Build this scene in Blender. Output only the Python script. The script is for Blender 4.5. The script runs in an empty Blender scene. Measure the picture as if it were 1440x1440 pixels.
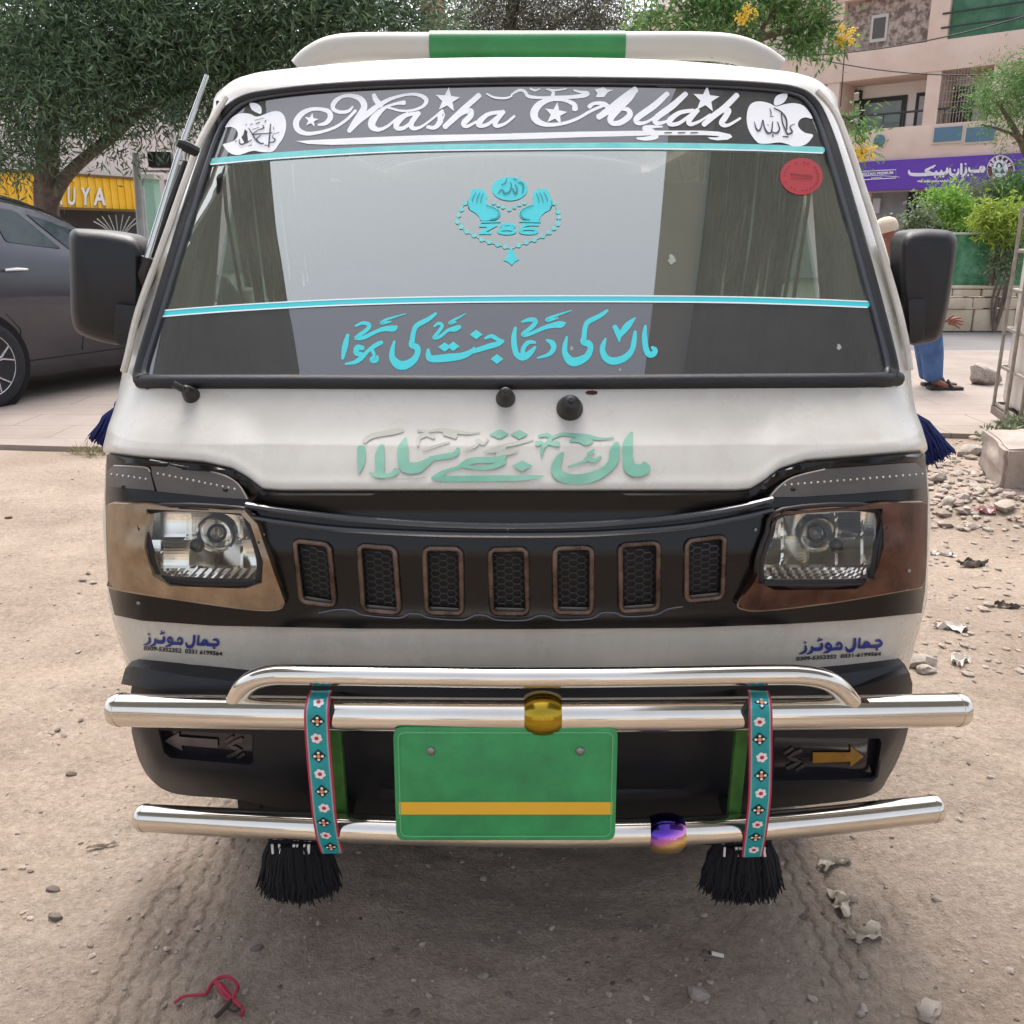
import bpy, bmesh, math, random
import numpy as np
from mathutils import Vector, Matrix
from mathutils.geometry import delaunay_2d_cdt
R = math.radians
S = bpy.context.scene
COL = S.collection

# ------------------------------------------------------------------ camera, sky, sun, exposure
CH, TILT, FPX = 1.33, R(16.3), 1300.0
cam_d = bpy.data.cameras.new("camera")
cam = bpy.data.objects.new("camera", cam_d)
COL.objects.link(cam)
cam.location = (0, 0, CH)
cam.rotation_euler = (R(90) - TILT, 0, 0)
cam_d.sensor_width = 36.0
cam_d.lens = 36.0 * FPX / 1440.0
cam_d.clip_start = 0.05
cam_d.clip_end = 600
S.camera = cam
SUN_EL, SUN_AZ = R(61), R(-6)          # azimuth measured from +Y (straight behind the van)
w = bpy.data.worlds.new("World"); S.world = w; w.use_nodes = True
nt = w.node_tree
sky = nt.nodes.new("ShaderNodeTexSky"); sky.sky_type = 'NISHITA'; sky.sun_disc = False
sky.sun_elevation = SUN_EL; sky.sun_rotation = SUN_AZ
sky.air_density = 1.0; sky.dust_density = 6.0; sky.ozone_density = 1.0; sky.altitude = 0
bg = nt.nodes["Background"]; bg.inputs[1].default_value = 0.15
hs = nt.nodes.new("ShaderNodeHueSaturation"); hs.inputs["Saturation"].default_value = .45      # hazy, whitened sky
nt.links.new(sky.outputs[0], hs.inputs["Color"]); nt.links.new(hs.outputs[0], bg.inputs[0])
sd = bpy.data.lights.new("sun", 'SUN'); sd.energy = 0.5; sd.angle = R(34); sd.color = (1, .95, .88)
sun = bpy.data.objects.new("sun", sd); COL.objects.link(sun)
sdir = Vector((math.sin(SUN_AZ) * math.cos(SUN_EL), math.cos(SUN_AZ) * math.cos(SUN_EL), math.sin(SUN_EL)))
sun.rotation_euler = sdir.to_track_quat('Z', 'Y').to_euler()
sun.location = sdir * 30
S.view_settings.view_transform = 'Standard'
S.view_settings.look = 'None'
S.view_settings.exposure = 1.4
S.view_settings.gamma = 1
S.render.engine = 'CYCLES'
S.cycles.max_bounces = 8; S.cycles.transparent_max_bounces = 12
S.cycles.use_denoising = True

# ------------------------------------------------------------------ helpers
ct, st = math.cos(TILT), math.sin(TILT)
def ray(px, py):
    x = (px - 720) / FPX; v = (720 - py) / FPX
    return x, ct + v * st, -st + v * ct
def at_y(px, py, Y):
    a, b, c = ray(px, py); k = Y / b
    return Vector((a * k, Y, CH + c * k))
def at_z(px, py, Z=0.0):
    a, b, c = ray(px, py); k = (Z - CH) / c
    return Vector((a * k, b * k, Z))
def lin(h):
    h = h.lstrip('#'); o = []
    for i in (0, 2, 4):
        c = int(h[i:i + 2], 16) / 255
        o.append(c / 12.92 if c <= .04045 else ((c + .055) / 1.055) ** 2.4)
    return (*o, 1)
_m = {}
def M(name, c1, c2=None, scale=6, rough=.5, metal=0., bump=0., bscale=60, coat=0., detail=6, spread=.12, spec=.5, rough2=None, mid=.5):
    if name in _m: return _m[name]
    m = bpy.data.materials.new(name); m.use_nodes = True; t = m.node_tree
    b = t.nodes["Principled BSDF"]
    b.inputs["Base Color"].default_value = lin(c1); b.inputs["Roughness"].default_value = rough
    b.inputs["Metallic"].default_value = metal; b.inputs["Specular IOR Level"].default_value = spec
    if coat: b.inputs["Coat Weight"].default_value = coat; b.inputs["Coat Roughness"].default_value = .06
    tc = t.nodes.new("ShaderNodeTexCoord")
    if c2:
        n = t.nodes.new("ShaderNodeTexNoise"); n.inputs["Scale"].default_value = scale; n.inputs["Detail"].default_value = detail
        n.inputs["Roughness"].default_value = .65
        t.links.new(tc.outputs["Object"], n.inputs["Vector"])
        r = t.nodes.new("ShaderNodeValToRGB"); r.color_ramp.elements[0].position = mid - spread; r.color_ramp.elements[1].position = mid + spread
        r.color_ramp.elements[0].color = lin(c1); r.color_ramp.elements[1].color = lin(c2)
        t.links.new(n.outputs["Fac"], r.inputs[0]); t.links.new(r.outputs[0], b.inputs["Base Color"])
        if rough2 is not None:
            mr = t.nodes.new("ShaderNodeMapRange"); mr.inputs[1].default_value = mid - spread; mr.inputs[2].default_value = mid + spread
            mr.inputs[3].default_value = rough; mr.inputs[4].default_value = rough2
            t.links.new(n.outputs["Fac"], mr.inputs[0]); t.links.new(mr.outputs[0], b.inputs["Roughness"])
    if bump:
        n2 = t.nodes.new("ShaderNodeTexNoise"); n2.inputs["Scale"].default_value = bscale; n2.inputs["Detail"].default_value = 5
        t.links.new(tc.outputs["Object"], n2.inputs["Vector"])
        bp = t.nodes.new("ShaderNodeBump"); bp.inputs["Strength"].default_value = bump; bp.inputs["Distance"].default_value = .01
        t.links.new(n2.outputs["Fac"], bp.inputs["Height"]); t.links.new(bp.outputs[0], b.inputs["Normal"])
    _m[name] = m
    return m
def glass_mat(name, tint, ior=1.6, rough=.01, refl=None):
    if name in _m: return _m[name]
    m = bpy.data.materials.new(name); m.use_nodes = True; t = m.node_tree
    out = t.nodes["Material Output"]; t.nodes.remove(t.nodes["Principled BSDF"])
    tr = t.nodes.new("ShaderNodeBsdfTransparent"); tr.inputs[0].default_value = tint
    gl = t.nodes.new("ShaderNodeBsdfGlossy"); gl.inputs["Roughness"].default_value = rough
    if refl: gl.inputs[0].default_value = (.98, 1, .91, 1)
    fr = t.nodes.new("ShaderNodeFresnel"); fr.inputs[0].default_value = ior
    mx = t.nodes.new("ShaderNodeMixShader")
    if refl is None: t.links.new(fr.outputs[0], mx.inputs[0])
    else: mx.inputs[0].default_value = refl       # mirror-tinted film
    t.links.new(tr.outputs[0], mx.inputs[1]); t.links.new(gl.outputs[0], mx.inputs[2])
    t.links.new(mx.outputs[0], out.inputs[0])
    _m[name] = m
    return m
def tag(o, label=None, cat=None, group=None, kind=None):
    if label: o["label"] = label
    if cat: o["category"] = cat
    if group: o["group"] = group
    if kind: o["kind"] = kind
    return o
def empty(name, loc=(0, 0, 0), rz=0):
    o = bpy.data.objects.new(name, None); COL.objects.link(o)
    o.location = loc; o.rotation_euler = (0, 0, rz); o.empty_display_size = .1
    return o
_WM = {}
def wm(o):
    if o.name in _WM: return _WM[o.name]
    if o.type == 'EMPTY': return Matrix.Translation(o.location) @ o.rotation_euler.to_matrix().to_4x4()
    return Matrix.Translation(o.location) if o.parent is None else Matrix.Identity(4)
def link(name, me, mats, parent=None):
    for m in (mats if isinstance(mats, (list, tuple)) else [mats]): me.materials.append(m)
    o = bpy.data.objects.new(name, me); COL.objects.link(o)
    if parent is not None:
        o.parent = parent; o.matrix_parent_inverse = wm(parent).inverted()
    return o
class MB:
    def __init__(s): s.v = []; s.f = []; s.m = []; s.cur = 0
    def add(s, vs, fs):
        n = len(s.v); s.v.extend([tuple(p) for p in vs])
        for f in fs: s.f.append(tuple(n + i for i in f)); s.m.append(s.cur)
        return s
    def box(s, c, d, rz=0, rx=0, ry=0):
        Rm = Matrix.Rotation(rz, 3, 'Z') @ Matrix.Rotation(ry, 3, 'Y') @ Matrix.Rotation(rx, 3, 'X')
        vs = [Vector(c) + Rm @ Vector((sx * d[0] / 2, sy * d[1] / 2, sz * d[2] / 2)) for sx in (-1, 1) for sy in (-1, 1) for sz in (-1, 1)]
        return s.add(vs, [(0, 1, 3, 2), (4, 6, 7, 5), (0, 4, 5, 1), (2, 3, 7, 6), (0, 2, 6, 4), (1, 5, 7, 3)])
    def tube(s, path, r, n=12, cap=True, flat=1.0, closed=False):
        P = [Vector(p) for p in path]; k = len(P); rs = r if isinstance(r, (list, tuple)) else [r] * k
        vs = []; prev = None
        for i in range(k):
            if closed: t = P[(i + 1) % k] - P[i - 1]
            else: t = P[min(i + 1, k - 1)] - P[max(i - 1, 0)]
            if t.length < 1e-9: t = Vector((0, 0, 1))
            t.normalize()
            if prev is None:
                a = Vector((0, 0, 1)) if abs(t.z) < .9 else Vector((0, 1, 0))
                u = (a - t * a.dot(t)).normalized()
            else: u = (prev - t * prev.dot(t)).normalized()
            prev = u; b = t.cross(u)
            for j in range(n):
                an = 2 * math.pi * j / n
                vs.append(P[i] + u * (math.cos(an) * rs[i]) + b * (math.sin(an) * rs[i] * flat))
        fs = []
        for i in range(k if closed else k - 1):
            i2 = (i + 1) % k
            for j in range(n):
                j2 = (j + 1) % n
                fs.append((i * n + j, i * n + j2, i2 * n + j2, i2 * n + j))
        if cap and not closed:
            fs.append(tuple(range(n - 1, -1, -1))); fs.append(tuple((k - 1) * n + j for j in range(n)))
        return s.add(vs, fs)
    def lathe(s, prof, c, axis='Z', n=20, scale=(1, 1, 1), rot=None, caps=True):
        vs = []; fs = []
        for (r, h) in prof:
            for j in range(n):
                a = 2 * math.pi * j / n; p = Vector((r * math.cos(a), r * math.sin(a), h))
                if axis == 'Y': p = Vector((p.x, p.z, p.y))
                if axis == 'X': p = Vector((p.z, p.y, p.x))
                p = Vector((p.x * scale[0], p.y * scale[1], p.z * scale[2]))
                if rot is not None: p = rot @ p
                vs.append(Vector(c) + p)
        k = len(prof)
        for i in range(k - 1):
            for j in range(n):
                j2 = (j + 1) % n; q = (i * n + j, i * n + j2, (i + 1) * n + j2, (i + 1) * n + j)
                fs.append(q if axis == 'Z' else q[::-1])
        if caps: fs.append(tuple(range(n - 1, -1, -1))); fs.append(tuple((k - 1) * n + j for j in range(n)))
        return s.add(vs, fs)
    def ball(s, c, r, n=14, sc=(1, 1, 1), rot=None):
        k = max(5, n // 2 + 1)
        return s.lathe([(r * math.sin(math.pi * i / k) + 1e-5, -r * math.cos(math.pi * i / k)) for i in range(k + 1)], c, 'Z', n, sc, rot)
    def prism(s, poly, fa, fb):
        n = len(poly); vs = [fa(p) for p in poly] + [fb(p) for p in poly]
        fs = [tuple(range(n)), tuple(range(2 * n - 1, n - 1, -1))] + [(i, n + i, n + (i + 1) % n, (i + 1) % n) for i in range(n)]
        return s.add(vs, fs)
    def build(s, name, mats, parent=None, smooth=False, bevel=0., angle=40, origin=None, segs=2):
        me = bpy.data.meshes.new(name)
        vs = s.v
        if origin is not None: vs = [(p[0] - origin[0], p[1] - origin[1], p[2] - origin[2]) for p in vs]
        me.from_pydata([tuple(p) for p in vs], [], s.f); 
        me.polygons.foreach_set("material_index", s.m)
        bm = bmesh.new(); bm.from_mesh(me)
        if bevel:
            es = [e for e in bm.edges if len(e.link_faces) == 2 and e.calc_face_angle(0) > R(25)]
            bmesh.ops.bevel(bm, geom=es, offset=bevel, segments=segs, profile=.6, affect='EDGES', clamp_overlap=True)
        bmesh.ops.recalc_face_normals(bm, faces=bm.faces[:])
        bm.to_mesh(me); bm.free()
        if smooth or bevel:
            me.polygons.foreach_set("use_smooth", [True] * len(me.polygons))
            me.set_sharp_from_angle(angle=R(angle))
        o = link(name, me, mats, parent)
        if origin is not None: o.location = origin
        return o
def spline(pts, k=6, closed=False):
    P = [np.array(p, float) for p in pts]; n = len(P); out = []
    for i in range(n if closed else n - 1):
        if closed: a, b, c, d = P[i - 1], P[i], P[(i + 1) % n], P[(i + 2) % n]
        else: a, b, c, d = P[max(i - 1, 0)], P[i], P[i + 1], P[min(i + 2, n - 1)]
        for j in range(k):
            t = j / k
            out.append(.5 * ((2 * b) + (-a + c) * t + (2 * a - 5 * b + 4 * c - d) * t * t + (-a + 3 * b - 3 * c + d) * t ** 3))
    if not closed: out.append(P[-1])
    return out
def inpoly(x, y, poly):
    c = False; n = len(poly); j = n - 1
    for i in range(n):
        xi, yi = poly[i][0], poly[i][1]; xj, yj = poly[j][0], poly[j][1]
        if (yi > y) != (yj > y) and x < (xj - xi) * (y - yi) / (yj - yi) + xi: c = not c
        j = i
    return c
def grow(poly, k):       # scale a polygon about its centre by k pixels
    cx = sum(p[0] for p in poly) / len(poly); cy = sum(p[1] for p in poly) / len(poly); o = []
    for p in poly:
        d = math.hypot(p[0] - cx, p[1] - cy) or 1
        o.append((cx + (p[0] - cx) * (1 + k / d), cy + (p[1] - cy) * (1 + k / d)))
    return o
def rounded(poly, r=6, n=4):
    o = []; k = len(poly)
    for i in range(k):
        a, b, c = np.array(poly[i - 1], float), np.array(poly[i], float), np.array(poly[(i + 1) % k], float)
        u = (a - b) / (np.linalg.norm(a - b) + 1e-9); v = (c - b) / (np.linalg.norm(c - b) + 1e-9)
        rr = min(r, np.linalg.norm(a - b) * .45, np.linalg.norm(c - b) * .45)
        p0, p1 = b + u * rr, b + v * rr
        for j in range(n + 1):
            t = j / n; o.append(tuple((1 - t) ** 2 * p0 + 2 * t * (1 - t) * b + t * t * p1))
    return o

# ------------------------------------------------------------------ the van's front surface: depth y as a function of (x, z)
PROF = [(.30, 1.51), (.5, 1.49), (.545, 1.485), (.70, 1.47), (.83, 1.465), (.93, 1.495), (1.0, 1.53), (1.087, 1.60), (1.614, 1.95), (1.66, 1.985), (1.8, 2.1)]
PZ, PY = np.array([p[0] for p in PROF]), np.array([p[1] for p in PROF])
def yc(z): return float(np.interp(z, PZ, PY))
EDGE = .165
SIL = [(122, 325, 1140), (150, 300, 1178), (215, 275, 1203), (345, 217, 1245), (435, 190, 1268), (485, 180, 1277), (522, 172, 1281), (577, 162, 1285),
       (640, 150, 1300), (700, 146, 1307), (780, 148, 1306), (850, 153, 1303), (870, 158, 1297), (940, 178, 1278), (1000, 185, 1275), (1130, 190, 1265)]
_hz, _hl, _hr = [], [], []
for (py, l, r) in SIL:
    y = 1.6
    for _ in range(60):
        a, b, c = ray(720, py); z = CH + c * y / b; y = .5 * y + .5 * (yc(z) + EDGE)
    k = y / ray(720, py)[1]
    _hz.append(z); _hl.append((l - 720) / FPX * k); _hr.append((r - 720) / FPX * k)
_o = np.argsort(_hz); _hz = np.array(_hz)[_o]; _hl = np.array(_hl)[_o]; _hr = np.array(_hr)[_o]
def edges(z): return float(np.interp(z, _hz, _hl)), float(np.interp(z, _hz, _hr))
def bow(u):
    a = abs(u); c = max(0., (a - .80) / .20)
    return .055 * u * u + .11 * c ** 2.2
def F(x, z):
    l, r = edges(z); u = (x - (l + r) / 2) / ((r - l) / 2)
    return yc(z) + bow(max(-1.15, min(1.15, u)))
def onF(px, py, off=0., G=F):
    a, b, c = ray(px, py); y = 1.6
    for _ in range(40):
        k = y / b; y = .45 * y + .55 * (G(a * k, CH + c * k) - off)
    k = y / b
    return Vector((a * k, y, CH + c * k))
def patch(name, outer, mat, parent, off=.003, thick=.006, holes=(), step=10, G=F, smooth=True, fn=None, back=None):
    """a panel lying on the front surface, cut to an outline, with real thickness"""
    def dens(poly):
        o = []
        for i in range(len(poly)):
            a, b = poly[i], poly[(i + 1) % len(poly)]
            n = max(1, int(math.hypot(b[0] - a[0], b[1] - a[1]) / step))
            for j in range(n): o.append((a[0] + (b[0] - a[0]) * j / n, a[1] + (b[1] - a[1]) * j / n))
        return o
    loops = [dens(outer)] + [dens(h) for h in holes]
    pts = []; ed = []
    for lp in loops:
        n = len(pts); pts += [Vector(p) for p in lp]
        ed += [(n + i, n + (i + 1) % len(lp)) for i in range(len(lp))]
    nb = len(pts)
    xs = [p[0] for p in outer]; ys = [p[1] for p in outer]
    y = min(ys) + step * .5
    while y < max(ys):
        x = min(xs) + step * .5
        while x < max(xs):
            if inpoly(x, y, outer) and not any(inpoly(x, y, h) for h in holes):
                if min((x - q.x) ** 2 + (y - q.y) ** 2 for q in pts[:nb]) > (step * .4) ** 2: pts.append(Vector((x, y)))
            x += step
        y += step
    V, E, Fc, *_ = delaunay_2d_cdt(pts, ed, [], 1, 1e-4)
    tris = []
    for f in Fc:
        cx = sum(V[i].x for i in f) / 3; cy = sum(V[i].y for i in f) / 3
        if not any(inpoly(cx, cy, h) for h in holes): tris.append(tuple(f))
    of = (lambda p: off + fn(p.x, p.y)) if fn else (lambda p: off)
    P = [onF(p.x, p.y, of(p), G) for p in V]
    mb = MB(); mb.add(P, tris)
    if thick:
        Q = [Vector((p.x, p.y + thick, p.z)) for p in P]
        cnt = {}
        for f in tris:
            for i in range(3):
                e = (f[i], f[(i + 1) % 3]); cnt[tuple(sorted(e))] = cnt.get(tuple(sorted(e)), 0) + 1
        b = [e for e, c in cnt.items() if c == 1]
        n = len(mb.v); mb.v += [tuple(q) for q in Q]
        for (i, j) in b: mb.f.append((i, j, n + j, n + i)); mb.m.append(0)
    o = mb.build(name, mat, parent, smooth=smooth, angle=35)
    return o
class Decal:
    """flat lettering: strokes and shapes in picture units, laid on a surface by put(px,py,k)"""
    def __init__(s, tf, put): s.tf = tf; s.put = put; s.mb = MB(); s.k = 0
    def stroke(s, pts, k=5, wmul=1.0, w=None):
        pts = [(p[0], p[1], (p[2] if len(p) > 2 else w) * wmul) for p in pts]
        q = spline(pts, k) if len(pts) > 2 else [np.array(p, float) for p in pts]
        L = []; Rr = []
        for i in range(len(q)):
            t = q[min(i + 1, len(q) - 1)][:2] - q[max(i - 1, 0)][:2]; t = t / (np.linalg.norm(t) + 1e-9); nn = np.array((-t[1], t[0])) * max(q[i][2], 1) * .5
            L.append(q[i][:2] + nn); Rr.append(q[i][:2] - nn)
        s.k += 1
        n = len(q); vs = [s.put(*s.tf(*p), s.k) for p in L] + [s.put(*s.tf(*p), s.k) for p in Rr]
        s.mb.add(vs, [(i, i + 1, n + i + 1, n + i) for i in range(n - 1)])
        for e, sg in ((0, -1), (n - 1, 1)):   # round ends
            c = q[e][:2]; wv = (L[e] - Rr[e]) * .5; tv = np.array((wv[1], -wv[0])) * sg
            if np.linalg.norm(wv) > 3:
                arc = [c + wv * math.cos(a) + tv * math.sin(a) * .7 for a in [math.pi * i / 6 for i in range(7)]]
                s.k += 1; s.mb.add([s.put(*s.tf(*p), s.k) for p in arc], [tuple(range(7))])
        return s
    def poly(s, pts, smooth=0):
        if smooth: pts = [tuple(p) for p in spline(pts, smooth, True)]
        V, E, Fc, *_ = delaunay_2d_cdt([Vector(p[:2]) for p in pts], [(i, (i + 1) % len(pts)) for i in range(len(pts))], [], 1, 1e-4)
        s.k += 1
        s.mb.add([s.put(*s.tf(p.x, p.y), s.k) for p in V], [tuple(f) for f in Fc]); return s
    def ell(s, cx, cy, rx, ry, n=20, a0=0.):
        return s.poly([(cx + rx * math.cos(a0 + 2 * math.pi * i / n), cy + ry * math.sin(a0 + 2 * math.pi * i / n)) for i in range(n)])
    def ring(s, cx, cy, rx, ry, wd, n=36):
        return s.stroke([(cx + rx * math.cos(2 * math.pi * i / n), cy + ry * math.sin(2 * math.pi * i / n), wd) for i in range(n + 1)], 1)
    def star(s, cx, cy, r, rot=0.):
        return s.poly([(cx + (r if i % 2 == 0 else r * .42) * math.sin(math.pi * i / 5 + rot), cy - (r if i % 2 == 0 else r * .42) * math.cos(math.pi * i / 5 + rot)) for i in range(10)])
    def dia(s, cx, cy, rx, ry): return s.poly([(cx - rx, cy), (cx, cy - ry), (cx + rx, cy), (cx, cy + ry)])
    def text(s, st_, p0, p1, h, shear=0., bold=.02):
        V, Fs = text_mesh(st_, bold); w_ = max(v[0] for v in V); x0 = min(v[0] for v in V); hh = max(v[1] for v in V)
        d = (p1[0] - p0[0], p1[1] - p0[1]); L = math.hypot(*d); up = (d[1] / L, -d[0] / L)
        s.k += 1; vs = []
        for (x, y) in V:
            a = (x - x0) / (w_ - x0); b = y / hh * h; a2 = a * L + shear * b
            vs.append(s.put(*s.tf(p0[0] + d[0] / L * a2 + up[0] * b, p0[1] + d[1] / L * a2 + up[1] * b), s.k))
        s.mb.add(vs, Fs); return s
    def build(s, name, mat, parent): return s.mb.build(name, mat, parent)
def text_mesh(st_, bold=.02):
    cu = bpy.data.curves.new("t", 'FONT'); cu.body = st_; cu.size = 1; cu.offset = bold; cu.resolution_u = 3
    o = bpy.data.objects.new("t", cu); COL.objects.link(o); bpy.context.view_layer.update()
    me = bpy.data.meshes.new_from_object(o.evaluated_get(bpy.context.evaluated_depsgraph_get()))
    V = [(v.co.x, v.co.y) for v in me.vertices]; Fs = [tuple(p.vertices) for p in me.polygons]
    bpy.data.objects.remove(o); bpy.data.curves.remove(cu); bpy.data.meshes.remove(me)
    return V, Fs
def vnoise(x, y, seed=0):
    xi, yi = np.floor(x).astype(int), np.floor(y).astype(int); fx, fy = x - xi, y - yi
    fx, fy = fx * fx * (3 - 2 * fx), fy * fy * (3 - 2 * fy)
    def h(a, b):
        n = (a * 374761393 + b * 668265263 + seed * 1442695041) & 0x7fffffff
        n = ((n ^ (n >> 13)) * 1274126177) & 0x7fffffff
        return ((n ^ (n >> 16)) & 0xffff) / 65535.
    return (h(xi, yi) * (1 - fx) + h(xi + 1, yi) * fx) * (1 - fy) + (h(xi, yi + 1) * (1 - fx) + h(xi + 1, yi + 1) * fx) * fy
# ------------------------------------------------------------------ ground, paving, road
rng = random.Random(7)
def ground_mat():
    m = bpy.data.materials.new("dry_dirt"); m.use_nodes = True; t = m.node_tree; b = t.nodes["Principled BSDF"]
    L = t.links.new; N = t.nodes.new
    g = N("ShaderNodeNewGeometry")
    def noise(sc, det=6, ro=.6):
        n = N("ShaderNodeTexNoise"); n.inputs["Scale"].default_value = sc; n.inputs["Detail"].default_value = det; n.inputs["Roughness"].default_value = ro
        L(g.outputs["Position"], n.inputs["Vector"]); return n.outputs["Fac"]
    def ramp(f, p0, c0, p1, c1):
        r = N("ShaderNodeValToRGB"); r.color_ramp.elements[0].position = p0; r.color_ramp.elements[1].position = p1
        r.color_ramp.elements[0].color = c0; r.color_ramp.elements[1].color = c1; L(f, r.inputs[0]); return r.outputs[0]
    def mix(f, a, c, ty='MIX'):
        x = N("ShaderNodeMix"); x.data_type = 'RGBA'; x.blend_type = ty
        if isinstance(f, float): x.inputs[0].default_value = f
        else: L(f, x.inputs[0])
        for s_, v in ((6, a), (7, c)):
            if isinstance(v, tuple): x.inputs[s_].default_value = v
            else: L(v, x.inputs[s_])
        return x.outputs[2]
    base = ramp(noise(1.3, 8), .38, lin('#9a8b7e'), .64, lin('#b0a193'))
    fine = ramp(noise(55, 8, .8), .38, (.72, .70, .67, 1), .64, (1.10, 1.10, 1.10, 1))
    c = mix(1.0, base, fine, 'MULTIPLY')
    damp = ramp(noise(.55, 4), .66, (0, 0, 0, 1), .74, (1, 1, 1, 1))
    c = mix(damp, c, lin('#76675b'))
    v = N("ShaderNodeTexVoronoi"); v.inputs["Scale"].default_value = 26; L(g.outputs["Position"], v.inputs["Vector"])
    peb = ramp(v.outputs["Distance"], .10, (1, 1, 1, 1), .16, (0, 0, 0, 1))
    v2 = N("ShaderNodeMath"); v2.operation = 'GREATER_THAN'; v2.inputs[1].default_value = .80
    sx = N("ShaderNodeSeparateColor"); L(v.outputs["Color"], sx.inputs[0]); L(sx.outputs[0], v2.inputs[0])
    mm = N("ShaderNodeMath"); mm.operation = 'MULTIPLY'; L(peb, mm.inputs[0]); L(v2.outputs[0], mm.inputs[1])
    pc = ramp(sx.outputs[1], .2, lin('#6b5f55'), .8, lin('#b5a99e'))
    c = mix(mm.outputs[0], c, pc)
    L(c, b.inputs["Base Color"]); b.inputs["Roughness"].default_value = .95; b.inputs["Specular IOR Level"].default_value = .15
    def math_(op, a, c_=None, d=None):
        x = N("ShaderNodeMath"); x.operation = op
        for i, v_ in enumerate((a, c_, d)):
            if v_ is None: continue
            if isinstance(v_, (int, float)): x.inputs[i].default_value = v_
            else: L(v_, x.inputs[i])
        return x.outputs[0]
    h = math_('ADD', math_('MULTIPLY', noise(30, 8, .7), .9), math_('MULTIPLY', noise(150, 4), .45))
    h = math_('ADD', h, math_('MULTIPLY', mm.outputs[0], .5))
    bp = N("ShaderNodeBump"); bp.inputs["Strength"].default_value = 1.0; bp.inputs["Distance"].default_value = .016
    L(h, bp.inputs["Height"]); L(bp.outputs[0], b.inputs["Normal"])
    return m
def build_ground():
    xn = np.concatenate([np.arange(-3.9, -.765, .025), np.arange(-.765, -.475, .004), np.arange(-.475, .575, .025), np.arange(.575, .915, .004), np.arange(.915, 3.9, .025)])
    xs = np.concatenate([-np.geomspace(400, 4, 24), xn, np.geomspace(4, 400, 24)])
    ys = np.concatenate([-np.geomspace(300, 1.0, 16), np.arange(.4, 1.2, .025), np.arange(1.2, 2.6, .008), np.arange(2.6, 6.1, .025), np.geomspace(6.2, 500, 26)])
    X, Y = np.meshgrid(xs, ys)
    fade = np.clip((6.0 - Y) / .8, 0, 1) * np.clip((3.9 - np.abs(X)) / .8, 0, 1) * np.clip((Y - .3) / .3, 0, 1)
    Z = (vnoise(X * 1.7, Y * 1.7, 1) - .5) * .05 + (vnoise(X * 5, Y * 5, 2) - .5) * .022 + (vnoise(X * 14, Y * 14, 3) - .5) * .010 + (vnoise(X * 30, Y * 30, 4) - .5) * .006
    Z -= .008 * np.exp(-((np.abs(X) - .66) / .09) ** 2)
    # tyre tread: zigzag grooves pressed along two tracks
    zg = np.abs((Y / .052) % 1 - .5) * .026; wobx = (vnoise(X * 0 + 3, Y * 1.3, 8) - .5) * .03
    for cx, hw in ((-.67, .075), (.65, .065), (.83, .07), (-.52, .03)):
        xx = X - cx + zg + wobx; ph = np.abs((xx / .036) % 1 - .5) * .036
        gr = np.clip(1 - ph / .0056, 0, 1) * (np.abs(X - cx) < hw) * np.clip((vnoise(X * 6, Y * 3.1, 9) - .38) / .22, 0, 1)
        Z -= .0062 * gr * (Y < 2.6)
        Z += .0012 * np.exp(-((np.abs(X - cx) - hw) / .012) ** 2) * (Y < 2.6)
    Z *= fade
    Z += .10 * np.clip((X - 2.2) / 1.0, 0, 1) * fade * np.clip((Y - 2.6) / 2, 0, 1)
    nx, ny = len(xs), len(ys)
    me = bpy.data.meshes.new("ground")
    V = np.stack([X, Y, Z], -1).reshape(-1, 3)
    i = np.arange(nx - 1)[None, :] + nx * np.arange(ny - 1)[:, None]; i = i.ravel()
    Q = np.stack([i, i + 1, i + nx + 1, i + nx], -1)
    me.vertices.add(len(V)); me.vertices.foreach_set("co", V.ravel())
    me.loops.add(Q.size); me.loops.foreach_set("vertex_index", Q.ravel())
    me.polygons.add(len(Q)); me.polygons.foreach_set("loop_start", np.arange(len(Q)) * 4); me.polygons.foreach_set("use_smooth", np.ones(len(Q), bool))
    me.update(); me.validate()
    o = link("ground", me, ground_mat()); tag(o, kind="structure")
    return o
build_ground()
def gz(x, y):
    f = min(max((6.0 - y) / .8, 0), 1) * min(max((3.9 - abs(x)) / .8, 0), 1)
    a = np.array([x]); c = np.array([y])
    z = (vnoise(a * 1.7, c * 1.7, 1) - .5) * .05 + (vnoise(a * 5, c * 5, 2) - .5) * .022 + (vnoise(a * 14, c * 14, 3) - .5) * .010 + (vnoise(a * 30, c * 30, 4) - .5) * .006
    z -= .008 * np.exp(-((abs(x) - .66) / .09) ** 2)
    return float(z[0]) * f + .10 * min(max(x - 2.2, 0), 1) * f * min(max((y - 2.6) / 2, 0), 1)
def ong(px, py):
    p = at_z(px, py, 0)
    for _ in range(3): p = at_z(px, py, gz(p.x, p.y))
    return p
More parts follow.
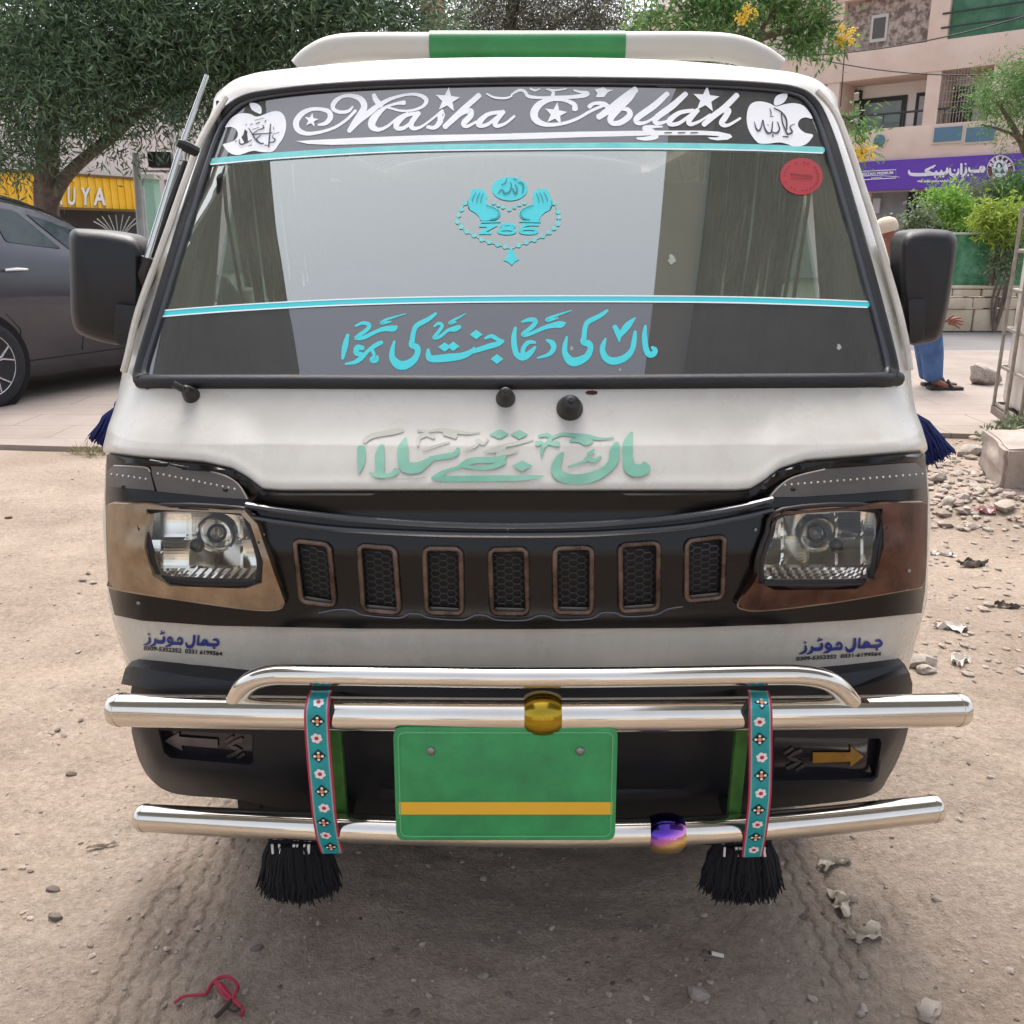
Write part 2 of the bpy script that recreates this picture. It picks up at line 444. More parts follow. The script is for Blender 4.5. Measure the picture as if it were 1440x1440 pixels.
def slab_mat(name, c1, c2, bw, bh, mortar, rot=0.):
    m = bpy.data.materials.new(name); m.use_nodes = True; t = m.node_tree; b = t.nodes["Principled BSDF"]
    g = t.nodes.new("ShaderNodeNewGeometry"); mp = t.nodes.new("ShaderNodeMapping"); mp.inputs["Rotation"].default_value = (0, 0, rot)
    n = t.nodes.new("ShaderNodeTexNoise"); n.inputs["Scale"].default_value = .9; n.inputs["Detail"].default_value = 9; n.inputs["Roughness"].default_value = .7
    vm = t.nodes.new("ShaderNodeVectorMath"); vm.operation = 'SCALE'; vm.inputs[3].default_value = .12
    va = t.nodes.new("ShaderNodeVectorMath"); va.operation = 'ADD'
    br = t.nodes.new("ShaderNodeTexBrick"); br.inputs["Scale"].default_value = 1; br.inputs["Brick Width"].default_value = bw; br.inputs["Row Height"].default_value = bh
    br.inputs["Mortar Size"].default_value = mortar; br.inputs["Mortar"].default_value = lin('#786d65')
    r = t.nodes.new("ShaderNodeValToRGB"); r.color_ramp.elements[0].position = .36; r.color_ramp.elements[1].position = .66
    r.color_ramp.elements[0].color = lin(c1); r.color_ramp.elements[1].color = lin(c2)
    L = t.links.new
    L(g.outputs["Position"], mp.inputs[0]); L(mp.outputs[0], n.inputs["Vector"]); L(n.outputs["Color"], vm.inputs[0]); L(mp.outputs[0], va.inputs[0]); L(vm.outputs[0], va.inputs[1])
    L(va.outputs[0], br.inputs["Vector"]); L(n.outputs["Fac"], r.inputs[0]); L(r.outputs[0], br.inputs["Color1"]); L(r.outputs[0], br.inputs["Color2"])
    L(br.outputs["Color"], b.inputs["Base Color"]); b.inputs["Roughness"].default_value = .9; b.inputs["Specular IOR Level"].default_value = .2
    n2 = t.nodes.new("ShaderNodeTexNoise"); n2.inputs["Scale"].default_value = 30; n2.inputs["Detail"].default_value = 6; L(g.outputs["Position"], n2.inputs["Vector"])
    bp = t.nodes.new("ShaderNodeBump"); bp.inputs["Strength"].default_value = .4; bp.inputs["Distance"].default_value = .01; L(n2.outputs["Fac"], bp.inputs["Height"]); L(bp.outputs[0], b.inputs["Normal"])
    return m
# paving: a thin slab whose broken front edge is what one sees beside the van
mb = MB(); top = []; n = 160
fx = [-40 + 80 * i / n for i in range(n + 1)]
fr_ = [6.02 + .05 * math.sin(x * 3.1) + .04 * math.sin(x * 11) + (.35 if x > 2.3 else 0) for x in fx]
vs = [(x, y, .035) for x, y in zip(fx, fr_)] + [(x, 11.6, .035) for x in fx] + [(x, y, -.05) for x, y in zip(fx, fr_)]
N1 = n + 1
mb.add(vs, [(i, i + 1, N1 + i + 1, N1 + i) for i in range(n)] + [(i, 2 * N1 + i, 2 * N1 + i + 1, i + 1) for i in range(n)])
tag(mb.build("pavement", slab_mat("worn_paving", '#8a7f77', '#9c9189', .9, .45, .006)), kind="structure")
mb = MB(); mb.add([(-60, 11.6, .012), (60, 11.6, .012), (60, 14.6, .012), (-60, 14.6, .012)], [(0, 1, 2, 3)])
tag(mb.build("road", slab_mat("road_asphalt", '#6f6d6c', '#7d7a79', 50, 50, 0)), kind="structure")
mb = MB(); mb.add([(-80, 14.6, .02), (80, 14.6, .02), (80, 60, .02), (-80, 60, .02)], [(0, 1, 2, 3)])
tag(mb.build("verge", slab_mat("verge_dust", '#857a71', '#968b82', 50, 50, 0)), kind="structure")
# ------------------------------------------------------------------ the van
def white_paint():
    m = bpy.data.materials.new("van_white_paint"); m.use_nodes = True; t = m.node_tree; b = t.nodes["Principled BSDF"]; L = t.links.new; N = t.nodes.new
    tc = N("ShaderNodeTexCoord"); mp = N("ShaderNodeMapping"); mp.inputs["Scale"].default_value = (30, 30, 1.6); L(tc.outputs["Object"], mp.inputs[0])
    def nz(v, sc, det): 
        n = N("ShaderNodeTexNoise"); n.inputs["Scale"].default_value = sc; n.inputs["Detail"].default_value = det; n.inputs["Roughness"].default_value = .7; L(v, n.inputs["Vector"]); return n.outputs["Fac"]
    def rp(f, a, ca, c, cc):
        r = N("ShaderNodeValToRGB"); r.color_ramp.elements[0].position = a; r.color_ramp.elements[1].position = c; r.color_ramp.elements[0].color = ca; r.color_ramp.elements[1].color = cc; L(f, r.inputs[0]); return r.outputs[0]
    def mul(a, c):
        x = N("ShaderNodeMix"); x.data_type = 'RGBA'; x.blend_type = 'MULTIPLY'; x.inputs[0].default_value = 1; L(a, x.inputs[6]); L(c, x.inputs[7]); return x.outputs[2]
    base = rp(nz(tc.outputs["Object"], 2.0, 6), .3, lin('#bebbb4'), .7, lin('#c6c3bc'))
    streak = rp(nz(mp.outputs[0], 1.0, 5), .34, (.95, .94, .92, 1), .56, (1, 1, 1, 1))
    fleck = rp(nz(tc.outputs["Object"], 70, 3), .20, (.6, .53, .47, 1), .25, (1, 1, 1, 1))
    sz = N("ShaderNodeSeparateXYZ"); L(tc.outputs["Object"], sz.inputs[0]); dust = rp(sz.outputs[2], .50, (.97, .93, .87, 1), .78, (1, 1, 1, 1))
    L(mul(mul(mul(base, streak), fleck), dust), b.inputs["Base Color"])
    L(rp(nz(tc.outputs["Object"], 9, 6), .35, (.22, .22, .22, 1), .7, (.42, .42, .42, 1)), b.inputs["Roughness"]); b.inputs["Coat Weight"].default_value = .35; b.inputs["Coat Roughness"].default_value = .12
    n2 = nz(tc.outputs["Object"], 5, 2); bp = N("ShaderNodeBump"); bp.inputs["Strength"].default_value = .12; bp.inputs["Distance"].default_value = .02; L(n2, bp.inputs["Height"]); L(bp.outputs[0], b.inputs["Normal"]); L(bp.outputs[0], b.inputs["Coat Normal"])
    return m
WHITE = white_paint()
BLACKP = M("black_gloss_paint", '#0b0a0b', '#110f0f', scale=5, rough=.2, spec=.35)
BLACKM = M("black_rubber", '#131418', '#1b1c20', scale=12, rough=.55, bump=.1, bscale=90)
BUMPM = M("faded_black_plastic", '#141519', '#1c1d22', scale=4, rough=.38, rough2=.55, spread=.2, spec=.35)
CHROME = M("chrome", '#e2ddd4', '#d6cec2', scale=5, rough=.07, rough2=.16, metal=1, spread=.2)
BRONZE = M("rusted_bronze", '#463a35', '#75645a', scale=22, rough=.22, rough2=.42, metal=.85, spread=.14, bump=.06)
RUST = M("rust_spotted_bezel", '#6f5a49', '#b3a087', scale=18, rough=.28, rough2=.5, metal=.85, spread=.30, bump=.08)
RUSTD = M("dark_rusted_bezel", '#432d27', '#6a4d41', scale=18, rough=.3, rough2=.5, metal=.8, spread=.16, bump=.08)
GREYPL = M("grey_brow_plastic", '#4b4642', '#57504b', scale=9, rough=.42, bump=.05)
TEAL = M("turquoise_vinyl", '#45cdd6', rough=.45)
TEALP = M("pale_turquoise_vinyl", '#7fd3d2', '#6cc5c8', scale=20, rough=.45)
VWHITE = M("white_vinyl", '#f0f1f4', rough=.4)
def film_mat():
    m = bpy.data.materials.new("dark_window_film"); m.use_nodes = True; t = m.node_tree; b = t.nodes["Principled BSDF"]; b.inputs["Base Color"].default_value = lin('#1b1b1e'); b.inputs["Roughness"].default_value = .5
    gl = t.nodes.new("ShaderNodeBsdfGlossy"); gl.inputs["Roughness"].default_value = .015; mx = t.nodes.new("ShaderNodeMixShader"); mx.inputs[0].default_value = .20
    t.links.new(b.outputs[0], mx.inputs[1]); t.links.new(gl.outputs[0], mx.inputs[2]); t.links.new(mx.outputs[0], t.nodes["Material Output"].inputs[0]); return m
FILM = film_mat()
REDST = M("red_sticker", '#a8333a', rough=.5)
DARKINK = M("dark_print", '#3a3a44', rough=.6)
VX = .012
van = empty("minibus", (VX, 3.1, 0))
tag(van, "white minibus with turquoise lettering and a chrome bull bar, facing the camera", "minibus")
SEAL = [(192, 543), (189, 530), (215, 440), (247, 330), (275, 240), (297, 178), (312, 155), (335, 137), (370, 128), (450, 119), (560, 113), (720, 109), (880, 110), (1000, 113),
        (1085, 118), (1125, 124), (1148, 138), (1168, 178), (1205, 300), (1240, 430), (1262, 520), (1261, 538), (1252, 543), (1000, 545), (720, 547), (400, 546), (205, 546)]
SEALC = [(725 + (x - 725) * .984, (332 + (y - 332) * .958) if y > 332 else y + 4 * (332 - y) / 220) for x, y in SEAL]
def seal_r(y, a, b): return a if y > 200 else b + (a - b) * max(0, (y - 130) / 70)
GLASSP = [(725 + (x - 725) * .972, (332 + (y - 332) * .93) if y > 332 else y + 8 * (332 - y) / 220) for x, y in SEAL]
BON = [(140, 637), (200, 645), (240, 648), (290, 652), (330, 661), (352, 674), (372, 690), (400, 692), (720, 692), (1030, 692), (1052, 690), (1072, 678), (1092, 662), (1130, 650), (1190, 645), (1250, 640), (1312, 635)]
BX, BY = [p[0] for p in BON], [p[1] for p in BON]
LAMP_L = [(212, 720), (330, 722), (346, 736), (362, 785), (360, 812), (350, 817), (237, 813), (223, 804), (214, 770)]
LAMP_R = [(1229, 719), (1105, 724), (1086, 754), (1073, 790), (1074, 814), (1081, 818), (1209, 817), (1222, 809), (1229, 770)]
def proj_px(p):
    v = Vector((p[0], p[1], p[2] - CH)); f = v.y * ct - v.z * st; u = v.y * st + v.z * ct
    return 720 + FPX * v.x / f, 720 - FPX * u / f
def sst(t):
    t = min(max(t, 0), 1); return t * t * (3 - 2 * t)
def lip(d):       # rolled lower edge of the white front panel, d picture units above the edge
    return .020 * sst((d + 3) / 13) * (1 - sst((d - 14) / 85)) + .003 * math.exp(-((d - 16) / 9) ** 2)
def build_body():
    us = np.concatenate([np.linspace(-1, -.78, 34), np.linspace(-.78, .78, 250)[1:-1], np.linspace(.78, 1, 34)])
    zs = np.concatenate([np.linspace(.50, .86, 30), np.linspace(.865, 1.01, 84), np.linspace(1.015, 1.62, 64)])
    rows = [(yc(z), z, 0) for z in zs] + [(1.975, 1.645, .008), (2.005, 1.665, .016), (2.045, 1.682, .028), (2.10, 1.696, .04), (2.2, 1.712, .055), (2.4, 1.728, .065), (2.8, 1.742, .07), (4.0, 1.745, .07), (4.75, 1.735, .07)]
    V = []; info = []
    for (y0, z0, cr) in rows:
        l, r = edges(min(z0, 1.60)); xm, hw = (l + r) / 2, (r - l) / 2
        if y0 > 2.5: hw = max(hw, .62)
        for u in us:
            a = abs(u); x = xm + u * hw; y = y0 + (bow(u) if y0 < 2.3 else 0); z = z0 - cr * a ** 3 - (cr * .6 * max(0, (a - .85) / .15) ** 2)
            if cr == 0 and z > .84:
                px, py = proj_px((x, y, z)); d = float(np.interp(px, BX, BY)) - py
                if d > -30: y -= lip(d)
            V.append((x, y, z))
    nu = len(us); mb = MB(); Fs = []
    for i in range(len(rows) - 1):
        for j in range(nu - 1):
            q = [V[i * nu + j], V[i * nu + j + 1], V[(i + 1) * nu + j + 1], V[(i + 1) * nu + j]]
            c = [sum(p[k] for p in q) / 4 for k in range(3)]
            if c[1] < 2.35:
                px, py = proj_px(c)
                if inpoly(px, py, SEALC) or inpoly(px, py, LAMP_L) or inpoly(px, py, LAMP_R): continue
            Fs.append((i * nu + j, i * nu + j + 1, (i + 1) * nu + j + 1, (i + 1) * nu + j))
    mb.add(V, Fs)
    # sides, floor and tail
    for sgn, j in ((-1, 0), (1, nu - 1)):
        A = [Vector(V[i * nu + j]) for i in range(len(rows)) if rows[i][0] < 2.3]
        cols = []
        for p in A:
            xo = .715 if p.z < 1.05 else .715 - (p.z - 1.05) * .165
            c = [p, Vector((p.x * .75 + sgn * xo * .25 + VX * .25, p.y + .12, p.z)), Vector((VX + sgn * xo, min(p.y + .35, 2.13), p.z))] + [Vector((VX + sgn * xo, y_, p.z)) for y_ in (2.16, 2.89, 3.06, 3.74, 3.91, 4.44, 4.55)] + [ Vector((VX + sgn * (xo - .06), 4.72, p.z)), Vector((VX + sgn * .2, 4.78, p.z))]
            cols.append(c)
        vs = [q for c in cols for q in c]; k = len(cols[0])
        mb.add(vs, [(i * k + a, i * k + a + 1, (i + 1) * k + a + 1, (i + 1) * k + a) for i in range(len(cols) - 1) for a in range(k - 1) if not (a in (3, 5, 7) and 1.13 < A[i].z < 1.535)])
    mb.add([(VX - .2, 4.78, .5), (VX + .2, 4.78, .5), (VX + .2, 4.78, 1.69), (VX - .2, 4.78, 1.69)], [(0, 1, 2, 3)])
    mb.add([(VX - .64, 4.73, 1.50), (VX + .64, 4.73, 1.50), (VX + .6, 4.76, 1.745), (VX - .6, 4.76, 1.745)], [(0, 1, 2, 3)])
    mb.add([(VX - .68, 1.62, .5), (VX + .68, 1.62, .5), (VX + .68, 4.75, .5), (VX - .68, 4.75, .5)], [(0, 1, 2, 3)])
    return mb.build("body", WHITE, van, smooth=True, angle=38)
body = build_body()
# windscreen
GL = glass_mat("windscreen_glass", (.84, .92, .88, 1), refl=.45)
wind = patch("windscreen", SEALC, GL, van, off=0, thick=0, step=24)
mb = MB(); Q_ = spline(SEALC, 4, True); mb.tube([onF(x, y, .004) for x, y in Q_], [seal_r(y, .0125, .0085) for x, y in Q_], 12, closed=True)
mb.build("rubber_seal", BLACKM, wind, smooth=True)
mb = MB(); Q_ = spline(GLASSP, 4, True); mb.tube([onF(x, y, .004) for x, y in Q_], [seal_r(y, .0058, .003) for x, y in Q_], 8, closed=True)
mb.build("seal_lip", M("grey_rubber_lip", '#43444b', rough=.4), wind, smooth=True)
put_g = lambda px, py, k=0: onF(px, py, .0017 + .00001 * k)
# dark film bands behind the glass, top and bottom
patch("film_band", [(278, 232), (315, 158), (350, 136), (450, 122), (720, 111), (1000, 115), (1100, 122), (1145, 142), (1168, 214), (1000, 206), (720, 206), (500, 214)], FILM, wind, off=.0009, thick=0, step=12)
patch("film_band", [(212, 445), (300, 438), (500, 428), (720, 422), (1000, 421), (1236, 430), (1255, 545), (720, 548), (195, 546)], FILM, wind, off=.0009, thick=0, step=12)
idt = lambda x, y: (x, y)
def strip(rows, parent=wind):
    d = Decal(idt, put_g)
    for (pts, w_) in rows: d.stroke([(x, y, w_) for x, y in pts], 6)
    return d
for pts in ([(296, 227), (400, 218), (560, 209), (720, 206), (900, 205), (1050, 207), (1157, 211)], [(226, 441), (330, 433), (480, 425), (640, 421), (820, 420), (1000, 421), (1120, 424), (1220, 428)]):
    strip([(pts, 9)]).build("pinstripe", TEAL if pts[0][0] == 226 else TEALP, wind)
    e = Decal(idt, lambda px, py, k=0: onF(px, py, .0030 + .00001 * k))
    e.stroke([(x, y + 4.2, 1.8) for x, y in pts], 6)
    if pts[0][0] == 226: e.stroke([(x, y - 4.2, 1.5) for x, y in pts], 6)
    e.build("pinstripe_edge", VWHITE, wind)
# "Masha Allah" in white script
t5 = lambda x, y: (400 + x / 4.5, 110 + y / 4.5)
t6 = lambda x, y: (720 + x / 4.235, 110 + y / 4.235)
d = Decal(t5, put_g)
d.stroke([(215, 295, 14), (260, 285, 26), (290, 250, 34), (280, 212, 30), (225, 195, 22), (165, 198, 24), (110, 225, 34), (75, 275, 38), (85, 325, 34), (140, 350, 26), (220, 342, 20), (310, 315, 18), (390, 265, 18), (450, 205, 20)])
d.stroke([(432, 180, 12), (405, 208, 20), (350, 214, 22), (308, 192, 26), (318, 150, 30), (370, 115, 22), (430, 112, 26), (485, 135, 38), (505, 180, 40), (480, 230, 40), (440, 285, 34), (410, 335, 28)])
d.stroke([(410, 335, 26), (470, 270, 36), (540, 215, 38), (600, 170, 30), (680, 128, 22), (780, 103, 16), (850, 106, 22), (897, 135, 28), (880, 175, 20), (815, 202, 16), (740, 206, 14), (680, 192, 14), (640, 182, 12)])
d.stroke([(566, 105, 26), (580, 140, 34), (612, 172, 34)])
d.stroke([(758, 155, 30), (710, 160, 18), (650, 180, 18), (600, 215, 34), (560, 265, 48), (555, 305, 44), (595, 325, 26), (650, 305, 18), (720, 250, 16), (780, 220, 14)])
d.stroke([(835, 222, 24), (770, 235, 26), (715, 280, 38), (712, 315, 30), (760, 312, 24), (820, 262, 18), (850, 225, 16)])
d.stroke([(850, 220, 30), (805, 280, 34), (810, 315, 28), (860, 310, 18), (930, 262, 14), (1000, 205, 18)])
d.stroke([(1000, 205, 18), (985, 235, 30), (985, 275, 36), (950, 312, 26), (905, 308, 22)])
d.stroke([(1000, 208, 10), (1010, 240, 10), (975, 300, 16)])
d.stroke([(1232, 108, 34), (1150, 180, 36), (1080, 245, 36), (1015, 308, 34)])
d.stroke([(1060, 280, 16), (1120, 225, 24), (1175, 205, 34), (1175, 240, 38), (1135, 285, 36), (1155, 305, 22), (1215, 275, 16)])
d.stroke([(1365, 215, 24), (1290, 228, 26), (1235, 275, 38), (1235, 300, 28), (1290, 290, 22), (1370, 222, 16)])
d.stroke([(1385, 212, 30), (1335, 275, 34), (1345, 302, 26), (1400, 285, 18), (1455, 240, 16)])
d.star(1032, 138, 82, .1); d.star(170, 266, 46, .15)
d.poly([(72, 398), (200, 390), (500, 375), (900, 360), (1440, 350), (1440, 388), (1000, 400), (600, 414), (300, 422), (150, 416)])
d.stroke([(1280, 98, 10), (1330, 122, 14), (1400, 126, 14), (1440, 112, 10)])
d.build("script_lettering", VWHITE, wind)
d = Decal(t6, put_g)
d.poly([(-2, 328), (400, 318), (800, 312), (1130, 312), (1230, 318), (1300, 334), (1312, 350), (1285, 366), (1220, 370), (1180, 362), (1165, 352), (1220, 352), (1238, 345), (1150, 339), (850, 340), (400, 352), (-2, 366)])
d.stroke([(895, 288, 10), (820, 290, 22), (785, 298, 24), (830, 318, 36), (860, 345, 30), (800, 360, 24), (745, 358, 12)])
d.stroke([(-5, 100, 10), (40, 72, 18), (75, 78, 18), (100, 108, 20), (180, 116, 16), (260, 114, 20), (350, 112, 22), (430, 102, 26), (450, 88, 22), (410, 82, 16), (370, 72, 12)])
d.stroke([(240, 110, 22), (245, 80, 18), (215, 66, 10)]); d.stroke([(205, 66, 8), (260, 72, 12), (325, 62, 8)]); d.stroke([(110, 62, 12), (135, 72, 14), (165, 64, 8)])
d.poly([(492, 66), (545, 54), (565, 66), (605, 70), (570, 84), (548, 112), (500, 114), (510, 90)])
d.stroke([(375, 185, 34), (368, 155, 28), (310, 130, 20), (230, 128, 24), (165, 155, 40), (132, 205, 46), (145, 250, 40), (205, 276, 26), (300, 270, 20), (390, 240, 18), (470, 195, 18), (550, 160, 18)])
d.stroke([(460, 170, 26), (490, 150, 20), (545, 152, 26), (575, 175, 30)])
d.stroke([(735, 68, 40), (665, 120, 44), (590, 180, 44), (515, 232, 34)])
d.stroke([(735, 68, 30), (700, 115, 40), (630, 185, 44), (588, 238, 40), (600, 268, 30), (650, 262, 34), (700, 222, 36), (690, 188, 28), (645, 182, 18)])
d.stroke([(925, 92, 30), (845, 165, 38), (745, 238, 36), (755, 268, 26), (815, 255, 16), (900, 190, 12)])
d.stroke([(1035, 92, 30), (955, 165, 38), (858, 238, 36), (865, 268, 26), (925, 255, 16), (985, 215, 12)])
d.stroke([(1080, 192, 22), (1000, 205, 26), (940, 250, 34), (945, 274, 26), (1000, 265, 22), (1085, 200, 16)])
d.stroke([(1105, 190, 28), (1055, 250, 32), (1065, 274, 24), (1120, 255, 16), (1180, 215, 12)])
d.stroke([(1340, 100, 32), (1265, 175, 36), (1200, 225, 36), (1142, 276, 30)])
d.stroke([(1180, 245, 14), (1245, 198, 24), (1290, 190, 32), (1270, 232, 36), (1248, 268, 32), (1285, 280, 20), (1360, 238, 14)])
d.star(260, 212, 70, .15); d.star(1155, 126, 82, .1)
d.build("script_lettering", VWHITE, wind)
d = Decal(t6, lambda px, py, k=0: onF(px, py, .0034 + .00001 * k))
for a in (910, 990, 1065): d.stroke([(a, 325, 7), (a + 40, 324, 7)])
d.build("lettering_dash", DARKINK, wind)
# fruit emblems with Arabic script
ta = lambda x, y: (300 + x / 12, 130 + y / 12)
d = Decal(ta, put_g)
d.poly([(200, 590), (250, 500), (330, 410), (430, 360), (540, 350), (640, 370), (700, 400), (760, 405), (860, 370), (980, 325), (1080, 315), (1160, 350), (1210, 430), (1230, 540), (1215, 660), (1170, 780), (1100, 880), (1040, 970), (970, 1005), (880, 1010), (780, 1000), (700, 985), (620, 995), (520, 1030), (420, 1055), (330, 1045), (250, 1000), (190, 930), (160, 875), (260, 850), (340, 820), (400, 760), (415, 690), (390, 630), (340, 595), (270, 580)], 3)
d.poly([(615, 180), (700, 178), (770, 210), (810, 260), (805, 360), (720, 335), (650, 290), (620, 230)], 3)
o = d.build("fruit_emblem", VWHITE, wind)
put_g2 = lambda px, py, k=0: onF(px, py, .0034 + .00001 * k)
d = Decal(ta, put_g2)
for s_ in ([(595, 600, 20), (650, 690, 34), (720, 800, 40), (790, 855, 40), (845, 860, 36)], [(650, 800, 22), (560, 845, 34), (480, 875, 40), (440, 850, 34), (440, 790, 20)], [(965, 530, 24), (955, 650, 34), (945, 780, 36), (935, 890, 40), (930, 925, 20)],
           [(830, 545, 20), (850, 590, 34), (800, 620, 30), (760, 630, 20), (690, 680, 26), (660, 710, 30), (740, 700, 34), (850, 695, 30), (990, 680, 24)], [(800, 720, 20), (730, 780, 30), (760, 830, 34)], [(1110, 675, 16), (1010, 700, 14)],
           [(1010, 710, 14), (1000, 760, 22), (1040, 790, 34), (1020, 830, 30), (950, 845, 26)], [(660, 625, 16), (770, 590, 14)], [(700, 470, 14), (850, 430, 14)], [(865, 500, 26), (890, 465, 20)], [(720, 530, 26), (780, 500, 24)], [(620, 550, 20), (665, 525, 16)], [(545, 545, 24), (560, 540, 20)], [(1010, 580, 14), (1020, 620, 24)], [(370, 820, 30), (395, 820, 20)], [(640, 885, 26), (590, 910, 10)], [(870, 890, 30), (915, 895, 20)]):
    d.stroke(s_, wmul=.62)
d.build("emblem_script", DARKINK, wind)
tb = lambda x, y: (1040 + x / 8, 110 + y / 8)
d = Decal(tb, put_g)
d.poly([(820, 455), (790, 390), (720, 310), (620, 280), (520, 290), (440, 312), (400, 315), (330, 280), (230, 260), (150, 275), (100, 330), (80, 440), (95, 560), (140, 650), (190, 710), (230, 735), (330, 735), (450, 722), (550, 745), (600, 765), (680, 765), (750, 740), (800, 690), (825, 635), (740, 615), (680, 570), (655, 520), (680, 465), (740, 440)], 3)
d.poly([(390, 298), (395, 230), (440, 185), (530, 172), (535, 215), (500, 270), (440, 303)], 3)
d.build("fruit_emblem", VWHITE, wind)
d = Decal(tb, put_g2)
for s_ in ([(168, 490, 8), (185, 560, 16), (215, 590, 22), (242, 555, 14), (262, 468, 12), (280, 550, 16), (318, 615, 22), (358, 600, 16), (372, 490, 12)], [(360, 600, 12), (415, 618, 22), (450, 570, 16), (428, 490, 12)], [(470, 395, 14), (488, 510, 16), (540, 632, 18)],
           [(388, 335, 14), (470, 380, 16), (525, 460, 20), (530, 575, 16)], [(540, 632, 18), (592, 605, 20), (568, 545, 12), (620, 515, 8)], [(340, 340, 8), (355, 385, 12), (350, 420, 8)], [(345, 430, 8), (380, 430, 8)], [(490, 655, 14), (545, 660, 16)], [(375, 630, 14), (375, 655, 16)], [(315, 520, 8), (325, 530, 10)]):
    d.stroke(s_)
d.build("emblem_script", DARKINK, wind)
# round red sticker with worn print
d = Decal(idt, put_g); d.ell(1127, 248, 30, 26, 32, .2); d.build("round_sticker", REDST, wind)
d = Decal(idt, put_g2); r_ = random.Random(3)
for i in range(26):
    a = i * 2 * math.pi / 26
    if r_.random() < .7: d.stroke([(1127 + 24 * math.cos(a), 248 + 20 * math.sin(a), 2.4), (1127 + 24 * math.cos(a + .1), 248 + 20 * math.sin(a + .1), 1.6)])
for i in range(9): d.stroke([(1112 + i * 3.6, 243 + i * .4 + r_.uniform(-1, 1), 1.8), (1113.5 + i * 3.6, 246 + i * .4, 2.2)])
for i in range(8): d.stroke([(1113 + i * 3.6, 251, .9), (1115.5 + i * 3.6, 251.2, .9)])
d.build("sticker_print", M("faded_red_print", '#5e1d26', rough=.6), wind)
# praying hands, beads and 786
th = lambda x, y: (630 + x / 8.47, 210 + y / 8.47)
d = Decal(th, put_g)
hand = [(262, 556), (285, 480), (305, 465), (335, 478), (365, 468), (400, 475), (440, 500), (466, 545), (458, 600), (470, 645), (540, 680), (600, 712), (630, 760), (608, 812), (560, 836), (500, 845), (395, 850), (372, 805), (320, 752), (262, 722), (236, 665), (242, 605)]
d.poly(hand, 2); d.poly([(395, 856), (625, 850), (628, 870), (392, 876)]); hand_l = d.build("praying_hand", TEAL, wind)
d = Decal(th, put_g); d.poly([(1474 - x, y) for x, y in hand], 2); d.poly([(850, 846), (1105, 850), (1105, 872), (845, 868)]); hand_r = d.build("praying_hand", TEAL, wind)
d = Decal(th, put_g); d.ell(735, 470, 214, 142, 30, .1); disc_d = d.build("round_emblem", TEAL, wind)
d = Decal(th, put_g); d.poly([(750, 1175), (790, 1230), (812, 1290), (850, 1310), (800, 1338), (760, 1382), (710, 1340), (658, 1320), (698, 1290), (712, 1230)]); d.build("bead_pendant", TEAL, wind)
d = Decal(th, put_g)
d.poly([(365, 890), (585, 890), (590, 910), (450, 985), (520, 985), (510, 1012), (370, 1012), (365, 985), (470, 925), (370, 925)])
d.ring(700, 975, 100, 26, 34, 20); d.ring(712, 912, 78, 20, 32, 20); d.ring(960, 972, 104, 28, 34, 20); d.stroke([(870, 960, 34), (890, 915, 36), (970, 895, 30), (1075, 898, 26)])
d.build("number_lettering", TEAL, wind)
DEEPT = M("deep_turquoise_print", '#1b7f8a', rough=.5)
for fx in (0, 1):
    d = Decal(th, put_g2)
    g = (lambda x: 1474 - x) if fx else (lambda x: x)
    for s_ in ([(332, 515), (300, 570), (288, 622)], [(380, 518), (350, 575), (342, 632)], [(420, 525), (396, 580), (390, 634)], [(455, 665), (540, 695), (600, 735), (606, 780), (570, 820), (500, 832)], [(238, 610), (236, 660), (258, 705)]):
        d.stroke([(g(x), y, 9) for x, y in s_])
    d.build("finger_lines", DEEPT, wind)
d = Decal(th, put_g2)
for s_ in ([(600, 520, 12), (640, 478, 18), (680, 525, 22), (735, 500, 18), (755, 430, 14), (740, 390, 10)], [(770, 470, 16), (800, 525, 24), (825, 480, 16), (800, 420, 14)], [(835, 400, 12), (870, 395, 20), (900, 440, 18), (885, 520, 12)], [(780, 350, 12), (820, 365, 14)], [(640, 420, 14), (680, 400, 12), (700, 350, 10)]):
    d.stroke(s_)
d.build("emblem_script", DEEPT, wind)
d = Decal(th, put_g)
ch = [(200, 640), (160, 715), (125, 785), (115, 865), (155, 925), (225, 980), (310, 1025), (400, 1075), (490, 1105), (590, 1135), (680, 1160), (755, 1180), (840, 1145), (935, 1110), (1030, 1080), (1130, 1035), (1210, 990), (1265, 940), (1310, 890), (1320, 810), (1310, 745), (1265, 640)]
d.stroke([(x, y, 11) for x, y in ch], 4)
for i, (x, y) in enumerate(ch):
    if i != 11: d.ell(x, y, 30, 26, 12)
for x, y in ((545, 640), (600, 665), (655, 690), (790, 690), (850, 660), (910, 640), (730, 720)): d.ell(x, y, 26, 20, 8)
d.build("bead_chain_decal", TEALP, wind)
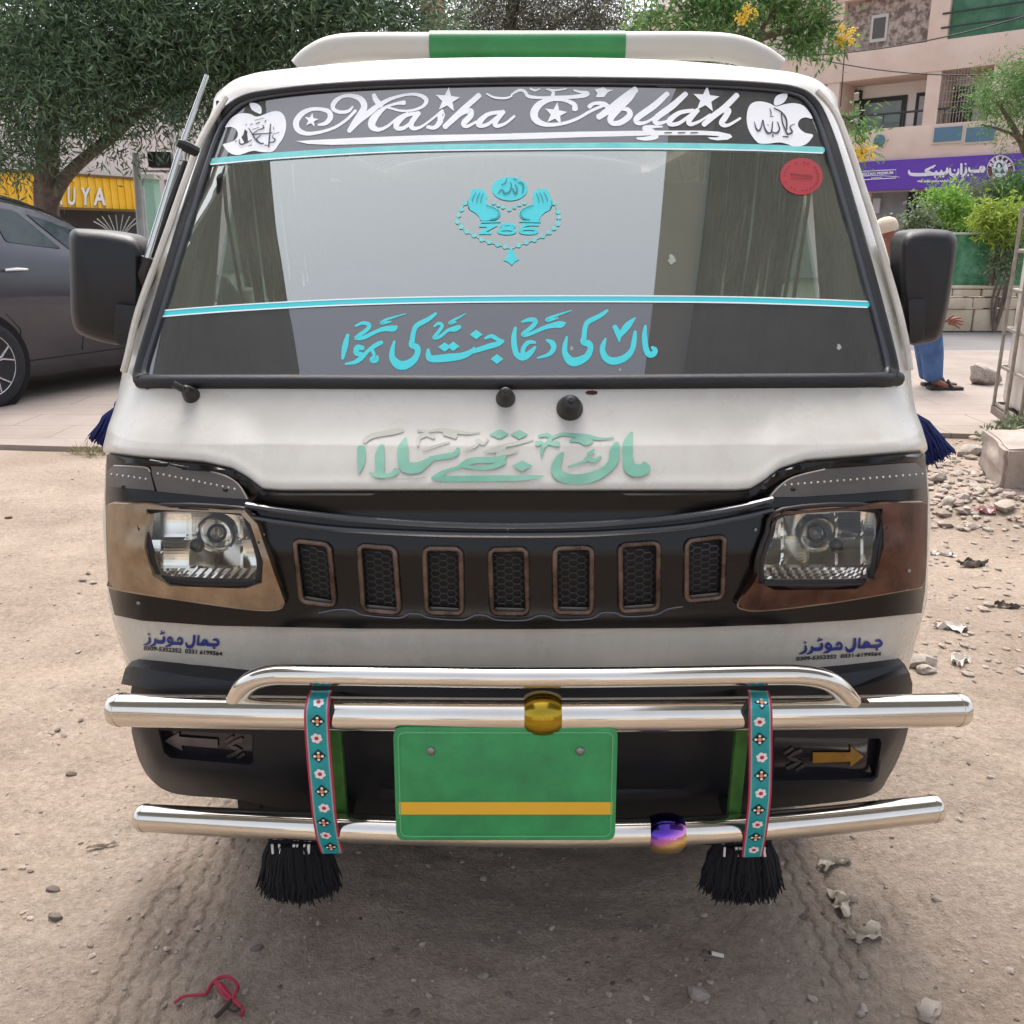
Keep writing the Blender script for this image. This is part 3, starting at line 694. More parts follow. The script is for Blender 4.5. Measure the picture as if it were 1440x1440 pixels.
# turquoise Urdu line along the foot of the glass
tc2 = lambda x, y: (470 + x / 6.26, 420 + y / 6.26)
tc3 = lambda x, y: (700 + x / 6.26, 420 + y / 6.26)
d = Decal(tc2, put_g)
for s_ in ([(120, 318, 28), (95, 420, 50), (75, 528, 26)], [(418, 385, 36), (370, 408, 40), (300, 458, 34), (240, 520, 44), (180, 560, 36), (98, 574, 16)], [(252, 436, 40), (205, 430, 50), (195, 478, 46), (240, 490, 40)],
           [(335, 455, 34), (352, 500, 26), (332, 540, 46), (372, 540, 40), (378, 505, 20)],
           [(188, 240, 18), (250, 215, 30), (306, 228, 36), (292, 270, 36), (212, 328, 34), (192, 350, 30), (260, 342, 36), (380, 285, 34), (450, 265, 44), (520, 262, 56), (550, 245, 24)], [(500, 202, 14), (420, 216, 30), (432, 200, 26), (470, 180, 22), (630, 133, 8)],
           [(895, 130, 24), (830, 180, 40), (730, 235, 44), (700, 290, 42), (688, 360, 44), (682, 408, 50), (725, 428, 56), (735, 475, 50), (700, 540, 60), (625, 585, 78), (560, 578, 78), (512, 520, 54), (512, 450, 40), (530, 375, 20)],
           [(880, 245, 18), (920, 218, 30), (950, 240, 30), (920, 290, 30), (878, 345, 30), (930, 335, 30), (1000, 280, 30), (1060, 266, 50), (1105, 248, 36)], [(1072, 205, 14), (1020, 218, 28), (1040, 196, 24), (1160, 133, 8)],
           [(828, 445, 22), (830, 500, 50), (862, 530, 60), (1000, 520, 70), (1130, 502, 58), (1215, 460, 40), (1232, 430, 18)], [(1190, 475, 36), (1330, 430, 48), (1440, 398, 46), (1490, 375, 20)], [(1330, 350, 22), (1385, 330, 36), (1445, 362, 34), (1490, 373, 20)]):
    d.stroke(s_)
for c in ((972, 426, 58, 42), (1048, 420, 56, 42), (1250, 316, 58, 42), (1432, 532, 56, 44)): d.dia(*c)
d.build("urdu_lettering", TEAL, wind)
d = Decal(tc3, put_g)
for s_ in ([(156, 255, 24), (142, 330, 44), (146, 420, 50), (168, 490, 50), (222, 516, 60), (285, 478, 50), (330, 425, 22)], [(330, 385, 24), (272, 385, 38), (228, 430, 38), (220, 490, 44)],
           [(212, 205, 18), (280, 185, 36), (332, 195, 40), (300, 250, 40), (218, 312, 30), (262, 318, 32), (400, 260, 36), (480, 236, 46), (555, 226, 60), (592, 213, 18)], [(528, 170, 14), (440, 192, 30), (460, 168, 26), (650, 103, 8)],
           [(432, 365, 24), (480, 392, 50), (490, 440, 46), (448, 492, 34), (350, 522, 16)],
           [(965, 103, 24), (900, 150, 40), (795, 205, 44), (768, 260, 42), (758, 345, 44), (752, 382, 50), (802, 398, 58), (815, 445, 50), (780, 512, 60), (702, 552, 76), (640, 548, 76), (592, 480, 50), (592, 410, 40), (608, 335, 18)],
           [(1210, 290, 26), (1200, 370, 44), (1182, 450, 46), (1120, 520, 58), (1025, 550, 66), (955, 526, 60), (922, 460, 50), (930, 400, 40), (950, 352, 18)], [(1028, 245, 40), (1060, 310, 50), (1070, 378, 12)], [(1072, 330, 36), (1140, 240, 60), (1210, 168, 12)],
           [(1300, 240, 22), (1292, 320, 44), (1302, 430, 52), (1330, 488, 56), (1370, 486, 52), (1384, 450, 46), (1358, 430, 28)]):
    d.stroke(s_)
d.build("urdu_lettering", TEAL, wind)
# chips in the glass
for (x, y, r_) in ((945, 365, 5), (804, 490, 2.2), (1180, 488, 3), (872, 520, 1.6)):
    d = Decal(idt, put_g); d.poly([(x + r_ * (1 + .35 * math.sin(5 * a)) * math.cos(a), y + r_ * (1.4 + .3 * math.cos(3 * a)) * math.sin(a)) for a in [i * .42 for i in range(15)]])
    d.build("glass_chip", M("pale_chip", '#9a9f97', rough=.4), wind)

# green Urdu line on the white panel
def put_b(px, py, k=0):
    return onF(px, py, lip(float(np.interp(px, BX, BY)) - py) + .002 + .00001 * k)
te = lambda x, y: (490 + x / 6.545, 590 + y / 6.545)
tf_ = lambda x, y: (700 + x / 6.26, 590 + y / 6.26)
GRN = M("worn_green_vinyl", '#5f9f88', '#86b3a1', scale=9, rough=.4, spread=.2)
GRNP = M("faded_green_vinyl", '#a3ab9c', '#b0aea3', scale=9, rough=.45, spread=.2)
d = Decal(te, put_b)
for s_ in ([(118, 262, 74), (118, 380, 70), (95, 490, 14)], [(310, 236, 40), (290, 320, 84), (290, 430, 84), (285, 505, 74)], [(195, 492, 16), (280, 515, 44), (390, 508, 44), (440, 470, 60)],
           [(528, 175, 26), (502, 260, 92), (505, 380, 100), (530, 440, 104), (640, 440, 100), (725, 390, 64), (770, 358, 50)],
           [(755, 358, 44), (850, 345, 50), (940, 330, 50), (990, 310, 46), (1010, 268, 36)],
           [(770, 535, 20), (850, 500, 44), (910, 470, 30), (1010, 440, 34), (1090, 395, 60), (1190, 372, 56), (1330, 372, 50), (1440, 340, 40)], [(1060, 430, 30), (1200, 445, 36), (1330, 430, 50), (1430, 385, 60)],
           [(770, 540, 26), (900, 545, 52), (1200, 542, 56), (1445, 540, 56)]):
    d.stroke(s_)
d.dia(1385, 135, 90, 44)
d.build("urdu_lettering", GRN, van)
d = Decal(te, put_b)
for s_ in ([(148, 200, 40), (210, 152, 50), (330, 127, 46), (420, 112, 50), (500, 95, 36)], [(640, 98, 24), (700, 108, 30), (700, 140, 40), (650, 165, 40), (642, 238, 18)], [(700, 130, 30), (785, 160, 40)], [(740, 108, 20), (830, 95, 30), (950, 108, 40), (1100, 125, 24), (1210, 116, 10)], [(880, 130, 30), (985, 150, 54)],
           [(685, 280, 22), (930, 205, 16)], [(1055, 295, 14), (1170, 240, 30), (1190, 195, 40), (1240, 220, 30), (1282, 178, 22)], [(1240, 300, 10), (1340, 280, 50), (1440, 250, 40)], [(430, 543, 8), (540, 546, 14), (620, 530, 18), (715, 512, 14)]):
    d.stroke(s_)
d.build("faded_lettering", GRNP, van)
d = Decal(tf_, put_b)
for s_ in ([(-5, 518, 54), (200, 514, 46), (320, 506, 36), (415, 494, 6)], [(-5, 385, 50), (55, 372, 22)],
           [(365, 145, 24), (430, 135, 34), (465, 160, 34), (440, 205, 36), (398, 240, 36), (385, 320, 18)], [(345, 210, 48), (392, 203, 30)], [(440, 205, 30), (530, 215, 50)], [(480, 160, 24), (560, 130, 28), (660, 135, 36), (800, 150, 40), (900, 168, 24), (1020, 160, 12)], [(640, 185, 24), (720, 178, 50), (780, 198, 60), (830, 188, 30)],
           [(1048, 210, 44), (1030, 280, 90), (1018, 360, 84), (955, 440, 76), (820, 508, 92), (660, 528, 94), (545, 490, 94), (512, 420, 84), (540, 340, 58), (575, 290, 18)], [(620, 415, 16), (750, 375, 24), (790, 345, 42), (850, 362, 36), (905, 330, 24)], [(792, 300, 20), (850, 264, 14)], [(790, 305, 20), (852, 300, 16)],
           [(1178, 115, 26), (1145, 210, 84), (1145, 330, 88), (1165, 420, 112), (1225, 448, 110), (1300, 430, 92), (1285, 385, 40)]):
    d.stroke(s_)
d.dia(28, 127, 70, 40); d.dia(190, 130, 78, 42); d.dia(215, 408, 94, 48)
d.build("urdu_lettering", GRN, van)
d = Decal(tf_, put_b)
for s_ in ([(-5, 240, 22), (150, 210, 36), (312, 178, 12)], [(-5, 280, 50), (120, 285, 40), (182, 275, 8)], [(-5, 318, 34), (110, 298, 18)]): d.stroke(s_)
d.build("faded_lettering", GRNP, van)
# dealer lettering on the lower panel, two copies on opposite corners
NAVY = M("navy_vinyl", '#22307c', rough=.45); INK = M("black_vinyl", '#17171c', rough=.5)
put_l = lambda px, py, k=0: onF(px, py, .002 + .00001 * k)
J = [[(235, 190, 30), (240, 245, 38), (205, 285, 34), (140, 307, 12)], [(332, 198, 30), (330, 255, 42), (300, 290, 34), (250, 307, 12)], [(470, 155, 36), (455, 228, 56), (335, 238, 52)], [(432, 68, 14), (432, 115, 22)], [(412, 118, 22), (472, 95, 30)],
     [(602, 185, 32), (562, 152, 38), (535, 200, 42), (570, 228, 40), (605, 200, 34)], [(600, 215, 44), (568, 265, 42), (490, 293, 14)], [(600, 238, 46), (690, 228, 50), (742, 228, 46), (755, 175, 36), (718, 142, 32), (688, 182, 30)],
     [(952, 85, 38), (942, 200, 46), (900, 255, 50), (842, 255, 46), (818, 205, 24)], [(1022, 80, 30), (1008, 205, 40)], [(1005, 208, 44), (1110, 198, 50), (1152, 160, 42), (1112, 135, 32), (1078, 180, 34)], [(1150, 197, 50), (1290, 192, 50), (1338, 152, 34), (1300, 112, 42), (1248, 122, 20)]]
tR = lambda x, y: (1110 + x / 10.286, 890 + y / 10.286)
def tL(x, y):
    X = (x - 135) * .979 + 120; Y = (y - 270 + .0625 * (x - 150)) * 1.05 + .04 * (x - 150) + 262
    return 190 + X / 11.08, 880 + Y / 11.08
for tt, t2, a, b_, h_, txt, sh in ((tR, tR, (95, 402), (1325, 328), 56, "0309-5352352  0331-6199564", .22), (tL, lambda x, y: (190 + x / 11.08, 880 + y / 11.08), (130, 378), (1355, 468), 66, "0309-5352352  0331 6199564", 0)):
    d = Decal(tt, put_l)
    for s_ in J: d.stroke(s_)
    d.ell(230, 140, 18, 18, 10); d.ell(1268, 238, 20, 20, 10)
    d.build("dealer_lettering", NAVY, van)
    d = Decal(t2, put_l); d.text(txt, a, b_, h_, sh, .03); d.build("phone_number", INK, van)
# ------------------------------------------------------------------ black mask, grille, lamps
SLOTS = [[(409, 755), (468, 761), (476, 857), (419, 851)], [(500, 762), (560, 766), (567, 867), (506, 863)], [(592, 766), (653, 767), (655, 868), (595, 866)], [(684, 768), (745, 767), (747, 868), (687, 867)],
         [(775, 766), (837, 765), (837, 867), (776, 866)], [(867, 762), (931, 758), (930, 862), (868, 865)], [(961, 756), (1024, 749), (1021, 846), (960, 850)]]
def inset(q, k):
    cx = sum(p[0] for p in q) / len(q); cy = sum(p[1] for p in q) / len(q)
    return [(p[0] + (k if p[0] < cx else -k), p[1] + (k if p[1] < cy else -k)) for p in q]
HOLE_L = [(206, 716), (338, 722), (352, 737), (370, 790), (368, 820), (345, 828), (238, 824), (215, 810), (203, 770)]
HOLE_R = [(1241, 715), (1097, 724), (1080, 750), (1066, 790), (1066, 820), (1090, 830), (1205, 829), (1230, 815), (1243, 770)]
MASK = [(150, 640), (200, 647), (240, 650), (290, 654), (330, 663), (352, 676), (372, 692), (400, 694), (720, 694), (1030, 694), (1052, 692), (1072, 680), (1092, 664), (1130, 652), (1190, 647), (1250, 642), (1301, 638),
        (1305, 700), (1304, 780), (1301, 830), (1296, 862), (1200, 872), (1100, 878), (960, 883), (720, 885), (500, 884), (300, 880), (200, 873), (161, 865), (153, 830), (150, 780), (148, 700)]
LIPF = lambda px, py: .014 * math.exp(-((py - float(np.interp(px, BX, BY)) - 6) / 9) ** 2)
patch("grille_panel", MASK, BLACKP, van, off=.014, thick=.016, holes=[HOLE_L, HOLE_R] + [inset(q, 6) for q in SLOTS], step=9, fn=LIPF)
put = lambda off: (lambda px, py, k=0: onF(px, py, off + .00001 * k))
for q in SLOTS:
    mb = MB(); loop = rounded(inset(q, 5), 9, 4); mb.tube([onF(p[0], p[1], .0175) for p in loop], .0052, 10, closed=True); mb.build("grille_slot", BRONZE, van, smooth=True)
    slot = [o for o in bpy.data.objects if o.name.startswith("grille_slot")][-1]
    slot = bpy.context.scene.objects[max((o.name for o in S.objects if o.name.startswith("grille_slot")), key=lambda n: n)]
    patch("slot_backing", inset(q, 5), M("deep_black", '#050607', rough=.7), slot, off=.003, thick=0, step=20)
    d = Decal(idt, put(.012)); d.stroke([(q[3][0] + 10, q[3][1] - 11, 3.4), (q[2][0] - 10, q[2][1] - 11, 3.4)]); d.build("slot_sill", M("pale_metal_sill", '#9b948c', rough=.3, metal=.6), slot)
    d = Decal(idt, put(.007))
    (x0, y0), (x1, y1), (x2, y2), (x3, y3) = q
    def bil(u, v): return (x0 * (1 - u) * (1 - v) + x1 * u * (1 - v) + x2 * u * v + x3 * (1 - u) * v, y0 * (1 - u) * (1 - v) + y1 * u * (1 - v) + y2 * u * v + y3 * (1 - u) * v)
    for c in range(5):
        for r in range(8):
            u = .14 + c * .18; v = .17 + (r + (.5 if c % 2 else 0)) * .092
            if v > .90 or v < .12: continue
            hu, hv = .06, .046
            hx = [(u - hu, v - hv), (u + hu, v - hv), (u + .12, v), (u + hu, v + hv), (u - hu, v + hv), (u - .12, v)]
            d.stroke([(*bil(*hx[0]), 1.4), (*bil(*hx[1]), 1.4)])
            d.stroke([(*bil(*hx[1]), .7), (*bil(*hx[2]), .7)]); d.stroke([(*bil(*hx[2]), .7), (*bil(*hx[3]), .7)])
    d.build("honeycomb_mesh", M("mesh_grey", '#3a3d41', rough=.3, metal=.6), slot)
def rod(name, pts, mat, off, r, parent, flat=1., k=6):
    mb = MB(); mb.tube([onF(p[0], p[1], off) for p in spline(pts, k)], r, 8, flat=flat); return mb.build(name, mat, parent, smooth=True)
GM = M("grey_metal_strip", '#6d6d74', rough=.3, metal=.7)
rod("trim_bar", [(346, 711), (400, 719), (480, 728), (600, 737), (720, 740), (840, 737), (960, 727), (1040, 714), (1087, 703)], M("black_trim_gloss", '#222226', rough=.15, coat=.6), .026, .0062, van)
rod("trim_bar", [(348, 727), (400, 735), (480, 744), (600, 750), (720, 752), (840, 750), (960, 741), (1040, 728), (1087, 717)], M("black_trim_gloss", '#222226'), .026, .0056, van)
rod("lip_edge", [(448, 862), (475, 857), (498, 859), (512, 865), (560, 869), (575, 863), (592, 864), (605, 869), (650, 872), (668, 865), (684, 866), (700, 872), (740, 872), (757, 866), (772, 867), (786, 872), (830, 870), (846, 862), (866, 862), (880, 867), (920, 865), (938, 857), (960, 853)], GM, .015, .0016, van, k=3)
def dots(pts, off, r, name, mat, parent):
    mb = MB()
    for p in pts: mb.ball(onF(p[0], p[1], off), r, 8)
    o = mb.build(name, mat, parent, smooth=True); return o
BROW_L1 = [(151, 662), (160, 655), (203, 657), (211, 664), (217, 690), (151, 684)]
BROW_L2 = [(211, 647), (260, 656), (308, 666), (334, 680), (348, 702), (300, 699), (221, 691), (214, 668)]
BROW_R = [(1083, 699), (1094, 686), (1116, 671), (1160, 660), (1220, 655), (1288, 651), (1301, 662), (1303, 686), (1200, 694), (1120, 699)]
for polyg, riv, scr in ((BROW_L1, [(157 + i * 8, 667 + i * 1.1) for i in range(7)], (174, 684)), (BROW_L2, [(222 + i * 8.3, 666 + i * 1.65) for i in range(14)], (317, 689)), (BROW_R, [(1104 + i * 9.2, 682 - i * .72) for i in range(22)], (1115, 688))):
    o = patch("headlight_brow", polyg, GREYPL, van, off=.024, thick=.012, step=9)
    for rp in riv: pass
    mb = MB()
    for p in riv: mb.ball(onF(p[0], p[1], .0245), .0021, 6)
    mb.build("rivet_row", M("pale_rivet", '#c9c4bd', rough=.3, metal=.3), o, smooth=True)
    mb = MB(); mb.ball(onF(scr[0], scr[1], .024), .005, 8, (1, .6, .7)); mb.build("screw", BLACKM, o, smooth=True)
    e = spline(polyg[1:4] if len(polyg) < 8 else (polyg[0:5] if polyg is BROW_L2 else polyg[0:4]), 4)
    mb = MB(); mb.tube([onF(p[0], p[1], .0235) for p in e], .0014, 6); mb.build("brow_edge", M("pale_brow_edge", '#a59d96', rough=.4), o, smooth=True)  # pale line along the top edge of the brow plate
LENS = glass_mat("headlamp_lens", (.97, .97, .95, 1), 1.5, .02)
SILV = M("lamp_reflector", '#f0ede6', rough=.18, metal=1.)
for side in (-1, 1):
    lamp = LAMP_L if side < 0 else LAMP_R; hole = HOLE_L if side < 0 else HOLE_R
    if side < 0:
        bez = [(149, 711), (158, 708), (200, 710), (344, 719), (362, 738), (386, 808), (400, 846), (391, 857), (350, 857), (250, 843), (160, 828), (153, 818), (150, 760)]
    else:
        bez = [(1304, 709), (1296, 706), (1250, 708), (1104, 720), (1086, 736), (1076, 785), (1060, 820), (1038, 848), (1046, 857), (1080, 858), (1180, 846), (1296, 826), (1301, 815), (1303, 760)]
    bz = patch("headlight_bezel", bez, RUST if side < 0 else RUSTD, van, off=.026, thick=.034, holes=[hole], step=8,
               fn=lambda x, y, h=hole: .012 * math.exp(-(min(math.hypot(x - a, y - b) for a, b in h) / 26) ** 2))
    ring = spline(grow(lamp, 4), 4, True)
    top = bez[2:5] if side < 0 else bez[2:5]; bot = bez[5:11] if side < 0 else bez[5:11]
    for eg in (bez[1:5], bez[6:12]):
        mb = MB(); mb.tube([onF(p[0], p[1], .0255) for p in spline(eg, 4)], .0016, 6); mb.build("bezel_edge", M("worn_bronze_edge", '#9c8570', rough=.35, metal=.7), bz, smooth=True)
    mb = MB(); mb.tube([onF(p[0], p[1], .020) for p in ring], .0068, 8, closed=True); mb.build("lamp_gasket", BLACKM, bz, smooth=True)
    mb = MB(); mb.tube([onF(p[0], p[1], .026) for p in spline(grow(lamp, 9), 4, True)], .0045, 8, closed=True); mb.build("bezel_liner", M("dark_liner", '#2a2422', rough=.35, metal=.4), bz, smooth=True)
    hl = patch("headlight", grow(lamp, 3), LENS, van, off=.022, thick=0, step=14)
    cx = sum(p[0] for p in lamp) / len(lamp); cy = sum(p[1] for p in lamp) / len(lamp); bx = 308 if side < 0 else 1145; by = 747
    rr = random.Random(11 + side)
    def bowl(x, y):
        # faceted reflector: a bowl cut into vertical panels, with a ribbed sill along the bottom
        dx, dy = (x - bx) / 95, (y - by) / 60
        d_ = -.075 + .055 * min(1, dx * dx * .8 + dy * dy * .55)
        if y > 796: d_ += .012 + .0004 * math.sin((x - .7 * (y - 800) * side) * .52)
        else:
            pn = int((x - 150) // 38); q = random.Random(pn * 7 + int((y - 700) // 56) * 31)
            d_ += q.uniform(-.008, .008) + ((x - 150) % 38 - 19) * q.uniform(-.0008, .0008) + ((y - 700) % 56 - 28) * q.uniform(-.0004, .0004)
        return d_
    patch("reflector", grow(lamp, 5), SILV, hl, off=0, thick=0, step=4.0, fn=bowl, smooth=False)
    c = onF(bx, by, -.052)
    mb = MB(); mb.lathe([(.030, 0), (.034, .004), (.034, .022), (.029, .026), (.027, .018), (.026, .004)], c + Vector((0, -.022, 0)), 'Y', 24, caps=False); mb.build("bulb_collar", SILV, hl, smooth=True)
    mb = MB(); mb.ball(c + Vector((0, -.012, 0)), .017, 12, (1, 1.2, 1)); mb.build("bulb", glass_mat("bulb_glass", (.8, .76, .7, 1), 1.5), hl, smooth=True)
    mb = MB(); mb.ball(c + Vector((side * .034, -.02, -.02)), .013, 10); mb.build("bulb_cap", M("dark_cap", '#2a2624', rough=.4), hl, smooth=True)
# loose screws on the panel
for (x, y) in ((370, 752), (714, 743), (1063, 745), (195, 848), (382, 843), (1278, 803)):
    mb = MB(); mb.ball(onF(x, y, .028 if x not in (195, 1063, 370) else .0155), .0038, 10, (1, .6, 1)); mb.build("screw", M("screw_steel", '#8c8a88', rough=.3, metal=.8), van, smooth=True)

# ------------------------------------------------------------------ bumper, rubber lip, side lamps
BUMP = [(184, 972), (186, 962), (260, 974), (345, 985), (500, 992), (720, 996), (950, 992), (1100, 982), (1200, 968), (1278, 946), (1283, 960), (1282, 1000), (1271, 1048), (1250, 1092), (1226, 1118), (1150, 1131), (1000, 1142), (720, 1152), (430, 1140), (330, 1124), (250, 1117), (216, 1100), (196, 1070), (185, 1030)]
def bump_fn(px, py):
    # rolls under at the foot and has a shallow duct across the middle
    lo = float(np.interp(px, [185, 216, 330, 430, 720, 1000, 1150, 1226, 1271], [1035, 1100, 1124, 1140, 1152, 1142, 1131, 1118, 1048]))
    t = max(0, 1 - (lo - py) / 34.)
    r_ = -.05 * t * t
    if 520 < px < 985 and 1085 < py < 1132: r_ -= .016 * (.5 + .5 * math.cos((py - 1090) * .62)) * min(1, (px - 520) / 20, (985 - px) / 20)
    return r_
REC_L = [(222, 1024), (356, 1030), (358, 1072), (352, 1076), (240, 1066), (230, 1058)]
REC_R = [(1086, 1034), (1236, 1036), (1240, 1044), (1232, 1092), (1226, 1096), (1086, 1098)]
BUMP = BUMP[:11] + [tuple(p) for p in spline(BUMP[11:], 5)]
bumper = patch("bumper", BUMP, BUMPM, van, off=.050, thick=.12, holes=[REC_L, REC_R], step=8, fn=bump_fn)
LAMPG = M("smoked_lamp", '#17161a', '#262226', scale=10, rough=.18, coat=.5)
for side, rec in ((-1, REC_L), (1, REC_R)):
    sl = patch("side_lamp", grow(rec, 2), LAMPG, bumper, off=.030, thick=.0, step=12)
    ARR = M("amber_arrow", '#9a6f22', '#7d5a20', scale=14, rough=.35) if side > 0 else M("grey_arrow", '#5f5656', '#4b4345', scale=14, rough=.3)
    d = Decal(idt, put(.034))
    if side < 0:
        d.poly([(230, 1042), (252, 1030), (252, 1036), (306, 1040), (306, 1052), (255, 1048), (257, 1056)])
    else:
        d.poly([(1143, 1058), (1196, 1058), (1196, 1049), (1215, 1064), (1196, 1078), (1196, 1071), (1143, 1073)])
    d.build("lamp_arrow", ARR, sl)
    d = Decal(idt, put(.033)); ex, ey = (330, 1052) if side < 0 else (1117, 1068)
    d.stroke([(ex + 11, ey - 13, 5), (ex - 8, ey - 3, 6), (ex + 8, ey + 3, 6), (ex - 11, ey + 13, 5)], 2); d.stroke([(ex - 14, ey - 8, 4), (ex - 2, ey - 16, 4)]); d.stroke([(ex + 14, ey + 8, 4), (ex + 2, ey + 16, 4)])
    d.build("lamp_emblem", M("grey_emblem", '#57524f', rough=.3, metal=.5), sl)
    q = rec + [rec[0]]; mb = MB(); mb.tube([onF(p[0], p[1], .045) for p in q], .004, 6); mb.build("lamp_rim", BUMPM, sl, smooth=True)
# curled rubber lip between the white panel and the bumper
LIP = [(170, 962), (176, 940), (186, 937), (260, 950), (345, 960), (430, 968), (560, 980), (720, 986), (900, 982), (1010, 972), (1100, 960), (1200, 945), (1272, 934), (1280, 948), (1281, 962), (1200, 972), (1100, 986), (950, 997), (720, 1000), (500, 996), (345, 988), (250, 976)]
patch("rubber_lip", LIP, BLACKM, van, off=.052, thick=.05, step=9, fn=lambda x, y: .010 * math.sin((x - 170) / 60.) * .5 - .03 * max(0, min(1, (968 - y + .00009 * (x - 720) ** 2 * 0) / 40)))
# worn tears along the panel's lower edge
d = Decal(idt, put(.0035)); r_ = random.Random(5)
for i in range(60):
    x = 368 + r_.random() ** 1.2 * 130; y = float(np.interp(x, [340, 430, 500], [961, 967, 972])) + r_.uniform(-3, 3); d.ell(x, y, r_.uniform(1, 4), r_.uniform(.8, 2), 6)
for (x, y) in ((405, 690), (424, 690), (572, 689), (640, 690), (720, 689), (780, 690), (845, 689)): pass
d.build("chipped_edge", M("chip_dark", '#2b1d18', rough=.8), van)
d = Decal(idt, put_b)
for (x, y, a, b) in ((410, 687, 9, 2.2), (425, 687, 3, 2), (573, 688, 5, 1.5), (640, 688.5, 8, 1.8), (712, 688.5, 5, 2), (723, 688.5, 4, 2), (780, 687.5, 4, 2.2), (844, 688.5, 3, 1.6), (832, 552, 9, 3.2), (207, 546, 3, 1.5)): d.ell(x, y, a, b, 7, .4)
d.build("rust_chip", M("rust_chip", '#4a2a1d', '#2e1a14', scale=60, rough=.9), van)

# ------------------------------------------------------------------ wiper spindle stubs, washer jets
for (x, y, r_) in ((270, 557, .0135), (711, 561, .0155), (801, 575, .021)):
    p = onF(x, y, .0); n = Vector((0, -.86, .5)); rot = Vector((0, 0, 1)).rotation_difference(n).to_matrix()
    mb = MB(); mb.lathe([(r_ * 1.05, -.01), (r_ * 1.1, .004), (r_, .010), (r_ * .86, .018), (r_ * .8, .024), (r_ * .55, .030), (r_ * .5, .036), (r_ * .22, .038), (r_ * .2, .043)], p, 'Z', 20, rot=rot)
    if x == 270: mb.tube([p + n * .02, p + n * .034 + Vector((-.012, 0, .004)), p + n * .036 + Vector((-.02, 0, .008))], .006, 8)
    mb.build("wiper_spindle", M("spindle_black", '#1b1a1a', '#2c2a29', scale=30, rough=.45), van, smooth=True)

# ------------------------------------------------------------------ bull bar
bb = MB(); up = [(170, 998, 1.43), (300, 1001, 1.385), (480, 1004, 1.36), (720, 1006, 1.35), (950, 1005, 1.355), (1200, 1001, 1.385), (1345, 998, 1.42)]
def tubepx(pts, r, name, mat, parent, n=20, k=6, caps=True):
    P = [at_y(a, b, 1.) for a, b, c in pts]; Q = spline([(*at_y(a, b, c),) for a, b, c in pts], k)
    mb = MB(); mb.tube([Vector(q) for q in Q], r, n); return mb.build(name, mat, parent, smooth=True, angle=50), [Vector(q) for q in Q]
bull = empty("bull_bar", (VX, 1.4, .45)); bull.parent = van; bull.matrix_parent_inverse = wm(van).inverted(); _WM[bull.name] = Matrix.Translation((VX, 1.4, .45))
o, Q = tubepx(up, .0285, "upper_tube", CHROME, bull)
for e, nx in ((Q[0], Q[1]), (Q[-1], Q[-2])):
    dd = (e - nx).normalized(); mb = MB(); rot = Vector((0, 0, 1)).rotation_difference(dd).to_matrix()
    mb.lathe([(.0292, -.004), (.0295, .004), (.027, .012), (.018, .017), (.002, .019)], e, 'Z', 20, rot=rot); mb.build("tube_end_cap", CHROME, bull, smooth=True)
lo = [(204, 1150, 1.45), (330, 1157, 1.40), (480, 1164, 1.37), (720, 1171, 1.36), (950, 1169, 1.365), (1130, 1157, 1.39), (1312, 1137, 1.44)]
o, Q2 = tubepx(lo, .0245, "lower_tube", CHROME, bull)
for e, nx in ((Q2[0], Q2[1]), (Q2[-1], Q2[-2])):
    dd = (e - nx).normalized(); mb = MB(); rot = Vector((0, 0, 1)).rotation_difference(dd).to_matrix()
    mb.lathe([(.0252, -.004), (.0254, .004), (.023, .009), (.016, .014), (.002, .016)], e, 'Z', 20, rot=rot); mb.build("tube_end_cap", CHROME, bull, smooth=True)
hoop = [(330, 988, 1.38), (340, 970, 1.375), (356, 957, 1.37), (380, 950, 1.365), (420, 949, 1.36), (560, 951, 1.35), (720, 953, 1.345), (900, 952, 1.35), (1080, 949, 1.36), (1130, 950, 1.365), (1160, 956, 1.37), (1180, 968, 1.375), (1198, 988, 1.38)]
tubepx(hoop, .0172, "hoop_tube", CHROME, bull, 16)
for (x, y, Y) in ((330, 987, 1.385), (1198, 987, 1.385)):
    mb = MB(); P = [at_y(x + 22 * math.cos(a), y + 4 * math.sin(a), Y - .01) for a in [i * math.pi / 8 for i in range(16)]]; mb.tube(P, .0035, 6, closed=True); mb.build("weld_bead", M("weld_rust", '#5a3626', '#3c241b', scale=80, rough=.7, bump=.3), bull, smooth=True)
PEARL = bpy.data.materials.new("heat_tinted_steel"); PEARL.use_nodes = True; t = PEARL.node_tree; b = t.nodes["Principled BSDF"]; b.inputs["Metallic"].default_value = 1; b.inputs["Roughness"].default_value = .12
tcn = t.nodes.new("ShaderNodeTexCoord"); sp = t.nodes.new("ShaderNodeSeparateXYZ"); t.links.new(tcn.outputs["Generated"], sp.inputs[0])
rp = t.nodes.new("ShaderNodeValToRGB"); els = rp.color_ramp.elements; els[0].position = 0; els[0].color = lin('#d9c79a'); els[1].position = 1; els[1].color = lin('#2b2a66')
for p_, c_ in ((.48, '#e0c07a'), (.64, '#c77ac0'), (.80, '#6b45b5')): e_ = els.new(p_); e_.color = lin(c_)
ad = t.nodes.new("ShaderNodeMath"); ad.operation = 'MULTIPLY_ADD'; ad.inputs[1].default_value = -.35; t.links.new(sp.outputs[0], ad.inputs[0])
t.links.new(sp.outputs[2], ad.inputs[2]); a2 = t.nodes.new("ShaderNodeMath"); a2.operation = 'ADD'; a2.inputs[1].default_value = .18; t.links.new(ad.outputs[0], a2.inputs[0]); t.links.new(a2.outputs[0], rp.inputs[0]); t.links.new(rp.outputs[0], b.inputs["Base Color"])
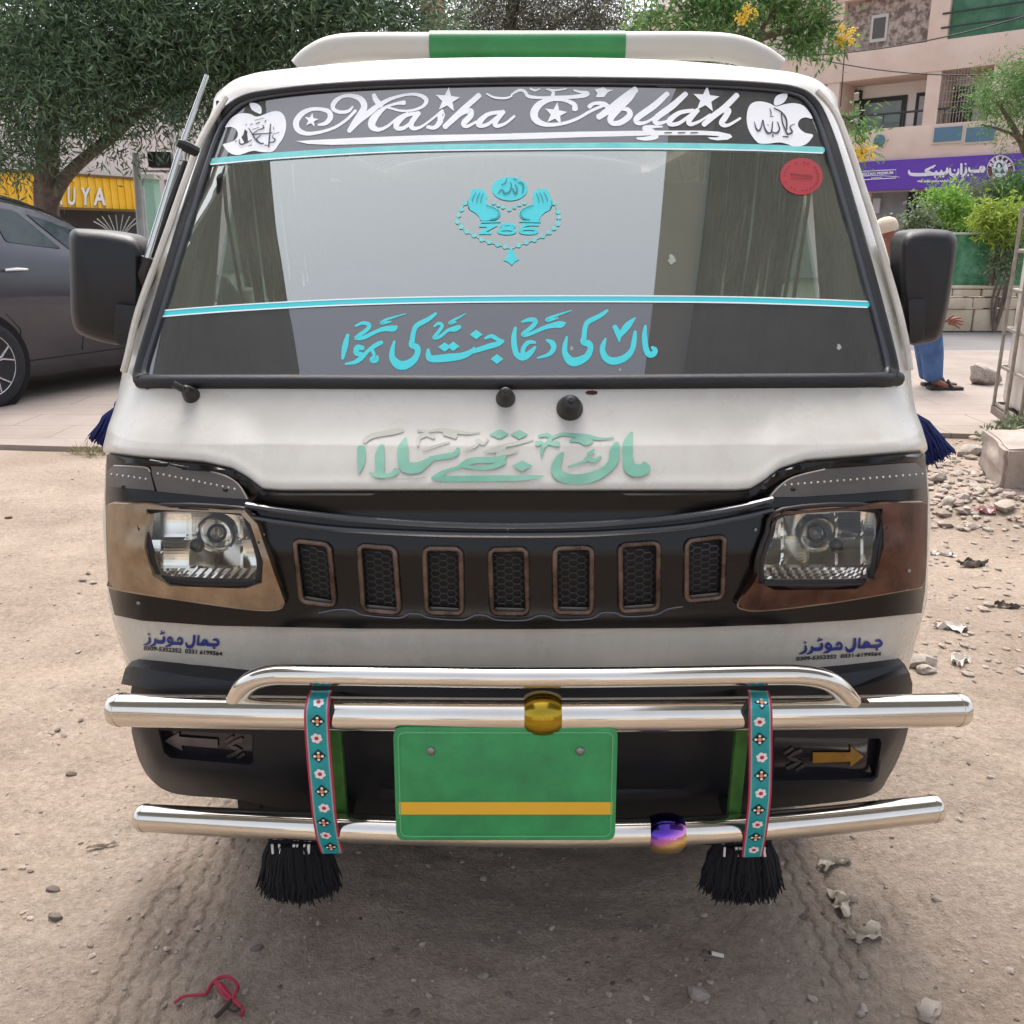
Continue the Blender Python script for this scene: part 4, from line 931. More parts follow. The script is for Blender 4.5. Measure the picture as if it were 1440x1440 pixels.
mb = MB(); c = at_y(937, 1172, 1.362); mb.lathe([(.0255, -.030), (.030, -.024), (.0335, -.012), (.0345, 0), (.0335, .012), (.030, .024), (.0255, .030)], c, 'X', 24); mb.build("tinted_ball", PEARL, bull, smooth=True)
mb = MB(); c = at_y(763, 1004, 1.35); mb.lathe([(.029, -.030), (.033, -.024), (.0365, -.012), (.0375, 0), (.0365, .012), (.033, .024), (.029, .030)], c, 'X', 24); mb.build("brass_ball", M("brass_ball", '#a88c2e', '#b9a04a', scale=6, rough=.16, metal=1), bull, smooth=True)
GREENP = M("green_painted_steel", '#2f5a1f', '#3c7029', scale=20, rough=.55)
for x in (472, 1040):
    mb = MB(); p0 = at_y(x, 1003, 1.385); p1 = at_y(x + (8 if x < 700 else -6), 1168, 1.40); m_ = (p0 + p1) / 2; L = (p0 - p1).length
    mb.box(m_, (.022, .016, L + .05), rx=-math.atan2(p1.y - p0.y, p0.z - p1.z) * -1); mb.build("upright_bracket", GREENP, bull, bevel=.003)
    mb = MB(); mb.tube([p0, Vector((p0.x, 1.56, p0.z - .02))], .014, 8); mb.tube([p1, Vector((p1.x, 1.56, p1.z + .02))], .014, 8); mb.build("mounting_stay", BLACKM, bull, smooth=True)
# number plate on the bars (its own lettering is hidden in the photo, so it stays blank)
PLG = M("green_plate_enamel", '#33995a', '#2a7d49', scale=14, rough=.3, rough2=.5, spread=.2, bump=.05, bscale=25); PLY = M("yellow_plate_stripe", '#e0ad2c', rough=.4)
pl = MB(); c0 = at_y(711, 1104, 1.315); W_, H_ = .36, .20
rotp = Matrix.Rotation(R(-4), 3, 'X')
def plp(x, z, y=0): return c0 + rotp @ Vector((x, y, z))
out = rounded([(-W_ / 2, -H_ / 2), (W_ / 2, -H_ / 2), (W_ / 2, H_ / 2), (-W_ / 2, H_ / 2)], .016, 4)
pl.prism(out, lambda p: plp(p[0], p[1], 0), lambda p: plp(p[0], p[1], .005)); plate = pl.build("number_plate", PLG, van, bevel=.0015)
mb = MB(); mb.prism([(-W_ / 2 + .006, -.052), (W_ / 2 - .006, -.052), (W_ / 2 - .006, -.030), (-W_ / 2 + .006, -.030)], lambda p: plp(p[0], p[1], -.0012), lambda p: plp(p[0], p[1], .001)); mb.build("plate_stripe", PLY, plate)
mb = MB(); q = rounded([(-W_ / 2 + .008, -H_ / 2 + .008), (W_ / 2 - .008, -H_ / 2 + .008), (W_ / 2 - .008, H_ / 2 - .008), (-W_ / 2 + .008, H_ / 2 - .008)], .012, 4)
mb.tube([plp(p[0], p[1], -.0005) for p in q], .0013, 6, closed=True); mb.build("plate_rim", M("pale_green_rim", '#5cab73', rough=.4), plate, smooth=True)
for x in (-.12, .12):
    mb = MB(); mb.ball(plp(x, .06, -.001), .0075, 10, (1, .5, 1)); mb.build("plate_bolt", M("screw_steel", '#8c8a88'), plate, smooth=True)
    for v in mb.v: pass

# ------------------------------------------------------------------ mirrors, aerial, roof rail, drip rail
MIRM = M("mirror_black_plastic", '#0f1115', '#17181d', scale=5, rough=.42, rough2=.55, bump=.05, bscale=200)
def mirror(poly, Y, arm, lower):
    mb = MB(); q = rounded(poly, 14, 4)
    cx = sum(p[0] for p in q) / len(q); cy = sum(p[1] for p in q) / len(q)
    def L_(s_, Yo): return [at_y(cx + (p[0] - cx) * s_, cy + (p[1] - cy) * s_, Yo) for p in q]
    rings = [L_(.80, Y - .055), L_(.93, Y - .045), L_(.985, Y - .025), L_(1, Y), [v + Vector((0, .05, 0)) for v in L_(1, Y)], [v + Vector((0, .052, 0)) for v in L_(.94, Y)]]
    n = len(q); vs = [v for r_ in rings for v in r_]
    mb.add(vs, [(i * n + j, i * n + (j + 1) % n, (i + 1) * n + (j + 1) % n, (i + 1) * n + j) for i in range(len(rings) - 1) for j in range(n)] + [tuple(range(n - 1, -1, -1)), tuple((len(rings) - 1) * n + j for j in range(n))])
    o = mb.build("side_mirror", MIRM, van, smooth=True, angle=50)
    mb = MB(); mb.add([v + Vector((0, .0535, 0)) for v in L_(.93, Y)], [tuple(range(n))]); mb.build("mirror_glass", M("mirror_silver", '#dddddd', rough=.03, metal=1), o)
    mb = MB(); q2 = rounded(lower, 5, 3); mb.prism(q2, lambda p: at_y(p[0], p[1], Y - .068), lambda p: at_y(p[0], p[1], Y + .02)); mb.build("mirror_socket", MIRM, o, bevel=.004)
    mb = MB(); mb.tube(arm, .016, 10); mb.build("mirror_arm", MIRM, o, smooth=True)
mirror([(97, 328), (104, 321), (150, 324), (188, 331), (201, 346), (201, 420), (196, 470), (170, 487), (130, 478), (104, 466), (99, 440)], 1.84, [at_y(185, 458, 1.84), at_y(196, 462, 1.9), at_y(225, 466, 2.0)], [(161, 427), (196, 431), (196, 480), (168, 486), (161, 478)])
mirror([(1266, 338), (1275, 325), (1300, 321), (1336, 324), (1346, 333), (1345, 355), (1334, 430), (1325, 470), (1317, 480), (1281, 487), (1275, 470), (1266, 400)], 1.84, [at_y(1288, 455, 1.84), at_y(1276, 460, 1.92), at_y(1240, 462, 2.0)], [(1277, 421), (1301, 420), (1303, 428), (1298, 478), (1280, 484)])
aer = MB(); aer.tube([at_y(201, 392, 1.80), at_y(208, 362, 1.80)], .012, 8)
aer.tube([at_y(200, 405, 1.81), at_y(203, 385, 1.80), at_y(209, 365, 1.80)], [.010, .016, .011], 10); aer.box(at_y(206, 386, 1.83), (.03, .05, .05), ry=R(20)); base = aer.build("aerial", M("aerial_base_black", '#1f1c1f', rough=.4), van, smooth=True)
mb = MB(); mb.tube([at_y(206, 365, 1.795), at_y(250, 220, 1.86), at_y(291, 106, 1.93)], [.0062, .0052, .0042], 10); mb.build("mast", M("steel_mast", '#d8d8d4', rough=.18, metal=.9), base, smooth=True)
mb = MB(); mb.tube([at_y(249, 200, 1.86), at_y(262, 206, 1.87), at_y(276, 213, 1.89)], [.007, .011, .010], 8); mb.build("mast_clip", BLACKM, base, smooth=True)
for pts in ([(317, 137, 1.99), (283, 196, 1.93), (262, 250, 1.88), (232, 335, 1.82), (196, 433, 1.76), (180, 500, 1.72), (174, 522, 1.72)], [(1150, 128, 1.99), (1176, 160, 1.96), (1200, 225, 1.91), (1240, 352, 1.83), (1268, 452, 1.76), (1280, 520, 1.73)]):
    mb = MB(); mb.tube([Vector(q) for q in spline([tuple(at_y(*p)) for p in pts], 4)], .0065, 8); mb.build("drip_rail", M("grimy_white_rail", '#dedad2', '#c4bdb1', scale=18, rough=.5, spread=.2), van, smooth=True)
for (a, b_) in (((203, 392, 1.84), (262, 228, 1.935)),):
    mb = MB(); mb.tube([at_y(*a), at_y((a[0] + b_[0]) / 2, (a[1] + b_[1]) / 2 + 2, (a[2] + b_[2]) / 2), at_y(*b_)], [.011, .010, .007], 8); mb.build("door_frame_strip", BLACKM, van, smooth=True)
RAILW = M("spotted_white_pipe", '#b9b6b0', '#5f5a55', scale=16, rough=.45, mid=.68, spread=.03)
rail_pts = [(424, 100, 2.62), (440, 84, 2.62), (470, 70, 2.62), (520, 66, 2.62), (620, 66, 2.6), (740, 65, 2.6), (880, 65, 2.6), (980, 65, 2.62), (1030, 69, 2.62), (1066, 82, 2.62), (1092, 100, 2.62)]
o, Q = tubepx(rail_pts, .034, "roof_rail", RAILW, van, 18)
mb = MB(); mb.tube([at_y(605 + (878 - 605) * i / 8, 65.6 - .2 * abs(i - 4) * 0, 2.6) for i in range(9)], .0366, 18); mb.build("green_sleeve", M("green_rail_paint", '#26743c', '#2d8446', scale=8, rough=.35), o, smooth=True)
d = MB(); d.ball(at_y(705, 92, 2.14), .012, 8, (1.6, .6, .5)); d.build("roof_stud", BLACKM, van, smooth=True)

# ------------------------------------------------------------------ cab interior
INT = M("cab_grey_trim", '#77797a', '#6a6c6c', scale=8, rough=.7); SEATM = M("seat_vinyl", '#4a494c', '#565457', scale=7, rough=.6)
mb = MB(); mb.box((VX, 1.80, .98), (1.22, .34, .18)); mb.box((VX, 1.86, 1.07), (1.1, .18, .05)); mb.build("dashboard", INT, van, bevel=.02)
for x in (-.38, .36):
    mb = MB(); mb.box((VX + x, 2.62, .86), (.48, .46, .14)); seat = mb.build("seat", SEATM, van, bevel=.04)
    mb = MB(); mb.box((VX + x, 2.86, 1.20), (.47, .12, .60), rx=R(-8)); mb.build("seat_back", SEATM, seat, bevel=.04)
mb = MB(); mb.box((VX, 3.62, 1.18), (1.22, .10, .62), rx=R(-8)); mb.box((VX, 3.45, .86), (1.22, .46, .14)); mb.build("bench_seat", SEATM, van, bevel=.04)
mb = MB(); mb.tube([Vector((VX - .36 + .19 * math.cos(a), 2.12 + .10 * math.sin(a), 1.10 + .16 * math.sin(a))) for a in [i * math.pi / 14 for i in range(28)]], .014, 8, closed=True); mb.tube([(VX - .36, 2.12, 1.10), (VX - .36, 1.9, .95)], .02, 8); mb.box((VX - .36, 2.12, 1.1), (.36, .03, .04)); mb.build("steering_wheel", SEATM, van, smooth=True)
mb = MB(); mb.box((VX + .02, 2.06, 1.56), (.22, .02, .065)); mb.build("rear_view_mirror", M("mirror_back_grey", '#8f9490', rough=.3), van, bevel=.012)
r_ = random.Random(4)
for sx in (-1, 1):   # fringed curtains beside both posts
    mb = MB()
    for i in range(90):
        y = 1.98 + i * .012; x = VX + sx * (.60 - r_.uniform(0, .03)); z1 = 1.60 - r_.uniform(0, .03); z0 = 1.18 + .12 * math.sin(i * .35) + r_.uniform(-.03, .03)
        mb.tube([(x, y, z1), (x - sx * .01 * r_.random(), y + r_.uniform(-.01, .01), (z0 + z1) / 2), (x - sx * .02, y, z0)], .004, 4)
    mb.build("curtain_fringe", M("dark_fringe", '#2f3430', '#555c50', scale=30, rough=.9), van)
SG = glass_mat("side_glass_tinted", (.55, .68, .62, 1), refl=.18)
for sx in (-1, 1):
    for (y0, y1) in ((2.15, 2.9), (3.05, 3.75), (3.9, 4.45)):
        mb = MB()
        def xs_(z): return VX + sx * (.715 - (z - 1.05) * .165 + .004)
        q = rounded([(y0, 1.12), (y1, 1.12), (y1, 1.55), (y0 + (.12 if y0 < 2.5 else 0), 1.55)], .05, 4)
        mb.prism(q, lambda p: Vector((xs_(p[1]), p[0], p[1])), lambda p: Vector((xs_(p[1]) - sx * .006, p[0], p[1]))); mb.build("side_window", SG, van)
TYRE = M("tyre_rubber", '#17171a', '#222226', scale=30, rough=.75, bump=.3)
def wheel(name, c, r, wd, parent, rimm, n=36):
    mb = MB(); mb.lathe([(r * .62, -wd / 2), (r * .9, -wd / 2), (r * .985, -wd * .36), (r, -wd * .2), (r, wd * .2), (r * .985, wd * .36), (r * .9, wd / 2), (r * .62, wd / 2)], c, 'X', n); w_ = mb.build(name, rimm, parent, smooth=True)
    return w_
for sx in (-1, 1):
    for y in (2.12, 4.0):
        wl = wheel("wheel", Vector((VX + sx * .62, y, .27)), .27, .15, van, TYRE)
        mb = MB(); mb.lathe([(.165, -.04), (.16, .03), (.10, .045), (.05, .05)], Vector((VX + sx * .65, y, .27)), 'X', 24, scale=(sx, 1, 1)); mb.build("rim", M("steel_rim", '#a8a8a6', rough=.35, metal=.8), wl, smooth=True)
mb = MB(); mb.box((VX, 3.1, .42), (1.1, 3.0, .14)); mb.build("chassis", BLACKM, van)
mb = MB(); mb.box((-.02, 1.60, .275), (1.04, .03, .13)); mb.box((-.02, 1.66, .32), (1.0, .14, .05)); mb.tube([(-.6, 2.12, .27), (.62, 2.12, .27)], .035, 8)
for i in range(9): mb.box((-.50 + i * .12, 1.582, .285), (.012, .012, .05))
mb.build("underbody_panel", M("grimy_underbody", '#1f1b18', '#2e2824', scale=14, rough=.85), van)
# ------------------------------------------------------------------ ribbons and tassels hung on the bars
RTEAL = M("ribbon_teal", '#158c92', '#1a9a9c', scale=40, rough=.5); RRED = M("ribbon_red", '#b0213f', rough=.5); RWH = M("ribbon_white", '#e6dfe0', rough=.5); RBLK = M("ribbon_black", '#0c1214', rough=.5); ROR = M("ribbon_orange", '#d98a4f', rough=.5); RGR = M("ribbon_grey_edge", '#8fa0a6', rough=.5); RCR = M("ribbon_centre_red", '#c0233c', rough=.5)
def ribbon(path, label, seed):
    # path: (px, py, depth, half width in px); the band is woven with red selvedges and a row of flowers
    pts = [np.array([*at_y(p[0], p[1], p[2]), p[3]]) for p in path]; q = spline(pts, 8); n = len(q)
    C = [Vector(a[:3]) for a in q]; hw = [a[3] * 1.55 / FPX for a in q]
    Ls = [0]
    for i in range(1, n): Ls.append(Ls[-1] + (C[i] - C[i - 1]).length)
    def P(u, v, k=0):
        v = min(max(v, 0), Ls[-1]); i = int(np.searchsorted(Ls, v)); i = min(max(i, 1), n - 1); f = (v - Ls[i - 1]) / (Ls[i] - Ls[i - 1] + 1e-9)
        c = C[i - 1].lerp(C[i], f); h = hw[i - 1] + (hw[i] - hw[i - 1]) * f; T = (C[i] - C[i - 1]).normalized()
        side = (Vector((1, 0, 0)) - T * T.x).normalized(); nn = side.cross(T).normalized()
        if nn.y > 0: nn = -nn
        return c + side * (h * u) + nn * (.0004 * k) + nn * (-.002 * u * u)
    us = [-1, -.84, -.72, .72, .84, 1]; mats = [RRED, RGR, RTEAL, RGR, RRED, RWH, RCR, RBLK, ROR]
    mb = MB(); N = 60
    for j in range(5):
        mb.cur = j
        for i in range(N):
            v0, v1 = Ls[-1] * i / N, Ls[-1] * (i + 1) / N
            mb.add([P(us[j], v0), P(us[j + 1], v0), P(us[j + 1], v1), P(us[j], v1)], [(0, 1, 2, 3)])
    hwm = sum(hw) / n; m_ = 11; rr = random.Random(seed)
    def disc(u, v, r_, mat, k, pts_=10, rx=1.):
        mb.cur = mat; ps = [P(u + r_ * rx * math.cos(2 * math.pi * i / pts_) / hwm, v + r_ * math.sin(2 * math.pi * i / pts_), k) for i in range(pts_)]; mb.add(ps, [tuple(range(pts_))])
    for i in range(m_):
        v = Ls[-1] * (i + .35) / m_; u = rr.uniform(-.12, .12)
        if i % 2 == (1 if seed == 1 else 0):
            for a in range(6): disc(u + .0058 * math.cos(a * 1.047 + .3) / hwm, v + .0058 * math.sin(a * 1.047 + .3), .0037, 5, 1 + .1 * a, 8)
            disc(u, v, .0036, 6, 2)
        else:
            mb.cur = 7; ps = [P(u + .012 * math.cos(a) / hwm, v + .0125 * math.sin(a), 1) for a in (0, math.pi / 2, math.pi, 3 * math.pi / 2)]; mb.add(ps, [(0, 1, 2, 3)])
            for a in range(4): disc(u + .0062 * math.cos(a * 1.571) / hwm, v + .0062 * math.sin(a * 1.571), .0024, 5, 2 + .1 * a, 8)
            disc(u, v, .0034, 8, 3)
    o = mb.build("embroidered_ribbon", mats); me = o.data
    tag(o, label, "ribbon", "embroidered ribbons on the bull bar"); return o
ribbon([(452, 972, 1.375, 15), (447, 985, 1.335, 16), (445, 1004, 1.322, 17), (446, 1035, 1.325, 17), (449, 1075, 1.325, 17), (453, 1120, 1.325, 17), (456, 1150, 1.33, 17), (461, 1180, 1.345, 17), (467, 1201, 1.36, 16)], "teal flowered ribbon over the bars, between the grey arrow lamp and the green plate", 1)
ribbon([(1066, 972, 1.375, 14), (1069, 985, 1.335, 15), (1070, 1004, 1.322, 16), (1070, 1035, 1.325, 16), (1070, 1075, 1.325, 16), (1069, 1120, 1.325, 16), (1066, 1150, 1.33, 16), (1062, 1180, 1.345, 16), (1058, 1206, 1.36, 15)], "teal flowered ribbon over the bars, beside the amber arrow lamp", 2)
YARN = M("black_yarn", '#0a0b10', '#10121a', scale=60, rough=.95); YARNB = M("blue_yarn", '#14225f', '#0f1a4c', scale=60, rough=.9)
def tassel(top, w0, w1, h, mat, label, group, seed, n=900, lean=(0, 0), flat=.55, knots=True, edge=None):
    rr = random.Random(seed); mb = MB()
    for i in range(n):
        a = rr.uniform(0, 2 * math.pi); r_ = math.sqrt(rr.random())
        cx, cy = r_ * math.cos(a), r_ * math.sin(a) * flat
        hh = h * (1 - .16 * r_ * r_ - .08 * rr.random()) * (1 + (.14 if rr.random() < .02 else 0))
        if edge: hh *= edge(cx)
        p = [Vector((top[0] + cx * (w0 + (w1 - w0) * f ** .55) + lean[0] * f * h, top[1] + cy * (w0 + (w1 - w0) * f ** .55), top[2] - hh * f)) for f in (0, .3, .65, 1)]
        p[3] += Vector((rr.uniform(-.011, .011), rr.uniform(-.006, .006), 0))
        p[1] += Vector((rr.uniform(-.003, .003), rr.uniform(-.003, .003), 0)); p[2] += Vector((rr.uniform(-.005, .005), rr.uniform(-.004, .004), 0))
        mb.tube(p, [.0024, .0030, .0026, .0010], 4)
    mb.tube([(top[0] - w0, top[1], top[2]), (top[0] + w0, top[1], top[2])], .012, 8)
    o = mb.build("yarn_tassel", mat, smooth=True)
    tag(o, label, "tassel", group)
    if knots:
        k = MB()
        for i in range(9):
            x = top[0] + w0 * rr.uniform(-.9, .7); k.tube([(x, top[1] - .02, top[2] + .004), (x + rr.uniform(-.003, .003), top[1] - .024, top[2] - .012)], .0022, 5)
        k.build("white_thread_tie", M("white_thread", '#d5d2cf', rough=.8), o)
    return o
c = at_y(417, 1180, 1.40); tassel(c, .046, .070, .122, YARN, "black yarn tassel hanging under the lower chrome tube at the left ribbon", "black tassels under the bull bar", 1)
c = at_y(1046, 1184, 1.40); tassel(c, .046, .070, .118, YARN, "black yarn tassel hanging under the lower chrome tube at the right ribbon", "black tassels under the bull bar", 2)
c = at_y(1272, 577, 1.95); tassel(c, .010, .074, .128, YARNB, "blue yarn tassel sticking out at the van's side below the right mirror", "blue tassels on the van's sides", 3, 1100, (.30, 0), .6, False, lambda u: 1 - .18 * u)
c = at_y(170, 572, 1.95); tassel(c, .010, .055, .095, YARNB, "blue yarn tassel peeping out at the van's side below the left mirror", "blue tassels on the van's sides", 4, 700, (-.16, 0), .6, False, lambda u: 1 + .14 * u)

# ------------------------------------------------------------------ parked dark car at the left
def build_car():
    O = Vector((-4.22, 7.42, .035)); T = Vector((.42, .907, 0)).normalized(); W_ = Vector((-T.y, T.x, 0))     # T: tail to nose, W_: away from the camera
    root = empty("parked_car", tuple(O + T * 1.3 + W_ * .9)); tag(root, "dark grey car with chrome door handle and spoked alloy wheel, parked behind the left mirror", "car")
    def P(s, w_, z): return O + T * s + W_ * w_ + Vector((0, 0, z))
    def ip(tab, s): return float(np.interp(s, [a for a, b in tab], [b for a, b in tab]))
    ROOF = [(-1.05, .98), (-.95, 1.12), (-.75, 1.38), (-.45, 1.58), (0, 1.70), (.35, 1.72), (.6, 1.695), (.85, 1.64), (1.1, 1.55), (1.33, 1.445), (1.6, 1.27), (1.9, 1.12), (2.1, 1.06), (2.6, 1.02), (3.2, .93), (3.45, .80), (3.55, .6)]
    BELT = [(-1.05, .95), (-.7, 1.28), (.4, 1.27), (.95, 1.20), (1.6, 1.10), (1.9, 1.06), (2.6, 1.0), (3.55, .58)]
    ss = sorted(set([-1.05 + 4.6 * i / 46 for i in range(47)])); secs = []
    for s in ss:
        r_ = ip(ROOF, s); b = min(ip(BELT, s), r_ - .015); e = max(0, (-.7 - s) / .35) ** 2 * .16 + max(0, (s - 2.9) / .65) ** 2 * .22
        low = .19 if -.9 < s < 3.3 else .30
        half = [(.10 + e, low), (.04 + e, low + .10), (.012 + e, .52), (0 + e, .78), (.015 + e, b - .10), (.045 + e, b), (.045 + e + (.27 * min(1, max(0, (r_ - b) / .42))) * .75, b + (r_ - b) * .80), (.10 + e + .30 * min(1, max(0, (r_ - b) / .42)), r_ - .005), (.60, r_ + .015), (.9, r_ + .02)]
        secs.append([P(s, w_, z) for w_, z in half] + [P(s, 1.8 - w_, z) for w_, z in half[-2::-1]])
    k = len(secs[0]); mb = MB(); mb.add([p for c_ in secs for p in c_], [(i * k + j, (i + 1) * k + j, (i + 1) * k + j + 1, i * k + j + 1) for i in range(len(secs) - 1) for j in range(k - 1)] + [tuple(range(k)), tuple((len(secs) - 1) * k + j for j in range(k - 1, -1, -1))])
    PAINT = M("dark_grey_car_paint", '#3d3c43', '#45444b', scale=3, rough=.25, metal=.6, coat=.8)
    mb.build("body", PAINT, root, smooth=True, angle=30)
    def side(s, z, off=.008):
        r_ = ip(ROOF, s); b = min(ip(BELT, s), r_ - .015); f = (z - b) / max(.02, (r_ - b) * .8)
        if z >= b: w_ = .045 + .27 * .75 * min(1, max(0, (r_ - b) / .42)) * min(f, 1.2)
        elif z > .78: w_ = .015 + (z - b + .1) * .3 if z > b - .1 else .015 * (z - .78) / max(.05, b - .88)
        else: w_ = float(np.interp(z, [.19, .29, .52, .78], [.10, .04, .012, 0]))
        return P(s, w_ - off, z)
    CG = M("car_glass_green", '#1f3132', '#182728', scale=2, rough=.06, spec=.4)
    for q in ([(-.55, 1.36), (-.4, 1.31), (.34, 1.30), (.34, 1.58), (-.2, 1.57)], [(.40, 1.295), (.93, 1.235), (.64, 1.545), (.40, 1.57)], [(1.02, 1.225), (1.72, 1.11), (1.45, 1.25), (1.15, 1.40), (.74, 1.525)]):
        m2 = MB(); qq = rounded(q, .03, 3); m2.prism(qq, lambda p: side(p[0], p[1], .006), lambda p: side(p[0], p[1], -.03)); m2.build("window", CG, root)
    CR_ = M("car_chrome", '#dcdcdc', rough=.12, metal=1)
    m2 = MB(); m2.tube([side(s, ip(ROOF, s) - .055, .004) for s in np.linspace(-.5, 1.75, 24)], .010, 6); m2.build("roof_trim", M("car_black_gloss", '#0e0e10', rough=.15, coat=.5), root, smooth=True)
    for s0 in (.40, 1.42):
        m2 = MB(); m2.tube([side(s0 - .10, 1.075, .025), side(s0, 1.08, .04), side(s0 + .11, 1.075, .02)], [.012, .017, .012], 8); m2.build("door_handle", CR_, root, smooth=True)
    SE = M("shut_line", '#08080a', rough=.8)
    for pts in ([(.98, .37), (1.02, .6), (1.03, .9), (1.0, 1.18)], [(.38, .33), (.9, .335), (1.6, .34), (2.2, .36)], [(.36, .33), (.38, .6), (.10, .92), (.05, 1.25)]):
        m2 = MB(); m2.tube([side(s, z, .001) for s, z in pts], .005, 5); m2.build("shut_line", SE, root)
    for s0 in (0, 2.65):
        rot = Matrix((T, Vector((0, 0, 1)), W_)).transposed()
        cb = P(s0, .02, .35)
        m2 = MB(); m2.lathe([(.415, -.028), (.415, .10), (.2, .12)], cb, 'Z', 36, rot=rot); m2.build("wheel_arch", M("arch_black", '#08080a', rough=.9), root, smooth=True)
        m2 = MB(); m2.lathe([(.24, -.035), (.31, -.05), (.345, -.035), (.355, .0), (.355, .12), (.33, .17)], P(s0, .0, .35), 'Z', 40, rot=rot); wl = m2.build("wheel", TYRE, root, smooth=True)
        m2 = MB()
        m2.lathe([(.235, -.028), (.255, -.04), (.265, -.032), (.25, -.01)], P(s0, 0, .35), 'Z', 40, rot=rot)
        for i in range(5):
            for dl in (-.16, .16):
                a = i * 2 * math.pi / 5 + .3; a2 = a + dl
                m2.tube([P(s0 + .05 * math.cos(a), -.03, .35 + .05 * math.sin(a)), P(s0 + .15 * math.cos(a2 * .5 + a * .5), -.035, .35 + .15 * math.sin(a2 * .5 + a * .5)), P(s0 + .245 * math.cos(a + dl * 1.5), -.03, .35 + .245 * math.sin(a + dl * 1.5))], .011, 6)
        m2.ball(P(s0, -.03, .35), .05, 10); m2.build("rim", M("alloy_spoke", '#c5c6ca', rough=.25, metal=.9), wl, smooth=True)
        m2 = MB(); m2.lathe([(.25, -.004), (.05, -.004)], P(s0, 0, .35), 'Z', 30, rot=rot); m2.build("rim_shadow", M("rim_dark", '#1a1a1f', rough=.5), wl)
    m2 = MB(); m2.box(P(3.4, .25, .62), (.06, .3, .12)); m2.build("headlight", CR_, root, bevel=.02)
build_car()

# ------------------------------------------------------------------ foliage
def leaf_mat(name, c1, c2, tr=.25):
    m = bpy.data.materials.new(name); m.use_nodes = True; t = m.node_tree; b = t.nodes["Principled BSDF"]; out = t.nodes["Material Output"]
    g = t.nodes.new("ShaderNodeNewGeometry"); r = t.nodes.new("ShaderNodeValToRGB"); r.color_ramp.elements[0].color = lin(c1); r.color_ramp.elements[1].color = lin(c2)
    t.links.new(g.outputs["Random Per Island"], r.inputs[0]); t.links.new(r.outputs[0], b.inputs["Base Color"]); b.inputs["Roughness"].default_value = .5; b.inputs["Specular IOR Level"].default_value = .3
    tl = t.nodes.new("ShaderNodeBsdfTranslucent"); t.links.new(r.outputs[0], tl.inputs[0]); mx = t.nodes.new("ShaderNodeMixShader"); mx.inputs[0].default_value = tr
    t.links.new(b.outputs[0], mx.inputs[1]); t.links.new(tl.outputs[0], mx.inputs[2]); t.links.new(mx.outputs[0], out.inputs[0]); return m
def leaves(name, blobs, n, ln, wd, mat, parent, seed, clump=.28, droop=.3, cl_per=26, squash=.8):
    rg = np.random.default_rng(seed); tot = sum(b[1] ** 2 * (b[2] if len(b) > 2 else 1) for b in blobs); Cs = []
    for b in blobs:
        k = max(3, int(n / cl_per * b[1] ** 2 * (b[2] if len(b) > 2 else 1) / tot)); v = rg.normal(size=(k, 3)); v /= np.linalg.norm(v, axis=1)[:, None]
        r_ = b[1] * (rg.random(k) ** .45)[:, None] * (1 + .25 * rg.normal(size=(k, 1))); Cs.append(np.array(b[0])[None] + v * r_ * np.array([1, 1, squash]))
    C = np.concatenate(Cs); sz = clump * (.5 + rg.random(len(C)))
    idx = np.repeat(np.arange(len(C)), cl_per); N = len(idx)
    P = C[idx] + rg.normal(size=(N, 3)) * sz[idx][:, None] * .55
    D = (P - C[idx]); D /= np.linalg.norm(D, axis=1)[:, None] + 1e-6; D += rg.normal(size=(N, 3)) * .6; D[:, 2] -= droop; D /= np.linalg.norm(D, axis=1)[:, None]
    Q = rg.normal(size=(N, 3)); Sd = np.cross(D, Q); Sd /= np.linalg.norm(Sd, axis=1)[:, None] + 1e-6
    L = (ln * (.6 + .8 * rg.random(N)))[:, None]; Wd = (wd * (.7 + .6 * rg.random(N)))[:, None]
    V = np.stack([P - D * L * .5, P + Sd * Wd * .5 - D * L * .05, P + D * L * .5, P - Sd * Wd * .5 - D * L * .05], 1).reshape(-1, 3)
    me = bpy.data.meshes.new(name); me.vertices.add(len(V)); me.vertices.foreach_set("co", V.ravel()); me.loops.add(N * 4); me.loops.foreach_set("vertex_index", np.arange(N * 4))
    me.polygons.add(N); me.polygons.foreach_set("loop_start", np.arange(N) * 4); me.update(); me.validate()
    return link(name, me, mat, parent)
BARK = M("grey_brown_bark", '#5a4c45', '#74655c', scale=9, rough=.95, bump=.8, bscale=25)
def tree(name, label, cat, base, limbs, blobs, n, ln, wd, mat, seed, group=None, **kw):
    root = empty(name, base); tag(root, label, cat, group)
    mb = MB()
    for pts, r0, r1 in limbs:
        q = spline([tuple(p) for p in pts], 5); mb.tube([Vector(p) for p in q], [r0 + (r1 - r0) * i / (len(q) - 1) for i in range(len(q))], 10)
    mb.build("trunk" if cat == "tree" else "stem", BARK, root, smooth=True)
    leaves("crown" if cat == "tree" else "foliage", blobs, n, ln, wd, mat, root, seed, **kw)
    return root
A = lambda x, y, Y: at_y(x, y, Y)
LG = leaf_mat("dark_narrow_leaf", '#3a4e3a', '#6f8864'); LG2 = leaf_mat("grey_green_leaf", '#4a5044', '#86836f'); LB = leaf_mat("bright_leaf", '#5f8c38', '#98bd58', .35); LB2 = leaf_mat("mid_leaf", '#47693a', '#7ba05c', .3); LY = leaf_mat("yellow_green_leaf", '#7b9433', '#a9b956', .35); LGY = leaf_mat("dusty_leaf", '#5d6b4c', '#8b9678', .3)
Y = 12.0; b0 = A(66, 330, Y); base = Vector((b0.x, Y, .02))
